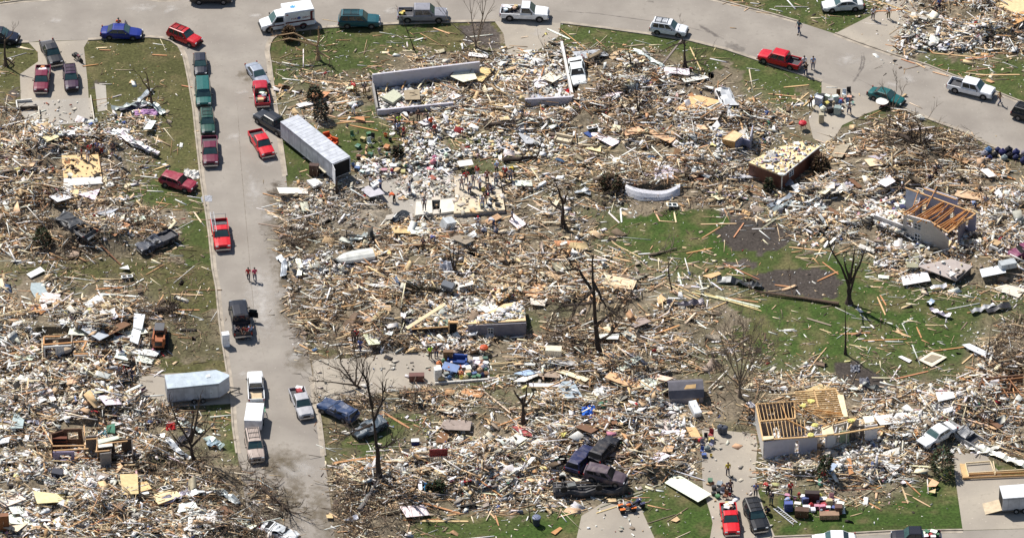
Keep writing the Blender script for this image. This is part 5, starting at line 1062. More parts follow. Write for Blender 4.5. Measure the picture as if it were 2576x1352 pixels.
r = Ruin('floor_deck', 'bare tan plywood floor deck with a square black stair opening and many people', 'ruin', 1144, 500)
H_ = [(1086, 503), (1106, 502), (1108, 524), (1090, 526)]
r.deck([(1142, 446), (1254, 432), (1263, 486), (1144, 497)], SLB, C_(196, 184, 164), .25); r.deck([(1144, 498), (1263, 487), (1270, 527), (1141, 536)], SLB, C_(212, 196, 168), .25)
r.wall((1141, 545), (1271, 536), .30, C_(160, 158, 160), 'foundation', th=.1); r.wall((1271, 536), (1254, 440), .30, C_(70, 60, 52), 'rim_board', th=.06)
for i, (a_, b_) in enumerate((((1046, 507), (1086, 503)), ((1107, 502), (1143, 498)))):
    r.deck([a_, b_, (b_[0] + 2, b_[1] + 32), (a_[0] - 2, a_[1] + 34)], .34, C_(222, 216, 204), .3, 'slab', WHITEW)
r.deck([(1085, 496), (1108, 494), (1108, 502), (1086, 503)], .34, C_(206, 196, 180), .3, 'slab', WHITEW); r.deck([(1090, 527), (1109, 525), (1109, 536), (1088, 538)], .34, C_(206, 198, 186), .3, 'slab', WHITEW)
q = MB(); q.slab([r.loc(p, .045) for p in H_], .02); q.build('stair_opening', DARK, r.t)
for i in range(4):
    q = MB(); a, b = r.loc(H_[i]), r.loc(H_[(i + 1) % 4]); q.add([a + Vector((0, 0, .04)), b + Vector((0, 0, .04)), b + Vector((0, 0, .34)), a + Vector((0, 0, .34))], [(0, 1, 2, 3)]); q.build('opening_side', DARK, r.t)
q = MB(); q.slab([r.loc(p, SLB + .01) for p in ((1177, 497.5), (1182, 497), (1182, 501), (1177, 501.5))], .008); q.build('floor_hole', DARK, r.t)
r = Ruin('brick_house', 'brown brick basement storey with a bare tan deck on top and clothes strewn over it', 'ruin', 1970, 440)
Z3 = 2.0
r.deck([(1882, 408), (1967, 441), (2062, 367), (2020, 354), (1950, 372)], Z3, C_(232, 206, 158), .18)
def dn(p, z): q = P(p[0], p[1], z); return tuple(float(c) for c in PROJ(q.x, q.y, 0.0))
a, b, c = dn((1884, 409), Z3), dn((1966, 440), Z3), dn((2060, 368), Z3)
r.wall(a, b, 1.82, BRK, 'brick_wall', m=THING); r.wall(b, c, 1.82, BRK, 'brick_wall', m=THING, op=[(.2, .32, .9, 1.6)]); r.window(interp(b, c, .2), interp(b, c, .32), .9, 1.6)
q = MB(); q.box(r.loc(b) + Vector((.02, -.08, .91)), (.14, .14, 1.82)); q.build('corner_board', THING, r.t, color=C_(214, 210, 200))
q = MB(); q.beam(r.loc((2062, 367), Z3) + Vector((.1, 0, .02)), r.loc((1967, 441), Z3) + Vector((.1, -.08, .02)), .12, .12); q.build('fascia', THING, r.t, color=C_(196, 196, 196))
r = Ruin('bathroom_block', 'small standing room block with tan outer wall and grey blue inner wall', 'ruin', 1845, 384)
r.wall((1817, 381), (1848, 389), 1.9, C_(190, 146, 92), 'outer_wall', m=PLY); r.wall((1848, 389), (1866, 374), 1.7, C_(152, 154, 178), 'inner_wall'); r.wall((1866, 374), (1886, 380), 1.5, C_(150, 150, 174), 'inner_wall'); r.wall((1817, 381), (1842, 362), 1.9, C_(176, 138, 92), 'outer_wall', m=PLY)
r.deck([(1817, 350), (1848, 356), (1868, 338), (1846, 328)], 1.95, TANP, .1, 'ceiling_panel'); r.wall((1886, 380), (1892, 352), 2.1, C_(168, 170, 186), 'inner_wall')
r = Ruin('sided_house', 'roofless white sided house with a fan of bare orange rafters', 'ruin', 2290, 560)
SID = mat('lap_siding', srgb(206, 206, 210), rough=0.6, noise=.05, scale=1)
def siding():
    t = SID.node_tree; bs = t.nodes['Principled BSDF']; tc = t.nodes.new('ShaderNodeTexCoord'); wv = t.nodes.new('ShaderNodeTexWave'); wv.bands_direction = 'Z'; wv.wave_profile = 'SAW'; wv.inputs['Scale'].default_value = 1.1; wv.inputs['Distortion'].default_value = 0
    t.links.new(tc.outputs['Object'], wv.inputs[0]); bp = t.nodes.new('ShaderNodeBump'); bp.inputs['Strength'].default_value = 1.0; bp.inputs['Distance'].default_value = .25; t.links.new(wv.outputs['Fac'], bp.inputs['Height']); t.links.new(bp.outputs[0], bs.inputs['Normal'])
siding()
F0, F1, F2, F3 = (2197, 566), (2270, 593), (2336, 618), (2384, 636)
r.wall(F0, F1, 1.5, C_(214, 214, 216), 'low_wall', m=SID, op=[(.36, .58, .35, .95)]); r.window(interp(F0, F1, .36), interp(F0, F1, .58), .35, .95)
r.wall(F1, F2, 3.1, C_(214, 214, 216), 'gable_wall', m=SID, op=[(.12, .36, 1.75, 2.7), (.4, .66, 1.75, 2.55), (.44, .66, .2, 1.1)], h2=3.45); r.wall(F2, F3, 3.45, C_(214, 214, 216), 'gable_wall', m=SID, h2=2.0)
r.window(interp(F1, F2, .4), interp(F1, F2, .66), 1.75, 2.55); r.window(interp(F1, F2, .44), interp(F1, F2, .66), .2, 1.1)
BL, BM, BRr = (2276, 527), (2360, 558), (2452, 592)
r.wall(BL, BM, 3.0, C_(176, 190, 210), 'inner_wall', op=[(.26, .36, 0, 2.1), (.5, .62, 0, 2.2)]); r.wall(BM, BRr, 3.0, C_(172, 170, 190), 'inner_wall', op=[(.3, .42, 0, 2.1), (.66, .8, .9, 2)]); r.wall((2300, 576), (2312, 540), 2.6, C_(166, 160, 170), 'inner_wall'); r.wall((2352, 602), (2372, 568), 2.5, C_(150, 142, 150), 'inner_wall', op=[(.3, .6, 0, 2)])
r.wall((2408, 618), (2426, 585), 2.4, C_(140, 132, 140), 'inner_wall'); r.wall((2322, 527), (2405, 556), 3.2, C_(190, 188, 204), 'inner_wall', z0=1.6)
r.deck([(2200, 562), (2272, 588), (2282, 545), (2215, 525)], .8, C_(214, 208, 200), .1, 'floor'); r.deck([(2275, 590), (2385, 632), (2448, 592), (2280, 532)], .12, C_(92, 80, 74), .08, 'floor')
r.beams('top_plate', [((2276, 472), (2362, 503)), ((2362, 503), (2453, 537)), ((2270, 538), (2336, 555)), ((2338, 556), (2383, 584)), ((2453, 537), (2383, 585)), ((2322, 474), (2405, 502))], 3.08, .16, .12, TANW)
for i in range(17):
    t = i / 16; A = interp((2272, 537), (2384, 583), t); B = (A[0] + 58 + R_.uniform(-10, 14), A[1] - 44 + R_.uniform(-6, 8)); z0 = 3.1 + R_.uniform(-.15, .1)
    if i in (3, 9): continue
    q = MB(); q.beam(r.loc(A, z0), r.loc(B, 3.15 + R_.uniform(-.5, .5)), .06, .2); q.build('rafter', WOOD, r.t, color=R_.choice([ORW, C_(206, 152, 92), C_(184, 126, 74)]))
for A, B in (((2296, 520), (2310, 478)), ((2330, 520), (2356, 470)), ((2355, 545), (2386, 512)), ((2306, 560), (2380, 520)), ((2395, 560), (2446, 548)), ((2400, 575), (2440, 530))):
    q = MB(); q.beam(r.loc(A, 3.2), r.loc(B, 3.35), .06, .16); q.build('rafter', WOOD, r.t, color=ORW)
r = Ruin('framed_house', 'roofless framed house with bare ceiling joists beside the lower driveway', 'ruin', 1920, 1150)
def g6(x, y): return (1867 + x * .1786, 949.6 + y * .1786)
ZJ = 2.45
r.wall((1920, 1153), (2079, 1131), 2.35, LAV, 'front_wall', op=[(.49, .55, .3, 1.9), (.84, .97, 0, 2.0)]); r.wall((2079, 1131), (2099, 1128), 2.35, C_(218, 218, 220), 'front_wall'); r.wall((2110, 1122), (2134, 1119), 2.1, C_(142, 156, 130), 'green_wall'); r.wall((2099, 1128), (2102, 1114), 2.3, C_(200, 200, 204), 'inner_wall')
r.wall((2174, 1113), (2205, 1109), 2.35, C_(222, 220, 222), 'front_wall', op=[(.1, .35, 1.9, 2.15)]); r.wall((2138, 1112), (2172, 1108), 2.2, C_(92, 84, 80), 'inner_wall', op=[(.3, .7, 0, 1.9)])
a, b = (1920, 1153), dn((1901, 1016), ZJ); r.wall(a, b, 2.35, C_(200, 196, 190), 'side_wall'); c = dn((1998, 1009), ZJ); r.wall(b, c, 2.3, C_(150, 142, 140), 'back_wall', op=[(.3, .5, .9, 1.9)]); d_ = dn((2128, 1050), ZJ)
r.wall(dn(g6(730, 330), ZJ), dn(g6(740, 580), ZJ), 2.2, C_(104, 92, 88), 'inner_wall'); r.wall(dn(g6(240, 610), ZJ), dn(g6(740, 570), ZJ), 2.2, C_(128, 118, 112), 'inner_wall', op=[(.4, .6, 0, 2)])
r.wall(dn(g6(1000, 790), ZJ), dn(g6(1090, 660), ZJ), 2.2, C_(190, 184, 178), 'inner_wall'); r.wall(dn(g6(1290, 640), ZJ), dn(g6(1640, 560), ZJ), 2.2, C_(198, 190, 180), 'inner_wall', op=[(.2, .4, 0, 2)]); r.wall(dn(g6(1470, 720), ZJ), dn(g6(1490, 560), ZJ), 2.3, C_(206, 200, 192), 'inner_wall')
r.deck([(1922, 1150), (2210, 1112), (2180, 1062), (1930, 1080)], .06, C_(96, 86, 78), .05, 'floor')
pl = [((190, 370), (730, 330)), ((240, 610), (740, 570)), ((190, 370), (290, 880)), ((290, 870), (1190, 815)), ((1190, 800), (1300, 790)), ((1290, 800), (2000, 680)), ((740, 200), (1310, 150)), ((730, 330), (740, 570)), ((1310, 150), (1480, 540)), ((1100, 555), (1480, 535)), ((1000, 150), (1070, 420)), ((1480, 720), (1620, 545)), ((1300, 640), (1640, 550))]
r.beams('top_plate', [(g6(*A), g6(*B)) for A, B in pl], ZJ, .16, .12, C_(214, 176, 124))
jl = [((215 + k * 51, 368 - k * 3.8), (268 + k * 49, 606 - k * 4)) for k in range(10)] + [((330 + k * 54, 620 - k * 3), (385 + k * 50, 855 - k * 5)) for k in range(11)]
r.beams('joist', [(g6(*A), g6(*B)) for A, B in jl], ZJ + .02, .05, .16, C_(218, 180, 128))
jl = [((742 + k * 24 * (k > 5), 205 + k * 27), (1322 + k * 11.5, 165 + k * 28)) for k in range(13)]
r.beams('joist', [(g6(*A), g6(*B)) for A, B in jl], ZJ + .02, .05, .16, C_(222, 190, 140))
r.deck([g6(1335, 240), g6(1420, 235), g6(1485, 540), g6(1420, 545)], ZJ + .2, C_(236, 218, 180), .06, 'roof_sheet'); r.deck([g6(290, 820), g6(440, 812), g6(440, 850), g6(295, 872)], ZJ + .14, C_(236, 214, 172), .06, 'roof_sheet'); r.deck([g6(1110, 690), g6(1260, 660), g6(1290, 780), g6(1130, 800)], ZJ + .1, C_(238, 216, 176), .06, 'roof_sheet'); r.deck([g6(1690, 540), g6(1840, 530), g6(1860, 610), g6(1730, 640)], ZJ + .1, C_(240, 232, 210), .06, 'roof_sheet')
for A, B in (((700, 405), (860, 520)), ((860, 430), (1400, 500)), ((870, 440), (1180, 600)), ((620, 580), (900, 720)), ((550, 380), (640, 600)), ((730, 340), (800, 440)), ((1000, 490), (1420, 520)), ((1120, 690), (1340, 600))):
    q = MB(); q.beam(r.loc(g6(*A), ZJ + .35), r.loc(g6(*B), ZJ + .25), .06, .16); q.build('loose_joist', WOOD, r.t, color=C_(214, 166, 108))
for k, (x, y) in enumerate(((960, 330), (850, 390), (1010, 660), (1530, 600), (950, 800))):
    q = MB(); p = r.loc(g6(x, y), ZJ + .2); q.blob(p, (.4, .3, .14), 0, .4, k); q.build('insulation', CLOTH, r.t, color=C_(226, 216, 130))
r = Ruin('collapsed_house', 'collapsed house with grey front wall and tan sheathing behind it', 'ruin', 1180, 840)
def g7(x, y): return (1013.9 + x * .2142, 708.1 + y * .2142)
r.wall((1177, 842), (1323, 846), 1.35, C_(128, 126, 136), 'front_wall', h2=1.95, op=[(.34, .43, .35, 1.15)]); r.window((1227, 843.5), (1240, 844), .35, 1.15); r.wall((1323, 846), (1316, 800), 1.6, C_(88, 82, 80), 'side_wall')
r.deck([g7(740, 495), g7(1440, 455), g7(1405, 225), g7(1180, 260), g7(900, 420)], 1.5, TANP, .1, 'sheathing', zs=[1.4, 1.98, 1.3, 1.0, 1.2]); r.deck([g7(1020, 110), g7(1230, 20), g7(1290, 130), g7(1130, 240), g7(1060, 180)], 1.2, C_(226, 198, 152), .08, 'sheathing')
r.deck([g7(95, 550), g7(270, 472), g7(525, 438), g7(542, 520)], .9, C_(140, 160, 140), .08, 'green_wall', zs=[.7, 1.1, 1.5, 1.1], m=WHITEW); r.wall((1036, 838), (1130, 834), .85, C_(84, 70, 62), 'side_wall'); r.beams('wall_plate', [(g7(95, 555), g7(545, 525)), (g7(740, 492), g7(1440, 452))], 1.2, .14, .1, C_(190, 150, 100))
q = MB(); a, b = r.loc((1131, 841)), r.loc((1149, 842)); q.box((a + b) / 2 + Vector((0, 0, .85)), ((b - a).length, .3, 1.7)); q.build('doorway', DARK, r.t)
q = MB(); q.box(a + Vector((-.1, 0, .95)), (.16, .34, 1.9)); q.box((a + b) / 2 + Vector((0, 0, 1.78)), (1.1, .34, .14)); q.build('door_frame', WOOD, r.t, color=TANW)
q = MB(); q.beam(r.loc(g7(40, 548), 1.0), r.loc(g7(490, 262), 2.0), .5, .08); q.build('roof_board', PLY, r.t, color=C_(214, 196, 160))
r = Ruin('ruined_house', 'standing white wall frame with dark door openings in the left rubble', 'ruin', 150, 905)
r.wall((111, 905), (181, 901), 1.9, C_(214, 216, 216), 'front_wall', op=[(.06, .42, 0, 1.65), (.74, .98, 0, 1.7)]); r.wall((111, 905), (113, 878), 1.9, C_(150, 120, 90), 'side_wall'); r.wall((113, 878), (182, 873), 1.4, C_(96, 84, 76), 'back_wall', op=[(.3, .5, 0, 1.2)]); r.wall((181, 901), (183, 874), 1.9, C_(170, 160, 146), 'inner_wall', op=[(.2, .7, 0, 1.6)])
r.wall((186, 910), (220, 908), .95, C_(208, 204, 200), 'low_wall'); r.beams('top_plate', [((110, 866), (181, 861)), ((183, 860), (218, 857)), ((110, 866), (110, 848)), ((112, 846), (152, 845)), ((218, 857), (206, 882)), ((186, 890), (221, 889))], 1.95, .14, .12, C_(206, 150, 96))
r = Ruin('roofless_rooms', 'cluster of roofless brown and grey rooms in the lower left rubble', 'ruin', 200, 1160)
def g9(x, y): return (80.5 + x * .2143, 1046.1 + y * .2143)
r.wall(g9(380, 350), g9(600, 345), 2.4, C_(110, 82, 62), 'back_wall', op=[(.22, .76, 1.0, 1.95)], m=PLY); r.wall(g9(240, 390), g9(380, 350), 2.2, C_(92, 62, 44), 'back_wall', m=PLY); r.wall(g9(240, 500), g9(235, 380), 2.0, C_(134, 108, 84), 'side_wall'); r.wall(g9(600, 345), g9(625, 480), 2.3, C_(120, 98, 74), 'inner_wall', op=[(.3, .8, 0, 2)])
r.wall(g9(250, 530), g9(500, 525), 1.35, C_(150, 140, 170), 'front_wall', op=[(.3, .85, .2, 1.0)]); r.wall(g9(640, 430), g9(770, 420), 2.3, C_(124, 118, 114), 'front_wall'); r.wall(g9(770, 420), g9(780, 540), 2.2, C_(150, 118, 84), 'inner_wall'); r.wall(g9(805, 615), g9(935, 600), 2.1, C_(132, 128, 126), 'front_wall'); r.wall(g9(935, 600), g9(930, 470), 1.9, C_(70, 56, 48), 'inner_wall'); r.wall(g9(770, 450), g9(1180, 430), 2.0, C_(104, 90, 78), 'back_wall', op=[(.5, .7, 0, 1.7)]); r.wall(g9(940, 600), g9(1190, 610), .8, C_(60, 52, 48), 'low_wall'); r.wall(g9(1190, 610), g9(1180, 430), 2.0, C_(72, 64, 60), 'side_wall')
r.beams('top_plate', [(g9(240, 348), g9(625, 342)), (g9(250, 402), g9(662, 380)), (g9(120, 120), g9(240, 330)), (g9(610, 110), g9(620, 380)), (g9(770, 265), g9(755, 410)), (g9(760, 330), g9(1120, 290)), (g9(740, 415), g9(910, 400)), (g9(630, 270), g9(770, 262))], 2.05, .12, .12, C_(206, 164, 116))
for x in (640, 685, 735): q = MB(); p = r.loc(g9(x, 390)); q.beam(p, p + Vector((0, 0, 2.4)), .1, .1); q.build('stud', WOOD, r.t, color=C_(214, 190, 150))
r.deck([g9(770, 270), g9(1010, 225), g9(1020, 260), g9(780, 320)], 2.2, C_(206, 214, 196), .1, 'ceiling_sheet'); r.deck([g9(775, 330), g9(940, 315), g9(945, 345), g9(780, 365)], 2.15, C_(236, 232, 220), .1, 'ceiling_sheet')
q = MB(); p = r.loc(g9(325, 400)); q.box(p + Vector((0, 0, .9)), (1.75, .4, 1.8)); bk = q.build('bookcase', WOOD, r.t, color=C_(108, 56, 34))
for k in range(4): q = MB(); q.box(p + Vector((0, -.21, .35 + .4 * k)), (1.6, .03, .22)); q.build('shelf_gap', DARK, bk)
r = Ruin('fallen_wall', 'pale green white wall panel with window holes lying flat on the rubble', 'ruin', 280, 1300)
Q_ = [(205, 1292), (252, 1279), (358, 1280), (361, 1306), (212, 1319)]; r.deck(Q_, .5, C_(218, 222, 204), .12, 'wall_panel', m=WHITEW)
r.deck([(215, 1300), (233, 1297), (236, 1308), (218, 1311)], .515, C_(86, 66, 58), .02, 'window_hole'); r.deck([(297, 1294), (315, 1291), (317, 1301), (299, 1303)], .515, C_(140, 120, 110), .02, 'window_hole'); r.deck([(334, 1284), (352, 1283), (354, 1301), (340, 1303)], .515, C_(70, 62, 58), .02, 'window_hole')
r.beams('stud', [((336, 1284), (346, 1302)), ((345, 1283), (352, 1301))], .54, .06, .04, WHP)
# shed with a two-pitch roof
r = Ruin('shed', 'small grey shed with two pitch shingle roof and a bare patch', 'shed', 1728, 1014, None)
SH = C_(98, 96, 104); a, b = r.loc((1684, 1016)), r.loc((1768, 1012)); d = (b - a).normalized(); n = Vector((-d.y, d.x, 0)); L = (b - a).length; Wd = 2.6
def sh(x, y, z): return a + d * x + n * y + Vector((0, 0, z))
pr = [(0, 0), (0, .75), (.35, 1.55), (1.3, 2.0), (2.25, 1.55), (2.6, .75), (2.6, 0)]
q = MB(); q.add([sh(0, y, z) for y, z in pr] + [sh(L, y, z) for y, z in pr], [tuple(range(7))[::-1], tuple(range(7, 14)), (0, 7, 8, 1), (5, 12, 13, 6)]); q.build('wall', WHITEW, r.t, color=C_(140, 136, 142))
for nm, i in (('lower_roof', 1), ('upper_roof', 2), ('upper_roof', 3), ('lower_roof', 4)):
    q = MB(); (y0, z0), (y1, z1) = pr[i], pr[i + 1]; q.slab([sh(-.1, y0 - (.1 if i == 1 else 0), z0 + .06), sh(L + .1, y0 - (.1 if i == 1 else 0), z0 + .06), sh(L + .1, y1, z1 + .07), sh(-.1, y1, z1 + .07)], .06); q.build(nm, THING, r.t, color=SH)
q = MB(); q.slab([sh(1.6, .45, 1.68), sh(2.9, .5, 1.71), sh(3.0, .95, 1.93), sh(1.9, .9, 1.90)], .02); q.build('bare_patch', PLY, r.t, color=C_(206, 170, 118))
q = MB(); q.box(sh(2.9, -.02, .4) , (.7, .04, .5), rz=math.atan2(d.y, d.x)); q.build('board_patch', PLY, r.t, color=C_(180, 140, 90))
r = Ruin('deck_frame', 'empty square lumber deck frame lying on the lower right driveway', 'deck', 2480, 1185, None)
def g8(x, y): return (1931 + x / 4, 1014 + y / 4)
r.deck([g8(1930, 600), g8(1985, 605), g8(2020, 735), g8(1960, 750)], .25, C_(206, 172, 122), .2, 'deck_boards')
r.beams('joist', [(g8(1990, 600), g8(2240, 580)), (g8(2010, 700), g8(2575, 665)), (g8(2235, 580), g8(2285, 715)), (g8(1985, 605), g8(2020, 735)), (g8(2265, 580), g8(2290, 700))], .25, .08, .18, C_(226, 206, 168)); r.beams('rim_joist', [(g8(1960, 750), g8(2600, 722)), (g8(2020, 715), g8(2600, 690))], .22, .1, .24, C_(186, 146, 98))
r = Ruin('plywood_floor', 'tan plywood floor with white edge where five people stand', 'ruin', 205, 440)
r.deck([(155, 391), (247, 388), (256, 443), (160, 447)], .42, C_(224, 190, 140), .3); r.deck([(160, 448), (256, 444), (259, 461), (160, 468)], .38, WHP, .25, 'white_edge', zs=[.42, .42, .2, .2]); r.wall((257, 462), (250, 402), .34, C_(120, 84, 60), 'rim_board', th=.08)
r.deck([(175, 400), (178, 398), (176, 411), (166, 412), (160, 405)], .432, C_(150, 100, 60), .01, 'stain')
r = Ruin('tilted_slab', 'pinkish floor slab tipped over a dark hollow below the sided house', 'ruin', 2380, 690)
r.deck([(2306, 668), (2392, 650), (2446, 668), (2404, 706)], .9, C_(186, 174, 168), .14, 'slab', zs=[.9, 1.3, 1.2, .6], m=WHITEW); r.wall((2340, 688), (2400, 706), .6, C_(52, 42, 40), 'foundation'); r.wall((2405, 712), (2440, 690), 1.0, C_(60, 54, 56), 'foundation')
r = Ruin('upper_deck', 'tan deck with brick red edge at the upper right corner', 'ruin', 2540, 30)
r.deck([(2502, 14), (2530, -20), (2640, -10), (2640, 30), (2590, 46)], .9, C_(222, 196, 150), .2); r.wall(dn((2502, 16), .8), dn((2592, 50), .8), .75, C_(120, 56, 44), 'brick_edge', m=THING)
r = Ruin('brown_walls', 'broken brown walled rooms at the right edge above the crushed white pickup', 'ruin', 2500, 1020)
def g4(x, y): return (1931 + x / 4, 676 + y / 4)
for A, B, hh in (((2110, 1330), (2420, 1310), 1.5), ((2110, 1330), (2160, 1200), 1.8), ((2160, 1200), (2560, 1160), 1.4), ((2420, 1330), (2450, 1200), 1.6)): r.wall(g4(*A), g4(*B), hh, C_(116, 84, 64), 'wall', m=PLY, op=[(.35, .6, .4, 1.2)])
r.beams('rafter', [(g4(2120, 1150), g4(2575, 1090)), (g4(2160, 1130), g4(2250, 1300)), (g4(2300, 1110), g4(2420, 1290)), (g4(2420, 1100), g4(2560, 1280)), (g4(2270, 1180), g4(2300, 1300)), (g4(2190, 1260), g4(2600, 1230))], 1.7, .07, .16, C_(172, 120, 80))
r = Ruin('garage_curb_walls', 'low white foundation kerbs around the swept garage floor', 'ruin', 140, 280)
r.wall((41, 258), (80, 255), .35, WHP, 'kerb_wall'); r.wall((41, 258), (44, 276), .35, WHP, 'kerb_wall'); r.wall((228, 246), (237, 306), .4, C_(206, 198, 184), 'kerb_wall'); r.wall((50, 277), (97, 275), .5, C_(60, 52, 46), 'pit_wall'); r.wall((97, 275), (100, 306), .5, C_(200, 192, 176), 'kerb_wall')
r = Ruin('bin_kerb', 'white kerb frame holding the great heap of salvaged belongings on the middle driveway', 'kerb', 1160, 960, None)
r.wall((1094, 965), (1229, 955), .22, C_(214, 212, 206), 'kerb_side', th=.2); r.wall((1229, 955), (1224, 905), .22, C_(208, 204, 198), 'kerb_side', th=.2)
r = Ruin('broken_wall', 'grey broken wall length running up the frame edge beside the sided house', 'ruin', 2530, 600)
r.wall((2519, 622), (2600, 566), 1.3, C_(140, 136, 136), 'wall', h2=.8, op=[(.3, .5, .7, 1.3)]); r.wall((2519, 622), (2500, 614), 1.0, C_(206, 204, 200), 'return_wall'); r.beams('top_plate', [((2517, 592), (2560, 562))], 1.3, .12, .1, TANW)
r = Ruin('open_closet', 'white open closet shell standing crooked below the sided house rafters', 'closet', 2505, 655)
r.wall((2487, 652), (2508, 660), 2.0, C_(222, 222, 220), 'back_panel', op=[(.25, .75, .9, 1.7)]); r.wall((2508, 660), (2522, 650), 1.6, C_(206, 206, 206), 'side_panel'); r.wall((2487, 652), (2498, 640), 1.9, C_(228, 226, 222), 'side_panel'); r.deck([(2488, 610), (2508, 617), (2520, 608), (2500, 600)], 1.9, C_(190, 160, 120), .08, 'top_board')
# ---------------------------------------------------------------- strewn wreckage
PAL = {k: [(w_, np.array(srgb(*c))) for w_, c in v] for k, v in {
 'L': [(24, (212, 184, 146)), (12, (192, 152, 112)), (14, (230, 212, 182)), (22, (236, 233, 226)), (14, (164, 150, 132)), (9, (122, 104, 86)), (5, (66, 58, 52)), (.5, (140, 50, 48)), (.5, (80, 104, 140))],
 'W': [(50, (240, 238, 234)), (14, (226, 218, 202)), (12, (210, 182, 144)), (9, (182, 178, 172)), (7, (134, 120, 104)), (4, (58, 54, 52)), (1.2, (222, 212, 150)), (1, (206, 170, 172)), (.8, (96, 114, 160)), (.6, (150, 50, 52))],
 'C': [(30, (190, 182, 170)), (20, (212, 206, 196)), (16, (164, 156, 144)), (14, (236, 234, 230)), (8, (200, 168, 130)), (7, (82, 78, 72)), (1.2, (170, 104, 84)), (.8, (84, 108, 150))],
 'T': [(30, (136, 122, 104)), (20, (106, 92, 78)), (14, (170, 152, 130)), (12, (206, 176, 138)), (12, (228, 224, 216)), (8, (58, 52, 46)), (.6, (150, 50, 50))],
 'M': [(30, (236, 234, 230)), (18, (208, 176, 138)), (13, (164, 156, 146)), (12, (122, 104, 86)), (8, (58, 56, 56)), (1.6, (168, 48, 54)), (1.6, (70, 92, 150)), (1, (80, 128, 104)), (1, (212, 200, 120)), (1, (206, 140, 158)), (2, (154, 108, 76))]}.items()}
KEEP = [(DRIVES[k], f) for k, f in zip('abcdefghi', (.04, .1, .12, .2, .03, .05, .05, .08, .05))] + [(SOIL[0], .25), (SOIL[1], .15), (SOIL[2], .07), (SLABS['rubble slab'], .07), ([(2315, 690), (2445, 690), (2440, 722), (2330, 716)], .15), ([(690, 1140), (800, 1150), (812, 1250), (838, 1360), (748, 1360), (715, 1260)], .05), ([(960, 1050), (1045, 1070), (1045, 1092), (965, 1092)], .2)] + [(q, .55) for q in LUSH[:4]] + [
 ([(1142, 446), (1254, 432), (1270, 527), (1141, 536)], .02), ([(1070, 500), (1143, 494), (1143, 540), (1070, 545)], .25), ([(155, 391), (247, 388), (259, 468), (160, 470)], .05), ([(1882, 395), (1967, 425), (2062, 350), (2020, 340)], .0), ([(2275, 470), (2453, 530), (2385, 640), (2270, 600)], .3), ([(1672, 940), (1785, 940), (1785, 1018), (1672, 1018)], 0),
 ([(42, 240), (230, 236), (239, 298), (100, 302), (56, 300)], .02), ([(700, 290), (880, 380), (880, 445), (830, 450), (700, 330)], .1), ([(378, 800), (440, 800), (440, 870), (378, 870)], .02), ([(412, 930), (595, 925), (600, 1010), (420, 1020)], .02), ([(2510, 1210), (2575, 1200), (2575, 1300), (2440, 1300)], .05), ([(835, 635), (945, 625), (945, 675), (835, 678)], .1), ([(2410, 1150), (2575, 1140), (2575, 1205), (2415, 1210)], .3), ([(395, 425), (510, 440), (510, 500), (395, 480)], .15), ([(1090, 895), (1230, 890), (1230, 965), (1090, 970)], .3)]
for a, b in ((1417, 352), (1123, 572), (898, 608), (1127, 732), (1103, 1165), (1044, 1112), (790, 430), (790, 458), (944, 468), (345, 828), (2018, 320), (1392, 902), (1067, 520), (1141, 680), (1090, 1232), (1480, 1050), (2340, 905), (1349, 1312), (568, 860), (1588, 1280), (2532, 688), (890, 345), (2085, 1200)): KEEP.append(([(a - 24, b - 18), (a + 24, b - 18), (a + 24, b + 14), (a - 24, b + 14)], .12))
KEEP += [([(1565, 482), (1715, 482), (1715, 528), (1565, 528)], .12), ([(2190, 562), (2275, 590), (2390, 636), (2390, 672), (2190, 606)], .2)]
for lab, c in VEH:
    u, v = PROJ(c.x, c.y, 0.0); KEEP.append(([(u - 34, v - 22), (u + 34, v - 22), (u + 34, v + 14), (u - 34, v + 14)], .12))
def keepf(u, v):
    f = np.ones(len(u)); ins = inpoly(u, v, ROAD); f[ins] = np.where((v[ins] > 1135) | (v[ins] < -20), .6, np.where((v[ins] > 420) & (v[ins] < 910) & (u[ins] > 655 + (v[ins] - 420) * .18), 2.2, .12))
    f[inpoly(u, v, SROAD)] = .05
    for p, k in KEEP: m = inpoly(u, v, p); f[m] = np.minimum(f[m], k)
    return f
X0, X1, Y0, Y1 = -68, 68, -60, 74
def sample(n, power, thr=0, themes=None, rng=NP, full=14.0):
    """points spread by the density map; full = pieces per square metre where the map reads 9"""
    area = (X1 - X0) * (Y1 - Y0); N = int(area * full); x = rng.uniform(X0, X1, N); y = rng.uniform(Y0, Y1, N); u, v = PROJ(x, y, 0 * x)
    d = den(u + rng.normal(0, 16, N), v + rng.normal(0, 11, N)); ok = (u > -120) & (u < 2700) & (v > -90) & (v < 1440) & (d > thr)
    clump = np.clip(fbm(x, y, 3.2, 77, 3) * 4.2 - 1.25, .05, 1.75) ** 1.0
    p = (d / 9.0) ** power * clump * 1.25
    ok &= rng.uniform(0, 1, N) < np.minimum(1, p * 1.0) * 1.0; x, y, u, v, d = x[ok], y[ok], u[ok], v[ok], d[ok]
    gg = cellof(GA, u, v); ok = rng.uniform(0, 1, len(x)) < keepf(u, v) * np.where((gg == 'g') | (gg == 'o'), .6, 1); x, y, u, v, d = x[ok], y[ok], u[ok], v[ok], d[ok]
    th = cellof(TA, u, v, rng.normal(0, 26, len(u)), rng.normal(0, 26, len(u)))
    if themes is not None:
        m = np.array([rng.rand() < themes.get(t, 0) for t in th], bool); x, y, u, v, d, th = x[m], y[m], u[m], v[m], d[m], th[m]
    return x, y, u, v, d, th
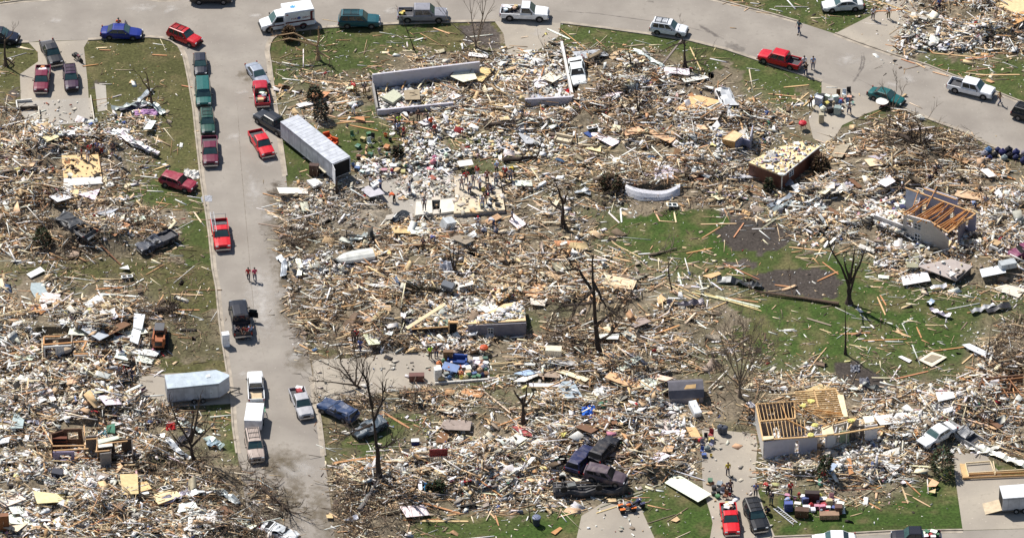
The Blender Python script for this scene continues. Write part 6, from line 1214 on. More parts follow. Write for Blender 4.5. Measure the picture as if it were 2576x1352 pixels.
def colours(th, rng=NP, pal=PAL):
    c = np.zeros((len(th), 3))
    for k, L in pal.items():
        m = np.where(th == k)[0]; wv = np.array([a for a, _ in L]); ix = rng.choice(len(L), len(m), p=wv / wv.sum()); c[m] = np.array([b for _, b in L])[ix]
    return np.clip(c * rng.uniform(.72, 1.12, (len(th), 1)) * rng.uniform(.95, 1.05, c.shape), 0, .86)
def frames(yaw, pit, rol):
    cy, sy, cp, sp, cr, sr = np.cos(yaw), np.sin(yaw), np.cos(pit), np.sin(pit), np.cos(rol), np.sin(rol)
    M = np.zeros((len(yaw), 3, 3)); M[:, :, 0] = np.stack([cy * cp, sy * cp, sp], 1); s = np.stack([-sy, cy, 0 * cy], 1); n = np.cross(M[:, :, 0], s)
    M[:, :, 1] = s * cr[:, None] + n * sr[:, None]; M[:, :, 2] = np.cross(M[:, :, 0], M[:, :, 1]); return M
CORN = np.array([(-1, -1, -1), (1, -1, -1), (1, 1, -1), (-1, 1, -1), (-1, -1, 1), (1, -1, 1), (1, 1, 1), (-1, 1, 1)], float) * .5
CF = np.array([(3, 2, 1, 0), (4, 5, 6, 7), (0, 1, 5, 4), (1, 2, 6, 5), (2, 3, 7, 6), (3, 0, 4, 7)])
def heap(name, C, D, M, cols, m, label=None, wob=0.0, rng=NP):
    n = len(C); loc = CORN[None] * (1 + (rng.uniform(-wob, wob, (n, 8, 1)) if wob else 0)) * D[:, None, :]
    if wob: loc[:, :, :2] += rng.uniform(-wob, wob, (n, 8, 2)) * D[:, None, :2] * .5
    V = np.einsum('nij,nkj->nki', M, loc) + C[:, None, :]; V = V.reshape(-1, 3); F = (CF[None] + (np.arange(n) * 8)[:, None, None]).reshape(-1, 4)
    me = bpy.data.meshes.new(name); me.vertices.add(len(V)); me.vertices.foreach_set('co', V.astype(np.float32).ravel()); me.loops.add(F.size); me.loops.foreach_set('vertex_index', F.astype(np.int32).ravel())
    me.polygons.add(len(F)); me.polygons.foreach_set('loop_start', np.arange(0, F.size, 4, dtype=np.int32)); me.polygons.foreach_set('loop_total', np.full(len(F), 4, np.int32)); me.update(calc_edges=True); me.validate()
    col_attr(me, np.repeat(cols, 8, 0)); me.materials.append(m); o = OB(name, me); tag(o, label, None, None, 'stuff'); return o
DEBM = mat('broken_material', rough=.85, use='attr', noise=.18, scale=5, spec=.3); LUMM = mat('splintered_lumber', rough=.8, use='attr', noise=.16, scale=6, spec=.3)
def lift(d, rng, k=.55): return np.clip((d - 5.5) / 3.5, 0, 1) * rng.uniform(0, 1, len(d)) ** 2 * k
# small fragments
x, y, u, v, d, th = sample(0, 2.7, .4, {'L': .42, 'W': .9, 'C': 1, 'T': .35, 'M': .8}, full=50); n = len(x)
s = np.exp(NP.normal(-1.98, .55, n)); s = np.clip(s, .05, .8) * np.where(th == 'C', .85, 1); asp = NP.uniform(.12, .8, n); thk = np.where(NP.rand(n) < .12, NP.uniform(.3, .7, n) * s * asp, NP.uniform(.02, .06, n)); til = np.radians(12 + 26 * np.clip((d - 3) / 6, 0, 1))
C = np.stack([x, y, HGT(x, y) + thk * .45 + s * .16 * np.clip((d - 3) / 6, 0, 1) + lift(d, NP)], 1)
EX = [([(1882, 408), (1967, 441), (2062, 367), (2020, 354), (1950, 372)], 2.02, 160, 'W'), (DRIVES['h'], 0.03, 60, 'C'), ([(1180, 810), (1320, 800), (1312, 757), (1230, 790)], 1.75, 420, 'W'), ([(1232, 735), (1276, 715), (1288, 735), (1255, 757)], 1.25, 120, 'L'), ([(1035, 825), (1070, 810), (1126, 803), (1130, 818)], 1.2, 80, 'L'), ([(1925, 1150), (2205, 1112), (2180, 1062), (1930, 1080)], .1, 2600, 'W'), ([(2280, 588), (2385, 630), (2445, 592), (2285, 535)], .15, 1500, 'M'), ([(2200, 560), (2270, 586), (2280, 545), (2215, 525)], .82, 900, 'W'), ([(950, 225), (1410, 185), (1434, 254), (955, 284)], .08, 3600, 'W'),
 ([(1000, 445), (1142, 436), (1142, 496), (1000, 500)], .03, 900, 'C'), ([(1142, 446), (1254, 432), (1270, 527), (1141, 536)], SLB, 120, 'C'), ([(113, 900), (180, 897), (182, 874), (114, 878)], .05, 300, 'M'), ([(135, 1150), (345, 1160), (340, 1130), (140, 1125)], .05, 1400, 'M'), ([(205, 1292), (252, 1279), (358, 1280), (361, 1306), (212, 1319)], .52, 120, 'W'), ([(155, 391), (247, 388), (256, 443), (160, 447)], .43, 50, 'T'), (DRIVES['e'], .03, 90, 'C'), (DRIVES['g'], .03, 50, 'W'), ([(2325, 663), (2400, 655), (2437, 672), (2405, 698)], 1.2, 14, 'W'), ([(60, 258), (226, 250), (234, 300), (110, 310)], .03, 40, 'C')]
EX += [([(a, b + 12), (a + 40, b), (c - 30, b + 6), (c, (b + e) / 2), (c - 50, e), (a + 20, e - 6)], None, k, 'W') for a, b, c, e, k in ((1000, 290, 1440, 400, 2600), (1300, 130, 1420, 240, 1100), (1560, 170, 1700, 260, 1300), (1690, 330, 1900, 420, 1700), (2170, 480, 2290, 560, 1500), (2180, 612, 2360, 680, 1300), (2080, 1120, 2280, 1210, 2400), (2230, 1040, 2340, 1120, 1300), (80, 300, 250, 400, 1300), (40, 1170, 300, 1350, 2600), (1100, 715, 1300, 790, 1700), (1050, 840, 1200, 885, 800), (2250, 30, 2500, 130, 2400), (2290, 1000, 2430, 1060, 900), (1640, 980, 1740, 1140, 1200), (720, 640, 900, 700, 900), (0, 960, 250, 1060, 1500), (480, 1270, 640, 1350, 900), (1180, 1110, 1420, 1240, 1500), (900, 400, 1150, 450, 1200))]
for poly, z_, k_, t_ in EX:
    us = [p[0] for p in poly]; vs_ = [p[1] for p in poly]; U_ = NP.uniform(min(us), max(us), k_ * 2); V_ = NP.uniform(min(vs_), max(vs_), k_ * 2); mk = inpoly(U_, V_, poly); U_, V_ = U_[mk][:k_], V_[mk][:k_]
    pp = np.array([P(a, b, z_ or 0) for a, b in zip(U_, V_)])
    if z_ is None: pp = pp[keepf(U_, V_) > NP.rand(len(pp))]; pp = pp[fbm(pp[:, 0], pp[:, 1], 3, 88) > .44]; pp[:, 2] = HGT(pp[:, 0], pp[:, 1]) + NP.rand(len(pp)) ** 2 * .35
    k_ = len(pp); C = np.concatenate([C, pp + [0, 0, .05]]); s2 = np.clip(np.exp(NP.normal(-1.35, .6, k_)), .08, 1.3); s = np.concatenate([s, s2]); asp = np.concatenate([asp, NP.uniform(.25, .9, k_)]); thk = np.concatenate([thk, NP.uniform(.02, .12, k_)]); til = np.concatenate([til, np.full(k_, .25)]); th = np.concatenate([th, np.full(k_, t_)])
n = len(C)
heap('rubble_fragments', C, np.stack([s, s * asp, thk], 1), frames(NP.uniform(0, 6.28, n), NP.normal(0, 1, n) * til, NP.normal(0, 1, n) * til), colours(th), DEBM, 'small torn fragments of plaster, board and insulation covering the wrecked lots', .35)
NFRAG = n
# medium torn sheets
x, y, u, v, d, th = sample(0, 2.3, 1.2, {'L': .7, 'W': 1, 'C': .35, 'T': .25, 'M': 1}, full=2.8); n = len(x)
s = np.clip(np.exp(NP.normal(-.35, .4, n)), .3, 1.9); asp = NP.uniform(.1, .65, n); til = np.radians(6 + 16 * np.clip((d - 3) / 6, 0, 1))
C = np.stack([x, y, HGT(x, y) + .06 + s * .1 * np.clip((d - 3) / 6, 0, 1) + lift(d, NP, .6)], 1)
heap('board_scraps', C, np.stack([s, s * asp, NP.uniform(.015, .05, n)], 1), frames(NP.uniform(0, 6.28, n), NP.normal(0, 1, n) * til, NP.normal(0, 1, n) * til), colours(th), DEBM, 'torn scraps of sheet board and siding lying through the rubble', .3)
# lumber
LPAL = {k: [(26, np.array(srgb(214, 186, 148))), (17, np.array(srgb(192, 152, 112))), (20, np.array(srgb(230, 214, 184))), (26, np.array(srgb(232, 230, 224))), (10, np.array(srgb(150, 132, 112))), (5, np.array(srgb(104, 84, 68)))] for k in 'LWCTM'}
def yaws(n, rng): return np.where(rng.rand(n) < .55, rng.normal(math.radians(-8), math.radians(24), n), rng.uniform(0, math.pi, n))
x, y, u, v, d, th = sample(0, 2.3, .3, {'L': 1, 'W': .55, 'C': .18, 'T': .55, 'M': .6}, full=10); n = len(x)
L = np.clip(np.exp(NP.normal(.15, .64, n)), .3, 4.0); wd = NP.choice([.04, .05, .07, .09, .12, .16], n); hh = NP.uniform(.03, .06, n); k = np.clip((d - 3) / 6, 0, 1)
C = np.stack([x, y, HGT(x, y) + hh * .5 + .02 + lift(d, NP, .8)], 1)
heap('strewn_lumber', C, np.stack([L, wd, hh], 1), frames(yaws(n, NP), NP.normal(0, 1, n) * np.radians(9) * k, NP.normal(0, 1, n) * .35), colours(th, NP, LPAL), LUMM, 'splintered boards and studs strewn over lawns and rubble')
NLUM = n
# branches and brush
TPAL = {k: [(34, np.array(srgb(112, 96, 80))), (30, np.array(srgb(84, 70, 60))), (20, np.array(srgb(146, 128, 108))), (8, np.array(srgb(190, 160, 124)))] for k in 'LWCTM'}
x, y, u, v, d, th = sample(0, 1.5, .5, {'L': .1, 'W': .1, 'C': .05, 'T': 1, 'M': .15}, full=16); n = len(x)
L = np.clip(np.exp(NP.normal(-.1, .55, n)), .25, 2.8); wd = NP.uniform(.018, .06, n)
C = np.stack([x, y, HGT(x, y) + .03 + lift(d + 2, NP, .9)], 1)
heap('branch_litter', C, np.stack([L, wd, wd], 1), frames(NP.uniform(0, 6.28, n), NP.normal(0, .3, n), NP.uniform(0, 6.28, n)), colours(th, NP, TPAL), LUMM, 'snapped twigs and branches littering the ground')
# crumbs and straw on the lawns
x = NP.uniform(X0, X1, 40000); y = NP.uniform(Y0, Y1, 40000); u, v = PROJ(x, y, 0 * x); d = den(u, v); m = (~paved(u, v)) & (NP.rand(40000) < .15 + .1 * d) & (d < 7) & (u > -60) & (u < 2640) & (v > -60) & (v < 1410); x, y, u, v, d = x[m], y[m], u[m], v[m], d[m]; n = len(x)
s = np.clip(np.exp(NP.normal(-2.3, .5, n)), .04, .35); th = np.full(n, 'L'); th[NP.rand(n) < .4] = 'W'
heap('lawn_litter', np.stack([x, y, HGT(x, y) + .03], 1), np.stack([s * NP.choice([1, 1, 3], n), s * .6, np.full(n, .02)], 1), frames(NP.uniform(0, 6.28, n), NP.normal(0, .2, n), NP.normal(0, .2, n)), colours(th), DEBM, 'scattered chips and scraps on the grass', .3)
# brush heaps of curling branches where trees came down
q = MB(); rr = random.Random(5)
for (u0, v0, ru, rv, cnt) in [(1600, 200, 50, 30, 26), (1440, 150, 60, 20, 14), (1610, 280, 30, 24, 14), (2290, 360, 110, 36, 60), (1500, 470, 80, 16, 18), (130, 570, 70, 40, 26), (180, 640, 120, 26, 22), (430, 790, 60, 24, 18), (620, 1200, 50, 34, 40), (600, 1290, 70, 40, 44), (660, 1300, 40, 40, 16), (920, 1330, 110, 30, 30), (900, 1260, 60, 30, 16), (1020, 1310, 60, 30, 18), (740, 612, 36, 22, 34), (800, 650, 26, 22, 14), (490, 1160, 50, 30, 20), (1130, 1010, 60, 20, 16), (1590, 960, 40, 20, 12), (1480, 800, 60, 60, 16), (1860, 990, 50, 24, 16), (2500, 920, 60, 30, 24), (830, 110, 40, 24, 8), (880, 960, 60, 30, 14), (1240, 1000, 60, 20, 10), (820, 1000, 50, 14, 12), (920, 1060, 60, 24, 14), (1700, 180, 60, 26, 12), (800, 470, 60, 26, 16)]:
    for k in range(cnt):
        p = PG(u0 + rr.gauss(0, .5) * ru, v0 + rr.gauss(0, .5) * rv); p.z += rr.uniform(0, .5); twig_set(q, p, Vector((rr.uniform(-1, 1), rr.uniform(-1, 1), rr.uniform(.05, .7))), rr.uniform(.8, 2.2), rr.uniform(.02, .05), 1, rr)
tag(q.build('brush_heap', BARK, color=C_(104, 90, 76)), 'tangled heaps of bare branches torn from the trees', None, None, 'stuff')
# ---------------------------------------------------------------- the largest boards and sheets, each its own object
LM = [(305, 80, 'the blue sedan'), (465, 90, 'the red SUV'), (715, 60, 'the ambulance'), (903, 52, 'the teal SUV'), (1062, 35, 'the silver pickup'), (1195, 100, 'the upper bare tree'), (1320, 40, 'the white upper pickup'), (1683, 76, 'the white SUV'), (1722, 150, 'the dark upper trunk'), (1965, 148, 'the red crew pickup'), (2120, 10, 'the dented white sedan'), (2230, 240, 'the teal green sedan'), (2443, 225, 'the white crew pickup'), (2560, 290, 'the cut off black SUV'), (2234, 48, 'the person on the upper driveway'), (2100, 275, 'the salvage heap by the street'),
 (130, 130, 'the two tone pickup'), (105, 200, 'the driveway maroon pickup'), (380, 240, 'the siding draped tree'), (140, 280, 'the garage floor'), (205, 440, 'the plywood floor'), (330, 370, 'the bent siding heap'), (448, 460, 'the battered maroon SUV'), (395, 610, 'the roofless wrecked pickup'), (190, 580, 'the flattened grey car'), (556, 590, 'the ladder rack pickup'), (660, 245, 'the loaded red pickup'), (790, 370, 'the long cargo trailer'), (800, 270, 'the ragged bushes'), (905, 236, 'the two firefighters'), (1070, 240, 'the long basement walls'), (1450, 185, 'the buried white sedan'), (1600, 290, 'the uprooted tangle'), (1832, 262, 'the crushed white van'), (1000, 340, 'the lime green shirt'), (1417, 350, 'the sofa'), (1850, 360, 'the bathroom block'), (1970, 420, 'the brick house'), (1200, 480, 'the floor deck'), (1095, 512, 'the stair opening'), (1640, 495, 'the curved white sheet'), (1417, 530, 'the thick forked trunk'), (2290, 350, 'the long brush heap'), (2550, 390, 'the bagged belongings'),
 (2330, 560, 'the sided house'), (2125, 700, 'the big split tree'), (2005, 745, 'the long fallen trunk'), (1880, 590, 'the upper dark soil'), (2000, 700, 'the lower dark soil'), (1700, 590, 'the greenest lawn'), (2122, 880, 'the thin sapling'), (2160, 940, 'the mulch bed'), (2343, 906, 'the cream framed square'), (2380, 690, 'the tilted slab'), (890, 650, 'the overturned boat'), (1123, 570, 'the white cabinet'), (1141, 660, 'the three bare stems'), (1180, 800, 'the collapsed house'), (1490, 760, 'the tall leaning tree'), (1160, 930, 'the belongings heap'), (1725, 980, 'the shed'), (1855, 930, 'the many stemmed tree'), (2060, 1060, 'the framed house'), (2500, 1020, 'the brown walled rooms'), (2400, 1090, 'the crushed white pickup'), (2368, 1160, 'the round evergreen'), (2480, 1180, 'the deck frame'), (2545, 1255, 'the ramp trailer'),
 (165, 880, 'the wall frame'), (405, 838, 'the skid loader'), (345, 825, 'the garage door'), (495, 965, 'the pointed trailer'), (230, 1120, 'the roofless rooms'), (280, 1300, 'the fallen wall panel'), (489, 1110, 'the metal wrapped tree'), (603, 800, 'the open black pickup'), (640, 1110, 'the beige SUV'), (758, 1010, 'the silver lower pickup'), (850, 1030, 'the crushed blue wagon'), (952, 1130, 'the tallest dark trunk'), (1317, 1040, 'the forked stump'), (1480, 1050, 'the blue tarp'), (1090, 1165, 'the red lattice'), (1044, 1112, 'the cooler'), (1480, 1215, 'the overturned truck'), (1730, 1230, 'the corrugated sheet'), (1835, 1300, 'the loaded lower red pickup'), (1585, 1275, 'the orange quad bike'), (1340, 1300, 'the lidded bin'), (2040, 1280, 'the lawn household pile'), (1970, 1310, 'the ladder on the lawn'), (2098, 1345, 'the clean white sedan'), (2300, 1340, 'the dark navy pickup'), (670, 1250, 'the lower brush heaps'), (1080, 1230, 'the bright blue bundle')]
NTH = ['', 'second ', 'third ', 'fourth ', 'fifth ', 'sixth ', 'seventh ', 'eighth ', 'ninth ', 'tenth ']
def near(u, v):
    k = min(range(len(LM)), key=lambda i: (LM[i][0] - u) ** 2 + 2.2 * (LM[i][1] - v) ** 2); du, dv = u - LM[k][0], (v - LM[k][1]) * 1.6
    return k, ('right of' if du > 0 else 'left of') if abs(du) > abs(dv) else ('in front of' if dv > 0 else 'behind'), du * du + dv * dv
PEND = []
def finish_labels():
    by = {}
    for o, adj, noun, u, v, cat, grp in PEND:
        k, rel, dd = near(u, v); by.setdefault((adj, noun, rel, k), []).append((dd, o, cat, grp))
    for (adj, noun, rel, k), L in by.items():
        L.sort(key=lambda a: a[0])
        for i, (dd, o, cat, grp) in enumerate(L):
            pre = '' if len(L) == 1 else ('nearest ' if i == 0 else (NTH[i] if i < 10 else 'far ') + 'nearest ')
            tag(o, f'{pre}{adj} {noun} {rel} {LM[k][2]}'.strip(), cat, grp)
CN = {'t': ('tan', (216, 182, 136)), 'o': ('orange brown', (194, 142, 96)), 'p': ('pale', (232, 210, 174)), 'w': ('white', (232, 230, 226)), 'g': ('grey weathered', (150, 138, 122)), 'b': ('brown', (120, 84, 60)), 'd': ('dark grey', (70, 70, 76)), 'c': ('cream', (226, 216, 192)), 'r': ('rose red', (178, 84, 84)), 's': ('silver grey', (176, 180, 186)), 'e': ('pale green', (192, 204, 180)), 'u': ('pale blue', (178, 196, 214))}
def hue(c, rr): return tuple(min(.86, q * rr.uniform(.88, 1.08)) for q in C_(*CN[c][1]))
PLKM = []
for sd in range(6):
    rr = random.Random(sd); q = MB(); e0, e1 = rr.uniform(-.02, .02), rr.uniform(-.04, .04); bow = rr.uniform(-.02, .03); vs = []
    for i, xx in enumerate((-.5, -.2, .1, .5)):
        wv = 1 if i not in (0, 3) else rr.uniform(.55, 1); z = bow * (1 - 4 * xx * xx)
        vs += [(xx + (e0 if i == 0 else 0), -.5 * wv, z - .5), (xx, .5 * wv, z - .5), (xx, .5 * wv, z + .5), (xx + (e1 if i == 3 else 0), -.5 * wv, z + .5)]
    q.add(vs, [(i * 4 + k, i * 4 + (k + 1) % 4, i * 4 + 4 + (k + 1) % 4, i * 4 + 4 + k)[::-1] for i in range(3) for k in range(4)] + [(0, 1, 2, 3), (15, 14, 13, 12)]); PLKM.append(q.mesh('plank', WOOD))
def plank(A, B, c, wd=.14, lift_=.0, rr=R_):
    a, b = PG(*A), PG(*B); a.z += .06 + lift_; b.z += .06 + lift_; d = b - a; L = d.length; o = OB('lumber_plank', rr.choice(PLKM), color=hue(c, rr)); o.location = (a + b) / 2
    o.rotation_euler = (rr.uniform(-.2, .2), -math.asin(max(-1, min(1, d.z / L))), math.atan2(d.y, d.x)); o.scale = (L, wd, rr.uniform(.045, .08)); u, v = (A[0] + B[0]) / 2, (A[1] + B[1]) / 2
    PEND.append((o, ('very long ' if L > 5.5 else 'long ' if L > 3.4 else '') + CN[c][0], 'plank', u, v, 'plank', 'lengths of lumber torn from the houses'))
HP = """242 122 270 121 p|250 127 278 128 o|383 139 420 141 o|208 168 248 163 o|283 246 306 239 s|456 216 483 221 o|763 191 808 178 o|1090 72 1130 86 t|924 168 960 168 t|803 227 830 246 p|690 259 718 232 t|835 265 886 255 o|1735 120 1763 178 t|1570 119 1620 113 g|1660 170 1715 100 g|1568 132 1615 155 w|1623 155 1668 173 w|1710 268 1744 212 g|2180 -5 2293 34 t|2346 135 2463 146 t|2415 153 2500 142 o|2455 190 2562 189 t|2195 30 2270 26 o|2268 80 2276 148 t|2311 104 2346 135 o|1931 237 2000 244 t|1971 221 2035 215 t|2350 110 2466 73 p|2266 150 2300 161 o|2303 160 2326 172 t|2345 182 2385 193 t|2020 268 2053 240 t|1762 565 1851 563 t|1845 598 1870 562 o|1765 600 1810 572 o|1540 612 1610 648 t|1726 638 1790 625 o|1645 530 1659 557 t|1695 535 1700 560 p|1480 475 1524 474 o|1530 535 1557 561 w|1560 525 1563 560 w|1495 645 1560 665 w|1605 640 1635 638 w|1520 642 1590 660 t|2005 620 2060 580 o|1985 622 2075 632 t|2080 565 2200 650 p|2068 660 2108 690 o|2000 648 2050 652 t|2055 708 2106 684 o|1948 717 1990 722 o|2206 747 2226 792 t|2213 743 2228 768 o|2168 857 2280 853 o|2029 801 2090 819 g|2061 828 2090 838 t|2135 867 2180 876 t|2252 833 2285 846 t|2419 915 2475 868 t|2243 955 2333 934 o|2305 823 2317 850 o|2340 884 2450 870 o|2115 953 2155 996 w|2244 832 2290 848 t|1665 715 1745 757 t|1672 712 1752 752 p|1690 712 1760 748 t|1740 737 1905 775 p|1750 733 1912 782 t|1800 745 1910 772 w|1705 686 1713 715 w|1758 695 1766 725 w|1690 715 1760 723 w|1680 755 1725 752 w|1788 710 1815 730 w|1490 706 1560 720 w|1510 893 1516 930 o|1560 875 1590 935 o|1440 880 1500 940 t|1300 870 1350 850 o|1290 880 1345 860 t|1340 840 1375 860 t|1640 932 1700 895 o|1500 1290 1560 1270 t|1510 1275 1680 1210 g|2010 1222 2210 1216 g|2075 1240 2130 1262 t|2295 1250 2340 1275 t|2268 1225 2283 1265 t|2240 1175 2275 1195 o|2300 1185 2340 1205 t|2270 1205 2315 1245 o|2060 1250 2095 1255 t|2160 1250 2215 1225 o|2120 1228 2210 1222 o|2110 1236 2200 1232 b|1014 1308 1110 1305 o|1013 1266 1105 1250 w|853 1258 885 1225 t|1245 1295 1254 1322 o|20 545 115 510 o|145 360 220 378 o|388 428 424 416 t|250 622 305 668 b|350 538 420 570 o|490 537 506 560 p|95 775 135 795 t|265 735 320 760 o|240 728 310 723 o|305 750 325 772 t|370 790 410 774 o|140 810 185 840 t|212 982 300 1028 b|430 740 510 743 t|430 780 500 780 o|47 1245 60 1172 o|100 1090 115 1140 t|440 1215 470 1170 t|1195 640 1195 600 o|850 300 930 296 o|855 306 940 308 t|880 316 950 330 o|845 312 900 305 o|2330 690 2400 655 p|1830 750 1905 760 o|1120 770 1140 850 o|1030 560 1075 548 b|1860 300 1870 345 t|1660 345 1690 320 o|1640 410 1780 380 t|1240 330 1330 318 g|1500 420 1560 405 p|1340 505 1380 530 p|1560 1175 1640 1150 o|1480 1080 1600 1060 t"""
for r_ in HP.split('|'):
    a = r_.split(); plank((float(a[0]), float(a[1])), (float(a[2]), float(a[3])), a[4], .2 if a[4] in 'wg' else .17)
x, y, u, v, d, th = sample(0, 1.2, 1.5, {'L': 1, 'W': .5, 'C': .1, 'T': .3, 'M': .5}, full=.10); NEED = 290 - len(PEND); ix = NP.permutation(len(x))[:NEED]; ya = yaws(len(ix), NP)
for j, i in enumerate(ix):
    if not (10 < u[i] < 2560 and 8 < v[i] < 1340): continue
    L = NP.uniform(2.8, 6.2); dx, dy = math.cos(ya[j]) * L / 2, math.sin(ya[j]) * L / 2; A = PROJ(x[i] - dx, y[i] - dy, 0.); B = PROJ(x[i] + dx, y[i] + dy, 0.); plank(A, B, NP.choice(list('ttoopwgt')), NP.choice([.12, .18, .26]), NP.uniform(0, .3) * (d[i] > 6))
def panel(pts, c, lift_=.1, tilt=0, name='sheet_panel', noun='sheet', cat='board', rr=R_, m=None, th=.04):
    w_ = [P(*p) for p in pts]; ce = sum(w_, Vector()) / len(w_); z0 = H1(ce) + lift_; q = MB(); tx, ty = rr.uniform(-1, 1) * tilt, -abs(rr.uniform(.4, 1)) * tilt
    q.slab([Vector((p.x - ce.x, p.y - ce.y, (p.x - ce.x) * tx + (p.y - ce.y) * ty)) for p in w_], th); o = q.build(name, m or PLY, None, (ce.x, ce.y, z0 + .06), color=hue(c, rr))
    u = sum(p[0] for p in pts) / len(pts); v = sum(p[1] for p in pts) / len(pts); A = abs(sum(w_[i].x * w_[(i + 1) % len(w_)].y - w_[(i + 1) % len(w_)].x * w_[i].y for i in range(len(w_)))) / 2
    PEND.append((o, ('large ' if A > 6 else '') + CN[c][0], noun, u, v, cat, 'sheets torn from walls and roofs')); return o
PN = """w .15 1180 135 1229 141 1226 149 1177 144|c .9 1133 210 1165 172 1190 190 1200 215 1165 225|g .5 1015 235 1055 234 1057 262 1018 261|w .4 1341 212 1350 190 1363 192 1378 222 1348 232|t .5 1698 290 1737 252 1757 251 1815 270 1775 285 1725 293|w .9 1149 423 1186 415 1191 430 1156 438|w .2 1287 538 1310 556 1325 567 1303 580 1280 560|w .3 1540 408 1564 406 1565 419 1541 421|w .3 1295 461 1337 460 1339 474 1297 476|t .1 1254 372 1270 359 1296 368 1290 382|w .6 2205 480 2236 460 2251 478 2226 493|w .4 2463 443 2483 438 2506 458 2486 463|b .3 2131 460 2143 458 2168 480 2158 484|b .3 2131 513 2170 512 2172 522 2133 524|b .3 2074 527 2085 524 2111 542 2100 548|o .3 2013 453 2043 439 2046 444 2018 456|b .3 2494 500 2502 497 2533 517 2523 523|c .15 2310 908 2343 887 2381 901 2343 925|g .2 2322 908 2343 895 2368 901 2343 915|w .1 2258 899 2267 896 2293 908 2286 914|c .1 2495 727 2530 717 2580 730 2561 751|w .1 2208 693 2236 695 2235 703 2208 701|w .3 1671 1217 1702 1193 1789 1250 1755 1270|s .2 1650 1069 1700 1062 1712 1096 1707 1129 1672 1129|w .4 1665 1087 1710 1092 1710 1101 1665 1097|w .4 1707 1112 1715 1084 1725 1089 1717 1114|t .3 1724 1079 1750 1079 1765 1109 1740 1109|t .3 1662 1156 1677 1129 1697 1134 1690 1154|p .5 85 1256 197 1265 198 1277 95 1289|t .5 302 1212 347 1214 350 1269 310 1269|d .1 20 1300 90 1308 125 1352 20 1352|r .4 1287 1082 1330 1080 1338 1106 1315 1104|s .5 1378 916 1427 902 1457 912 1455 933 1407 928|c .2 1333 757 1374 762 1370 777 1335 774|t .2 1652 758 1662 751 1677 763 1655 776|t .1 1692 865 1700 850 1727 858 1720 867|d .3 1580 920 1595 908 1630 945 1605 950|t .1 1764 696 1807 685 1814 691 1788 702|c .4 1397 941 1417 937 1482 963 1472 971|w .4 1330 974 1450 970 1482 975 1332 983|w .4 1607 981 1642 966 1660 986 1622 1003|w .3 197 497 252 478 238 510|s .4 242 555 300 541 272 562|u .6 2076 1206 2091 1184 2106 1189 2086 1216|o .4 2128 1171 2138 1169 2146 1209 2134 1214|t .4 2331 1231 2343 1209 2361 1221 2353 1231|t .3 2333 1241 2353 1234 2351 1246|o .4 2291 1114 2301 1099 2315 1109 2301 1121|b .7 2470 1062 2490 1078 2535 1072 2510 1092|w .7 2351 1014 2395 1012 2400 1028 2358 1040|t .5 1340 190 1346 182 1352 188 1345 196|c .3 868 230 893 216 894 230 872 230|t .1 1396 375 1420 370 1425 376|o .3 890 305 895 300 915 298 918 310|w .4 965 858 990 850 985 862|w .4 1008 805 1022 812 1018 822 1008 818|d .4 1013 800 1042 806 1060 840 1034 850|s .3 1560 848 1580 842 1608 862 1590 870|w .3 1290 965 1340 938 1362 946 1320 966|u .3 1292 946 1330 935 1362 942 1322 952|p .3 100 370 140 352 150 370 120 385|w .3 300 680 322 672 326 684|s .3 268 820 280 812 298 818 290 828|w .4 345 1248 372 1246 376 1256 350 1258|c .2 1200 1220 1270 1230 1250 1250 1206 1244|w .4 1050 1206 1060 1204 1062 1240 1053 1240|t .2 975 1270 1000 1262 1002 1280 982 1284|t .3 820 1300 835 1296 838 1308 822 1308|o .1 1385 1340 1408 1326 1414 1330 1396 1346|t .1 1686 1310 1702 1300 1710 1308 1700 1314|w .5 640 20 640 20 640 20|p .3 1470 380 1512 374 1510 390|s .4 1740 430 1790 448 1782 456 1738 440|s .3 2180 420 2230 414 2210 430|s .3 2080 488 2150 470 2140 482 2094 498"""
for r_ in PN.split('|'):
    a = r_.split(); n_ = [float(q) for q in a[2:]]; pts = list(zip(n_[::2], n_[1::2]))
    if pts[0] == pts[1]: continue
    panel(pts, a[0], float(a[1]), .08 if float(a[1]) > .25 else 0)
x, y, u, v, d, th = sample(0, 1.5, 5.6, {'L': .8, 'W': 1, 'C': .3, 'T': .1, 'M': 1}, full=.09); cnt = 0
for i in NP.permutation(len(x)):
    if cnt >= 112 or not (15 < u[i] < 2560 and 10 < v[i] < 1335): continue
    cnt += 1; w_, h_ = NP.uniform(1.0, 2.7), NP.uniform(.8, 1.9); a = NP.uniform(0, 3.14); pts = []; jag = NP.uniform(-.12, .12, (6, 2)); h_ *= .6; w_ *= .75
    for j, (px, py) in enumerate(((-1, -1), (1, -1), (1, NP.uniform(.1, 1)), (NP.uniform(.2, .9), 1), (-1, 1))): px, py = (px + jag[j, 0]) * w_, (py + jag[j, 1]) * h_; pts.append(PROJ(x[i] + px * math.cos(a) - py * math.sin(a), y[i] + px * math.sin(a) + py * math.cos(a), 0.))
    panel([(float(p), float(q_)) for p, q_ in pts], NP.choice(list({'W': 'wwwcst', 'L': 'ttopwwg', 'C': 'sgw', 'T': 'tb', 'M': 'wwtbscg'}[th[i]])), NP.uniform(.1, .5), .2)
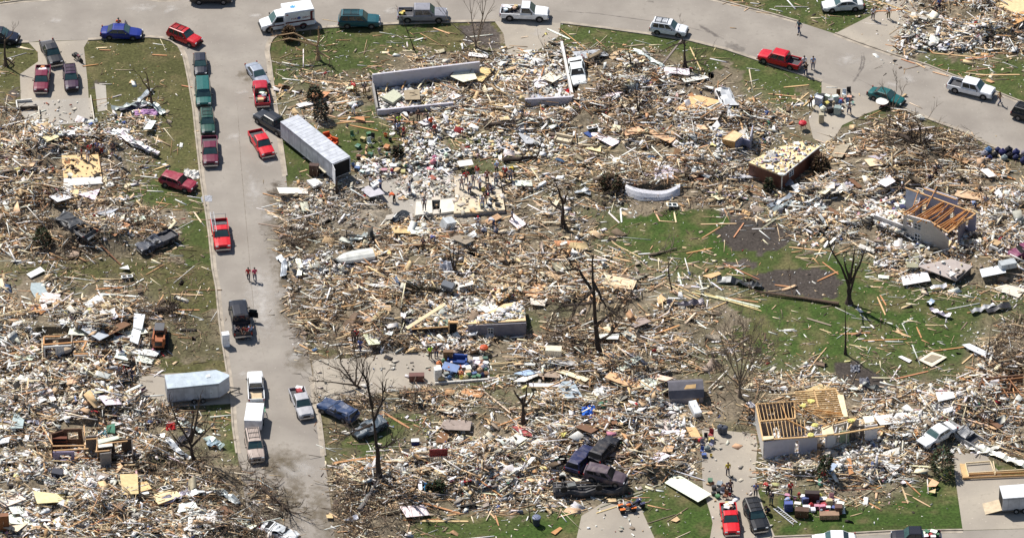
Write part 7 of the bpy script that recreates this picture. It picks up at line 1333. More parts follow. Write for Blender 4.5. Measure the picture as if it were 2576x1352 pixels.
# ---------------------------------------------------------------- single things people and the storm left about
def TH(name, u, v, label, cat, rz=0, z=0, grp=None): p = PG(u, v); p.z += z; return EM(name, p, label, cat, grp, math.radians(rz))
def pt(t, name, fn, m=THING, color=None, par=None, smooth=False):
    q = MB(); fn(q); return q.build(name, m, par or t, color=color and C_(*color), smooth=smooth)
def bx(*a, **k): return lambda q: [q.box(c, d, 0, k.get('rz', 0)) for c, d in a]
t = TH('skid_loader', 402, 862, 'orange tracked skid loader with dark cab on the muddy lot', 'loader', 88); OR_ = (156, 88, 48)
pt(t, 'body', lambda q: (q.box((-.9, 0, .95), (1.3, 1.3, .9)), q.box((.2, 0, .6), (1.6, 1.1, .5))), color=OR_); pt(t, 'cab', lambda q: (q.box((.35, 0, 1.45), (1.3, 1.0, 1.1))), GLASS); pt(t, 'cab_roof', bx(((.3, 0, 2.05), (1.4, 1.08, .1))), color=(84, 84, 88)); pt(t, 'rear_grille', bx(((-1.56, 0, 1.0), (.03, .8, .5))), BLACK)
for s in (1, -1):
    pt(t, 'track', lambda q: q.prism([(-1.2, .0), (.9, .0), (1.15, .3), (.9, .62), (-1.1, .7), (-1.4, .35)], -.2, .2), TYRE).rotation_euler = (math.pi / 2, 0, 0)
    COL.objects[-1].location = (0, s * .82, .02)
    pt(t, 'lift_arm', lambda q: (q.beam((-1.4, s * .62, 1.6), (.9, s * .62, 1.35), .16, .22), q.beam((.9, s * .62, 1.35), (1.5, s * .62, .4), .16, .2), q.beam((-1.4, s * .62, .9), (-1.4, s * .62, 1.7), .16, .3)), color=OR_)
pt(t, 'bucket', lambda q: (q.box((1.75, 0, .1), (.8, 1.8, .06)), q.box((1.4, 0, .35), (.08, 1.8, .5)), q.box((1.75, .88, .3), (.8, .05, .4)), q.box((1.75, -.88, .3), (.8, .05, .4))), DUSTY, (60, 58, 56))
f, r_ = P(846, 664, .4), P(938, 648, .4); c = (f + r_) / 2; t = EM('overturned_boat', (c.x, c.y, H1(c)), 'white ribbed boat hull lying upside down in the rubble', 'boat', None, math.atan2(f.y - r_.y, f.x - r_.x))
def hull(q):
    vs = []
    for x, w_, h_ in ((-2.2, .95, .75), (-1.2, 1.0, .82), (0, 1.0, .85), (1.1, .85, .78), (1.8, .5, .6), (2.3, .06, .4)): vs += [(x, -w_, 0), (x, -w_ * .92, h_ * .55), (x, -w_ * .55, h_ * .85), (x, -w_ * .5, h_ * .8), (x, 0, h_), (x, w_ * .5, h_ * .8), (x, w_ * .55, h_ * .85), (x, w_ * .92, h_ * .55), (x, w_, 0)]
    q.add(vs, [(i * 9 + k, (i + 1) * 9 + k, (i + 1) * 9 + k + 1, i * 9 + k + 1) for i in range(5) for k in range(8)] + [tuple(range(9))])
hb = pt(t, 'hull', hull, color=(228, 228, 220)); pt(t, 'gunwale', lambda q: [q.tube([(-2.2, s * .97, .06), (0, s * 1.02, .06), (1.1, s * .87, .06), (1.8, s * .52, .06), (2.3, s * .06, .06)], .05, 6) for s in (1, -1)], color=(70, 72, 76)); pt(t, 'outboard_motor', lambda q: (q.box((2.5, .2, .3), (.4, .3, .5)), q.cyl((2.5, .2, .1), (2.9, .2, .1), .08, 6)), BLACK)
t = TH('sofa', 1417, 358, 'beige two cushion sofa standing outdoors on the debris strewn grass', 'sofa', -20); BE = (200, 186, 160)
pt(t, 'base', bx(((0, 0, .22), (2.1, .9, .3))), CLOTH, BE); pt(t, 'backrest', bx(((0, .38, .62), (2.1, .24, .5))), CLOTH, BE)
for s in (1, -1): pt(t, 'armrest', bx(((s * .97, -.05, .42), (.2, .9, .45))), CLOTH, (188, 174, 148)); pt(t, 'cushion', bx(((s * .44, -.08, .44), (.84, .7, .14))), CLOTH, (210, 198, 172))
def cabinet(name, label, cat, u, v, d, col, rz=0, doors=1, handle=True, grp=None, z=0, tilt=(0, 0), m=THING):
    t = TH(name, u, v, label, cat, rz, z, grp); t.rotation_euler = (tilt[0], tilt[1], math.radians(rz)); pt(t, 'case', bx(((0, 0, d[2] / 2), d)), m, col)
    for k in range(doors):
        w_ = d[0] / doors; x = -d[0] / 2 + w_ * (k + .5); o = pt(t, 'door', bx(((x, -d[1] / 2 - .015, d[2] / 2), (w_ * .92, .03, d[2] * .9))), m, tuple(min(255, q * 1.06) for q in col))
        if handle: pt(t, 'handle', bx(((x + w_ * .36, -d[1] / 2 - .05, d[2] * .6), (.04, .04, d[2] * .2))), CHROME, None, o)
    return t
cabinet('refrigerator', 'white refrigerator standing alone at the kerb near the open black pickup', 'refrigerator', 568, 868, (.8, .72, 1.7), (226, 228, 232), 12, 1)
cabinet('refrigerator', 'white freezer standing in front of the middle driveway belongings', 'refrigerator', 1101, 952, (.8, .75, 1.5), (224, 222, 216), 12, 1)
cabinet('refrigerator', 'pale blue white refrigerator lying on its back by the lower driveway', 'refrigerator', 1755, 1052, (.85, .7, 1.9), (222, 226, 230), 20, 2, z=.5, tilt=(-1.35, 0)); cabinet('white_cabinet', 'white cube cabinet with tan side tipped on the rubble below the deck', 'cabinet', 1123, 578, (1.4, 1.1, 1.1), (212, 216, 218), 38, 1, False, tilt=(.2, .25), z=.2)
pt(COL.objects[-1], 'x', bx(((0, 0, 0), (.01, .01, .01)))) if False else None
cabinet('dresser', 'dark brown dresser standing on the lawn beside the long cargo trailer', 'dresser', 790, 440, (1.1, .6, 1.5), (72, 48, 40), -8, 2); cabinet('range', 'dark steel oven box thrown on top of the rubble right of the boat', 'oven', 1127, 738, (1.4, .8, .7), (92, 98, 108), -24, 1, z=.5, tilt=(.3, .1))
cabinet('chest', 'low cabinet with blue cloth top on the middle driveway', 'cabinet', 1048, 955, (1.7, .7, .8), (104, 66, 58), 2, 2); pt(COL.objects[-1].parent and None, 'x', bx(), THING) if False else None
for u, v, rz, lb in ((823, 352, 20, 'upper orange armchair behind the long cargo trailer'), (839, 366, -30, 'lower orange armchair against the long cargo trailer')):
    t = TH('armchair', u, v, lb, 'armchair', rz); OC = (196, 84, 40)
    pt(t, 'seat', bx(((0, 0, .25), (.8, .8, .35))), CLOTH, OC); pt(t, 'backrest', bx(((0, .36, .62), (.8, .2, .6))), CLOTH, OC)
    for s in (1, -1): pt(t, 'armrest', bx(((s * .4, 0, .42), (.16, .8, .4))), CLOTH, OC)
def mattress(label, pts, z, col, th=.22):
    w_ = [P(*p, z) for p in pts]; c = sum(w_, Vector()) / len(w_); t = EM('mattress', (c.x, c.y, z), label, 'mattress'); q = MB(); q.slab([p - Vector((c.x, c.y, z)) for p in w_], th); q.build('pad', CLOTH, t, color=C_(*col)); q = MB(); q.slab([(p - Vector((c.x, c.y, z))) * 1.01 - Vector((0, 0, th * .45)) for p in w_], .03); q.build('piping', CLOTH, t, color=C_(*[k * .85 for k in col]))
mattress('white mattress being carried by two people over the grey rubble', [(931, 460), (950, 449), (956, 459), (938, 470)], .9, (232, 232, 230)); mattress('thick white mattress lying on rubble below the long cargo trailer', [(771, 453), (794, 448), (812, 460), (789, 469)], .7, (238, 238, 236), .3); mattress('pale sage mattress slumped inside the long basement walls', [(960, 244), (990, 224), (1012, 240), (988, 258)], .7, (190, 192, 170), .35)
def bike(name, label, u, v, rz, col, quad=False):
    t = TH(name, u, v, label, 'quad bike' if quad else 'motorcycle', rz); xs_ = (.62, -.62); ys_ = (.4, -.4) if quad else (0,); rw = .28 if quad else .32
    for x in xs_:
        for y in ys_:
            q = MB(); q.lathe([(rw * .6, -.08), (rw, -.06), (rw, .06), (rw * .6, .08)], 12); q.v = [(x + a[0], y + a[2] * (1.6 if quad else 1), rw + a[1]) for a in q.v]; wo = q.build('wheel', TYRE, t); q = MB(); q.lathe([(rw * .55, -.05), (rw * .55, .05)], 8); q.v = [(x + a[0], y + a[2], rw + a[1]) for a in q.v]; q.build('rim', CHROME, wo)
    pt(t, 'engine', bx(((-.05, 0, .4), (.5, .3, .35))), CHROME); pt(t, 'tank', lambda q: q.blob((.15, 0, .78), (.32, .17, .15), 0, .02), color=col, smooth=True); pt(t, 'seat', lambda q: q.box((-.4, 0, .75), (.7, .28, .12)), BLACK); pt(t, 'handlebar', lambda q: (q.beam((.45, -.4, 1.02), (.45, .4, 1.02), .05, .05), q.beam((.45, 0, 1.02), (.65, 0, .4), .07, .07)), CHROME)
    if quad: pt(t, 'fender', lambda q: [q.box((x, y, .62), (.6, .32, .06)) for x in xs_ for y in ys_], color=col)
    else: pt(t, 'saddlebag', lambda q: [q.box((-.6, s * .26, .55), (.5, .16, .3)) for s in (1, -1)], BLACK)
bike('motorcycle', 'black and chrome motorcycle parked at the driveway edge', 197, 153, -50, (110, 22, 34)); bike('quad_bike', 'orange quad bike on the lower driveway', 1577, 1283, 15, (228, 116, 34), True); bike('quad_bike', 'small dark blue quad bike beside the orange one', 1599, 1275, 30, (52, 56, 92), True)
t = TH('cooler', 1044, 1116, 'blue cooler with white lid alone on the grass', 'cooler', 4); pt(t, 'tub', lambda q: q.box((0, 0, .24), (.85, .5, .46)), color=(38, 52, 120)); pt(t, 'lid', bx(((0, 0, .52), (.88, .53, .11))), color=(236, 238, 240))
t = TH('lidded_bin', 1349, 1318, 'blue grey lidded bin standing on the lower lawn', 'bin', 10); pt(t, 'bin', lambda q: q.lathe([(.36, 0), (.46, .95)], 12), color=(58, 62, 78)); pt(t, 'lid', lambda q: q.lathe([(.5, .95), (.47, 1.06), (.2, 1.16)], 12), color=(112, 120, 146))
for u, v, lb in ((1812, 1088, 'taller grey rubbish bin on the upper end of the lower driveway'), (1821, 1090, 'rounder grey rubbish bin beside the taller one on the driveway')):
    t = TH('rubbish_bin', u, v, lb, 'bin', 0); pt(t, 'bin', lambda q: q.lathe([(.3, 0), (.4, .9)], 10), color=(62, 70, 86)); pt(t, 'lid', lambda q: q.lathe([(.43, .9), (.3, 1.02)], 10), color=(50, 56, 72))
def rag(name, label, u, v, su, sv, h, col, cat='tarp', seed=1):
    s = UPM(u, v); rr = random.Random(seed); p = PG(u, v); o = Vector((p.x, p.y, p.z)); q = MB(); n = 9; vs = []
    for j in range(n):
        for i in range(n):
            a, b = i / (n - 1) - .5, j / (n - 1) - .5; e = 1 - max(abs(a), abs(b)) * 1.7; vs.append(((a + rr.uniform(-.06, .06)) * su / s, (b + rr.uniform(-.06, .06)) * sv / s / SE, max(.03, h * (e + rr.uniform(-.5, .6)))))
    q.add(vs, [(j * n + i, j * n + i + 1, (j + 1) * n + i + 1, (j + 1) * n + i) for j in range(n - 1) for i in range(n - 1)]); ob = q.build(name, CLOTH, None, o, color=C_(*col)); tag(ob, label, cat)
rag('tarp', 'bright blue tarp crumpled on the rubble above the wrecked trucks', 1480, 1050, 34, 32, .45, (36, 104, 206)); rag('tarp', 'sky blue tarp bundle beside the green shrub near wrecked trucks', 1081, 1232, 28, 26, .5, (66, 160, 216), seed=4); rag('tarp', 'turquoise cloth bundle among the roofless brown rooms', 260, 1093, 26, 14, .4, (112, 190, 206), seed=6)
rag('dust_sheet', 'red cloth lying by the metal wrapped tree', 430, 1075, 24, 18, .35, (190, 40, 44), 'cloth', 8); rag('dust_sheet', 'red cloth on the wall corner of the long basement', 1424, 231, 18, 9, .3, (206, 32, 38), 'cloth', 10); rag('dust_sheet', 'grey crumpled sheet wrapped by the three bare stems', 1122, 680, 46, 24, .8, (176, 178, 186), 'sheet', 12); rag('dust_sheet', 'white sheet crumple in the rubble beside the lower gutter', 1512, 1000, 34, 34, .6, (232, 232, 230), 'sheet', 14); rag('dust_sheet', 'grey plastic sheet by the mulch bed', 2150, 928, 22, 16, .4, (140, 142, 150), 'sheet', 16); rag('dust_sheet', 'small grey plastic sheet below the mulch bed', 2174, 965, 24, 26, .4, (120, 122, 132), 'sheet', 18); rag('dust_sheet', 'white tarp draped over debris beside the battered maroon SUV', 482, 440, 40, 22, .5, (226, 224, 218), 'sheet', 20); rag('dust_sheet', 'grey flattened sheet lying across the street kerb', 520, 500, 26, 16, .08, (160, 162, 168), 'sheet', 22); rag('dust_sheet', 'pink and lilac bedding under the siding draped tree', 368, 284, 60, 14, .3, (190, 150, 190), 'cloth', 24)
# bent metal and siding
def strip(pts, wd, c, lift_=.2, name='siding_strip', noun='bent siding strip', wob=.25, cat='siding', seed=None):
    g = []
    rr = random.Random(seed or int(pts[0][0] * 3 + pts[0][1])); P_ = [PG(*p) for p in pts]; o = sum(P_, Vector()) / len(P_); o.z = 0
    for i in range(len(P_) - 1):
        for k in range(4): g.append(P_[i].lerp(P_[i + 1], k / 4))
    g.append(P_[-1]); q = MB(); m = len(g); vs = []
    prof = [(-1, 0), (-.6, .12), (-.5, 0), (0, .12), (.1, 0), (.55, .12), (.65, 0), (1, .1)]
    for i, p in enumerate(g):
        d = (g[min(i + 1, m - 1)] - g[max(i - 1, 0)]).normalized(); n = Vector((-d.y, d.x, 0)); tw = rr.uniform(-.5, .5) * wob * 2; z = lift_ * (.5 + rr.random())
        vs += [p - o + n * (a * wd / 2) + Vector((0, 0, z + b * wd * .35 + a * tw * wd)) for a, b in prof]
    q.add(vs, [(i * 8 + k, i * 8 + k + 1, (i + 1) * 8 + k + 1, (i + 1) * 8 + k) for i in range(m - 1) for k in range(7)]); ob = q.build(name, METAL, None, o, color=hue(c, rr))
    u = sum(p[0] for p in pts) / len(pts); v = sum(p[1] for p in pts) / len(pts); PEND.append((ob, CN[c][0], noun, u, v, cat, 'bent sheet metal and siding'))
for k in range(9): strip([(258 + k * 5, 338 + R_.uniform(-6, 6)), (300 + k * 4, 352 + k * 1.5 + R_.uniform(-5, 5)), (345 + k * 3, 366 + k * 2.4), (372 + k * 3.4, 384 + k * 1.6)], .5, 'ws'[k % 2], .25 + .05 * k)
for a in ("s.7 280,276 320,272 360,266 390,272 412,290|d.8 300,280 350,270 392,266|s.6 345,264 360,248 384,226|s.7 1571,486 1600,496|s.6 1931,528 1970,508 2010,495 2022,488|s.7 1945,534 1990,516 2040,520 2075,530|d.6 1960,540 1972,524|s.5 2085,480 2120,472 2140,470|w.9 2066,500 2100,492 2128,485|s.7 700,648 716,668 712,700|w.6 748,655 756,680 752,700|s.6 764,670 790,650 812,636|d.7 735,690 770,684|s.8 880,610 920,608 930,600|s.7 440,1060 480,1078 510,1090|s.6 420,1122 452,1150 480,1160|d.8 430,1140 470,1100 480,1070|s.7 515,1104 545,1118 560,1130|u.9 520,1122 556,1118|s.9 410,1266 450,1254 478,1240 482,1228|s.9 470,1252 520,1246 560,1248 600,1270|w.8 450,1284 500,1300 560,1310|w.7 560,1290 610,1320 640,1340|s.6 370,1108 415,1110|s.7 0,1075 60,1076 130,1066|w.6 60,998 100,986 118,984 135,1014|w.8 220,1018 262,1000 300,984|d.9 1803,707 1850,712 1890,720 1915,724|d.9 1677,768 1720,772 1770,764|s.7 2440,790 2470,780 2500,772|d.8 2480,786 2540,772|s.6 2340,780 2360,792 2390,800|u.7 2330,768 2346,760|s.9 1950,440 1985,470 2010,490|w.7 2512,1126 2480,1140 2440,1130 2460,1128|w.7 2460,1128 2500,1142 2540,1160 2575,1172|w.6 2462,1132 2504,1147 2544,1165 2580,1178|d.8 880,1090 920,1082 955,1074|s.8 940,1060 965,1076|s.6 905,1290 920,1260 940,1235|s.6 868,1312 900,1306|d1.1 1510,480 1550,470 1590,466|d1.2 985,560 1030,540|s.7 1445,492 1480,486 1477,498|w.5 1620,455 1690,440 1740,450|w.5 1590,130 1630,150 1668,172|w.5 2340,730 2380,724|d1 1480,1130 1460,1105|w.5 1355,1120 1400,1138 1405,1150|w.6 1300,1180 1330,1195|d.7 2170,970 2200,980 2230,985").split('|'):
    c = a[0]; h, *pp = a[1:].split(); strip([tuple(float(q) for q in p.split(',')) for p in pp], float(h), c, .35)
# long curved white sheet
q = MB(); o = P(1640, 505); vs = []; N_ = 22
for i in range(N_):
    x = i / (N_ - 1); u = 1572 + 138 * x; dv = 18 * math.sin(math.pi * x) + 2 * math.sin(9 * x)
    for k, (zz, off) in enumerate(((0, 3), (.4, 1.5), (.75, -1), (.85, -7))): vs.append(P(u, 488 + dv + off * 1.0, 0) - o + Vector((0, .1 * k, zz * (.9 + .15 * math.sin(7 * x)) + .1)))
q.add(vs, [(i * 4 + k, (i + 1) * 4 + k, (i + 1) * 4 + k + 1, i * 4 + k + 1) for i in range(N_ - 1) for k in range(3)]); tag(q.build('pool_liner', CLOTH, None, o, color=C_(206, 206, 212)), 'long curved white sheet sagging at the edge of the green lawn', 'sheet')
# household goods, each its own object
GOODS = {}
def good(kind):
    if kind in GOODS: return GOODS[kind]
    L = []
    if kind == 'storage_tub': q = MB(); q.prism([(-.3, -.2), (.3, -.2), (.3, .2), (-.3, .2)], 0, .34); L.append(('tub', q.mesh('tub', THING), 0)); q = MB(); q.box((0, 0, .36), (.66, .46, .05)); L.append(('lid', q.mesh('lid', THING), 1))
    if kind == 'cardboard_box': q = MB(); q.box((0, 0, .2), (.5, .42, .4)); L.append(('box', q.mesh('box', THING), 0)); q = MB(); q.slab([(-.25, -.21, .4), (.25, -.21, .4), (.25, -.36, .34), (-.25, -.36, .34)], .015); L.append(('flap', q.mesh('flap', THING), 0))
    if kind == 'filled_bag': q = MB(); q.blob((0, 0, .24), (.34, .3, .28), 0, .16, 3); L.append(('bag', q.mesh('bag', CLOTH, True), 0)); q = MB(); q.lathe([(.07, .46), (.04, .52), (.1, .6)], 7); L.append(('tied_neck', q.mesh('tied_neck', CLOTH), 0))
    if kind == 'bucket': q = MB(); q.lathe([(.15, 0), (.2, .36), (.17, .36), (.13, .05)], 10); L.append(('pail', q.mesh('pail', THING), 0)); q = MB(); q.tube([(-.19, 0, .36), (-.12, 0, .5), (.12, 0, .5), (.19, 0, .36)], .012, 5); L.append(('handle', q.mesh('handle', CHROME), 1))
    if kind == 'small_cabinet': q = MB(); q.box((0, 0, .42), (.75, .5, .84)); L.append(('case', q.mesh('case', THING), 0)); q = MB(); q.box((0, -.26, .25), (.66, .02, .3)); q.box((0, -.26, .6), (.66, .02, .3)); L.append(('drawer_front', q.mesh('drawer_front', THING), 2))
    if kind == 'chair': q = MB(); q.box((0, 0, .45), (.45, .45, .06)); L.append(('seat', q.mesh('seat', THING), 0)); q = MB(); q.box((0, .21, .75), (.45, .05, .5)); L.append(('backrest', q.mesh('backrest', THING), 0)); L += [('leg', MB().box((x, y, .21), (.05, .05, .42)).mesh('leg', THING), 2) for x in (-.19, .19) for y in (-.19, .19)]
    if kind == 'small_appliance': q = MB(); q.box((0, 0, .2), (.5, .4, .4)); L.append(('casing', q.mesh('casing', THING), 0)); q = MB(); q.box((-.05, -.21, .22), (.32, .02, .26)); L.append(('panel', q.mesh('panel', GLASS), 0))
    if kind == 'lamp': q = MB(); q.lathe([(.13, 0), (.05, .1), (.03, .42)], 9); L.append(('base', q.mesh('base', THING), 2)); q = MB(); q.lathe([(.22, .4), (.13, .68)], 10); L.append(('lamp_shade', q.mesh('lamp_shade', THING), 0))
    GOODS[kind] = L; return L
GCN = {'white': (232, 232, 230), 'blue': (80, 104, 156), 'red': (166, 52, 56), 'brown': (120, 82, 56), 'black': (36, 36, 42), 'green': (72, 118, 90), 'yellow': (208, 192, 104), 'tan': (204, 176, 136), 'grey': (140, 142, 148), 'pink': (206, 140, 160), 'orange': (196, 120, 74), 'navy': (40, 46, 90), 'purple': (110, 80, 150)}
def goods(n, area, kinds, cols, grp, seed, sc=(.8, 1.25), z=0, gap=.62, zf=None):
    rr = random.Random(seed); done = []; us, vs_ = [p[0] for p in area], [p[1] for p in area]; tries = 0
    while len(done) < n and tries < 1200:
        tries += 1; u, v = rr.uniform(min(us), max(us)), rr.uniform(min(vs_), max(vs_))
        if not inpoly(np.array([u]), np.array([v]), area)[0]: continue
        p = P(u, v, zf or 0)
        if any((p - q).length < gap for q in done): continue
        if zf is None: p = PG(u, v)
        done.append(P(u, v, zf or 0)); k, cn = rr.choice(kinds), rr.choice(cols); c = C_(*GCN[cn]); c = tuple(min(.85, q * rr.uniform(.8, 1.1)) for q in c); s = rr.uniform(*sc)
        t = bpy.data.objects.new(k, None); COL.objects.link(t); t.location = p + Vector((0, 0, .02 + z)); t.rotation_euler = (0, 0, rr.uniform(-.6, .6)); t.scale = (s,) * 3; c2 = tuple(q * .6 for q in c); c1 = rr.choice([(.8, .8, .8), c])
        for nm, me, ci in good(k): OB(nm, me, t, color=(c, c1, c2)[ci])
        PEND.append((t, cn, k.replace('_', ' '), u, v, k.replace('_', ' ').split()[-1], grp))
AK = ['storage_tub', 'cardboard_box', 'filled_bag', 'bucket', 'small_appliance', 'lamp']
goods(62, [(1098, 915), (1222, 905), (1226, 950), (1102, 960)], AK, ['white', 'white', 'blue', 'red', 'brown', 'black', 'green', 'navy', 'grey', 'orange', 'tan', 'yellow'], 'belongings heaped on the middle driveway', 3, gap=.5)
goods(34, [(2052, 246), (2145, 240), (2150, 262), (2112, 285), (2062, 292)], AK + ['chair', 'small_cabinet'], ['white', 'white', 'blue', 'green', 'red', 'black', 'grey', 'tan', 'yellow', 'brown'], 'belongings heaped on the curved street driveway', 5)
goods(46, [(1978, 1250), (2090, 1248), (2115, 1280), (2080, 1295), (1980, 1290)], AK + ['chair', 'small_cabinet', 'cardboard_box'], ['white', 'white', 'brown', 'brown', 'black', 'tan', 'red', 'grey', 'yellow', 'blue', 'pink'], 'belongings stacked on the lower lawn', 7)
goods(30, [(2470, 384), (2500, 376), (2580, 390), (2580, 412), (2480, 402)], ['filled_bag'], ['black', 'navy', 'navy', 'white', 'blue', 'black', 'grey'], 'bags piled at the street edge', 9, (1, 1.5), gap=.8)
goods(22, [(1780, 1208), (1835, 1222), (1840, 1250), (1800, 1258)], ['bucket', 'chair', 'small_appliance', 'cardboard_box', 'filled_bag'], ['green', 'black', 'red', 'black', 'orange', 'grey', 'brown'], 'garden gear on the lower driveway', 11)
goods(26, [(880, 340), (1040, 345), (1000, 395), (900, 400)], AK + ['chair'], ['white', 'brown', 'orange', 'grey', 'black', 'green', 'tan'], 'belongings on the grass behind the cargo trailer', 13, gap=1.1)
goods(30, [(880, 412), (1130, 400), (1130, 428), (960, 440), (900, 440)], AK, ['white', 'white', 'pink', 'red', 'blue', 'tan', 'black', 'grey', 'green'], 'belongings in the grey rubble', 15, gap=.8)
goods(14, [(1200, 440), (1252, 440), (1262, 520), (1200, 520)], ['cardboard_box', 'storage_tub', 'filled_bag', 'bucket'], ['white', 'tan', 'grey', 'red', 'black', 'yellow'], 'goods gathered on the floor deck', 17, (.5, .9), zf=SLB + .01)
goods(30, [(1900, 410), (1960, 380), (2040, 360), (2046, 368), (1975, 420), (1920, 418)], ['filled_bag'], ['white', 'white', 'pink', 'white', 'white', 'purple', 'grey', 'blue'], 'clothes bundles on the brick house deck', 19, (.25, .6), zf=2.01, gap=.4)
goods(44, [(2170, 520), (2275, 500), (2275, 560), (2200, 555)], AK, ['white', 'white', 'white', 'navy', 'purple', 'green', 'red', 'tan'], 'belongings spilled from the sided house', 21, gap=.6)
goods(16, [(1762, 1100), (1790, 1095), (1790, 1150), (1765, 1150)], ['bucket', 'filled_bag', 'small_appliance', 'chair'], ['yellow', 'blue', 'black', 'red', 'green', 'grey'], 'goods beside the lower driveway', 23)
for (a_, n, cols, z) in (([(1824, 1274), (1840, 1274), (1842, 1290), (1827, 1290)], 5, ['white', 'white', 'tan'], 1.0), ([(653, 240), (667, 240), (668, 258), (655, 258)], 6, ['white', 'grey', 'red', 'tan'], .85), ([(2312, 1345), (2357, 1344), (2358, 1356), (2312, 1356)], 8, ['white', 'red', 'white', 'green'], .85), ([(740, 986), (756, 983), (762, 1000), (746, 1002)], 4, ['red', 'red', 'black'], .85), ([(101, 176), (114, 174), (114, 184), (102, 186)], 3, ['white', 'orange', 'white'], .85), ([(1262, 22), (1300, 22), (1300, 30), (1262, 32)], 5, ['white', 'red', 'tan'], .85), ([(1004, 34), (1016, 34), (1016, 42), (1006, 42)], 3, ['yellow', 'black'], .85)):
    goods(n, [(u, v + 12) for u, v in a_], ['cardboard_box', 'storage_tub', 'small_appliance'], cols, 'cargo in pickup beds', int(a_[0][0]), (.8, 1.2), z - .02, .4, 0)
t = TH('sofa', 1150, 912, 'blue sofa at the back of the middle driveway heap', 'sofa', -6); BL_ = (48, 74, 138)
pt(t, 'base', bx(((0, 0, .25), (2.2, .9, .4))), CLOTH, BL_); pt(t, 'backrest', bx(((0, .38, .65), (2.2, .22, .6))), CLOTH, BL_)
for s in (1, -1): pt(t, 'armrest', bx(((s * 1.0, 0, .45), (.2, .9, .5))), CLOTH, BL_)
t = TH('table', 1136, 932, 'blue tilted table top leaning on the middle driveway heap', 'table', -24); t.rotation_euler = (.35, 0, math.radians(-24)); pt(t, 'tabletop', bx(((0, 0, .75), (1.9, 1.0, .08))), color=(92, 124, 178)); [pt(t, 'leg', bx(((x, y, .36), (.08, .08, .7))), color=(60, 70, 96)) for x in (-.8, .8) for y in (-.4, .4)]
cabinet('bookcase', 'tan and brown cabinet standing at the back of the middle driveway heap', 'cabinet', 1127, 905, (1.1, .5, 1.3), (118, 88, 60), 0, 2)
cabinet('desk', 'brown desk among the belongings on the lower lawn', 'desk', 2016, 1296, (1.5, .8, .95), (84, 58, 40), -6, 2); cabinet('desk', 'long brown sideboard at the right of the lower lawn belongings', 'sideboard', 2085, 1300, (2.1, .8, .6), (150, 120, 96), 2, 3); cabinet('television', 'large dark television cabinet behind the lower lawn belongings', 'television', 2042, 1258, (1.6, .6, 1.2), (44, 26, 26), -4, 1, False); cabinet('stove', 'brown box stove at the right end of the lower lawn belongings', 'stove', 2108, 1288, (.8, .75, .95), (96, 66, 54), 0, 1)
cabinet('file_cabinet', 'grey green file cabinet at the front of the curved street driveway heap', 'cabinet', 2106, 286, (.8, .7, 1.0), (142, 156, 152), -16, 1); cabinet('file_cabinet', 'tan stool cabinet standing left of the grey green file cabinet', 'cabinet', 2065, 308, (.6, .5, 1.2), (176, 166, 140), 4, 1); cabinet('appliance', 'grey metal cabinet in the rubble at the right edge', 'cabinet', 2532, 690, (1.9, 1.0, .7), (176, 182, 184), 18, 2, z=.4); cabinet('appliance', 'white washing machine near the wall frame people', 'washing machine', 303, 898, (.8, .8, .9), (226, 226, 226), 20, 1); cabinet('dark_box', 'dark cabinet thrown in rubble above the fallen wall panel', 'cabinet', 145, 1208, (1.2, .8, .8), (44, 46, 62), -10, 2, z=.4, tilt=(.2, .1)); cabinet('wardrobe', 'tall brown wardrobe standing at the lower left corner', 'wardrobe', 11, 1330, (1.1, .6, 2.0), (130, 80, 44), 8, 2)
cabinet('washing_machine', 'white box with tan face on the long lumber right of the brick house deck', 'cabinet', 1392, 905, (1.8, 1.0, .8), (226, 214, 190), -4, 2, False, z=.2)
def ladder(label, A, B, wd=.45, z=.1):
    a, b = PG(*A), PG(*B); t = EM('ladder', a, label, 'ladder'); d = (b - a); L = d.length; d.normalize(); n = Vector((-d.y, d.x, 0)) * wd / 2; Z = Vector((0, 0, z))
    for s in (1, -1): pt(t, 'rail', lambda q: q.beam(n * s + Z, d * L + n * s + Z, .1, .06), METAL, (206, 208, 212))
    for k in range(int(L / .32)): pt(t, 'rung', lambda q: q.beam(d * (.2 + .32 * k) - n + Z, d * (.2 + .32 * k) + n + Z, .05, .04), METAL, (196, 198, 202))
ladder('silver ladder lying on the lower lawn beside the black SUV', (1950, 1277), (2000, 1317), .55)
t = TH('garage_door', 346, 862, 'two white garage door panels propped upright beside the skid loader', 'garage door', 18)

for nm, qd in (('lower_panel', [(334, 824), (355, 831), (347, 865), (326, 856)]), ('upper_panel', [(337, 787), (365, 790), (357, 828), (335, 822)])): pt(t, nm, lambda q: q.slab([Matrix.Rotation(-math.radians(18), 3, 'Z') @ (P(a, b, .9) - Vector((t.location.x, t.location.y, 0))) for a, b in qd], .06), METAL, (222, 226, 230))
pt(t, 'post', lambda q: (q.beam((-.3, .3, 0), (-.3, .4, .85), .1, .1), q.beam((.5, 1.6, 0), (.5, 1.7, .85), .1, .1)), WOOD, (120, 88, 66))
t = TH('stair_railing', 1103, 1172, 'red board with white balusters standing in the lower rubble', 'railing', 4, .2); pt(t, 'board', bx(((0, .1, 1.0), (2.0, .12, 1.0))), color=(120, 22, 28))
for k in range(8): pt(t, 'baluster', bx(((-.85 + .24 * k, 0, .3), (.09, .09, .6))), color=(226, 218, 200))
t = TH('bed_frame', 898, 612, 'black slatted frame upright in rubble above the overturned boat', 'bed frame', -10, .2)
for a, b in (((-1.2, 0, 0), (-1.2, 0, 1.3)), ((-1.2, 0, .1), (1.3, 0, .1)), ((1.3, 0, .1), (1.3, 0, 1.0)), ((-1.2, .6, .3), (1.2, .6, .3)), ((-1.2, 0, .6), (1.3, 0, .5))): pt(t, 'rail', lambda q: q.beam(a, b, .12, .12), BLACK)
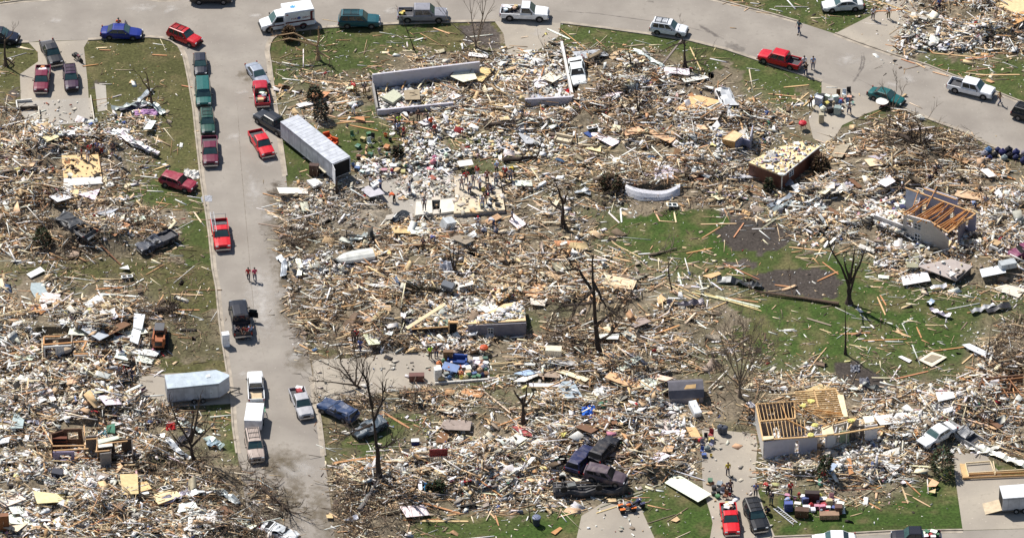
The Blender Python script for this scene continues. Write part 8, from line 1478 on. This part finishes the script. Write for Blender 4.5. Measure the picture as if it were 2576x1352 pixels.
for k in range(6): pt(t, 'slat', lambda q: q.beam((-.9 + .4 * k, 0, .1), (-.9 + .4 * k, .6, .35), .08, .05), BLACK)
for u, v, lb, c in ((2018, 325, 'red round canopy seat with dark base at the driveway rubble edge', (196, 24, 44)), (1217, 890, 'orange topped kettle grill behind the middle driveway heap', (200, 86, 40))):
    t = TH('kettle_grill', u, v, lb, 'grill'); pt(t, 'lid', lambda q: q.lathe([(.5, .8), (.46, 1.0), (.2, 1.15)], 12), color=c); pt(t, 'bowl', lambda q: q.lathe([(.2, .5), (.48, .8)], 12), BLACK); [pt(t, 'leg', lambda q: q.beam((.3 * math.cos(a), .3 * math.sin(a), .6), (.45 * math.cos(a), .45 * math.sin(a), 0), .05, .05), BLACK) for a in (0, 2.1, 4.2)]
t = TH('round_table', 2218, 268, 'white and red round garden table by the teal green sedan', 'table'); pt(t, 'tabletop', lambda q: q.lathe([(.75, .7), (.78, .74), (.75, .78)], 16), color=(232, 228, 220)); pt(t, 'skirt', lambda q: q.lathe([(.6, .5), (.6, .68)], 14), color=(150, 40, 44)); pt(t, 'pedestal', lambda q: q.lathe([(.3, 0), (.08, .1), (.08, .5)], 10), BLACK)
for k, (u, v, d, lb) in enumerate(((2086, 1147, (2.0, 1.3, .8), 'broken block of white masonry in front of the framed house'), (2030, 1170, (1.7, 1.2, .6), 'crumbled pale masonry lump left of the white block'), (1845, 425, (1.6, 1.0, .4), 'white plaster lump beside the brick house wall'))):
    p = PG(u, v); q = MB(); q.blob((0, 0, d[2] * .4), (d[0] / 2, d[1] / 2, d[2] / 2), 0, .3, k + 2, 9, 6); tag(q.build('masonry_block', CONC, None, p), lb, 'masonry')
for k in range(7):
    p = PG(28 + k * 7, 1333 + (k * 5) % 12); q = MB(); q.box((0, 0, .12 + .1 * (k % 2)), (.9, .4, .25), 0, .4 + .2 * k); o = q.build('paving_block', CONC, None, p); PEND.append((o, 'pinkish', 'concrete block', 28 + k * 7, 1333 + (k * 5) % 12, 'block', 'blocks at the lower left corner'))
WF = MB(); [WF.beam(a, b, .11, .07) for a, b in (((-.6, -.45, 0), (.6, -.45, 0)), ((-.6, .45, 0), (.6, .45, 0)), ((-.6, -.45, 0), (-.6, .45, 0)), ((.6, -.45, 0), (.6, .45, 0)), ((0, -.45, 0), (0, .45, 0)))]; WFM = WF.mesh('window_frame', THING); q = MB(); q.add([(-.6, -.45, -.02), (.6, -.45, -.02), (.6, .45, -.02), (-.6, .45, -.02)], [(0, 1, 2, 3)]); WFG = q.mesh('pane', GLASS)
DRM = MB(); DRM.box((0, 0, 0), (2.0, .85, .05)); DRM = DRM.mesh('door_leaf', THING); q = MB(); [q.box((x, y, .03), (.7, .26, .02)) for x in (-.5, .45) for y in (-.2, .2)]; DRP = q.mesh('raised_panel', THING)
for k, (u, v) in enumerate(((1118, 384), (2416, 411), (1690, 520), (1240, 556), (1290, 835), (940, 820), (2290, 600), (2180, 630), (1400, 860), (1120, 1040), (1250, 1190), (1380, 1160), (1560, 1080), (2240, 1180), (2060, 1180), (70, 350), (320, 700), (60, 1150), (420, 1230), (90, 690), (1490, 330), (1700, 240), (2420, 90), (2310, 60))):
    p = PG(u, v); p.z += .3; dr = k % 2; t = EM('loose_door' if dr else 'window_frame', p, '', ''); t.rotation_euler = (R_.uniform(-.35, .1), R_.uniform(-.25, .25), R_.uniform(-.8, .8)); c = C_(*R_.choice([(232, 232, 230), (224, 220, 210), (190, 150, 110)])) if dr else C_(232, 232, 230)
    OB('leaf' if dr else 'frame', DRM if dr else WFM, t, color=c); OB('raised_panel' if dr else 'pane', DRP if dr else WFG, t, color=tuple(q_ * .9 for q_ in c)); PEND.append((t, ('white' if c[2] > .5 else 'brown') + (' painted' if dr else ' cased'), 'loose door' if dr else 'window frame', u, v, 'door' if dr else 'window', 'doors and windows torn loose'))
for k, (u, v) in enumerate(((970, 205), (1010, 200), (1050, 198), (1150, 190), (1240, 180), (1300, 186), (1360, 170))):
    plank((u, v + 34), (u + 8 + 7 * (k % 3), v + 6), 'topwt'[k % 5], .16, .5)
finish_labels()
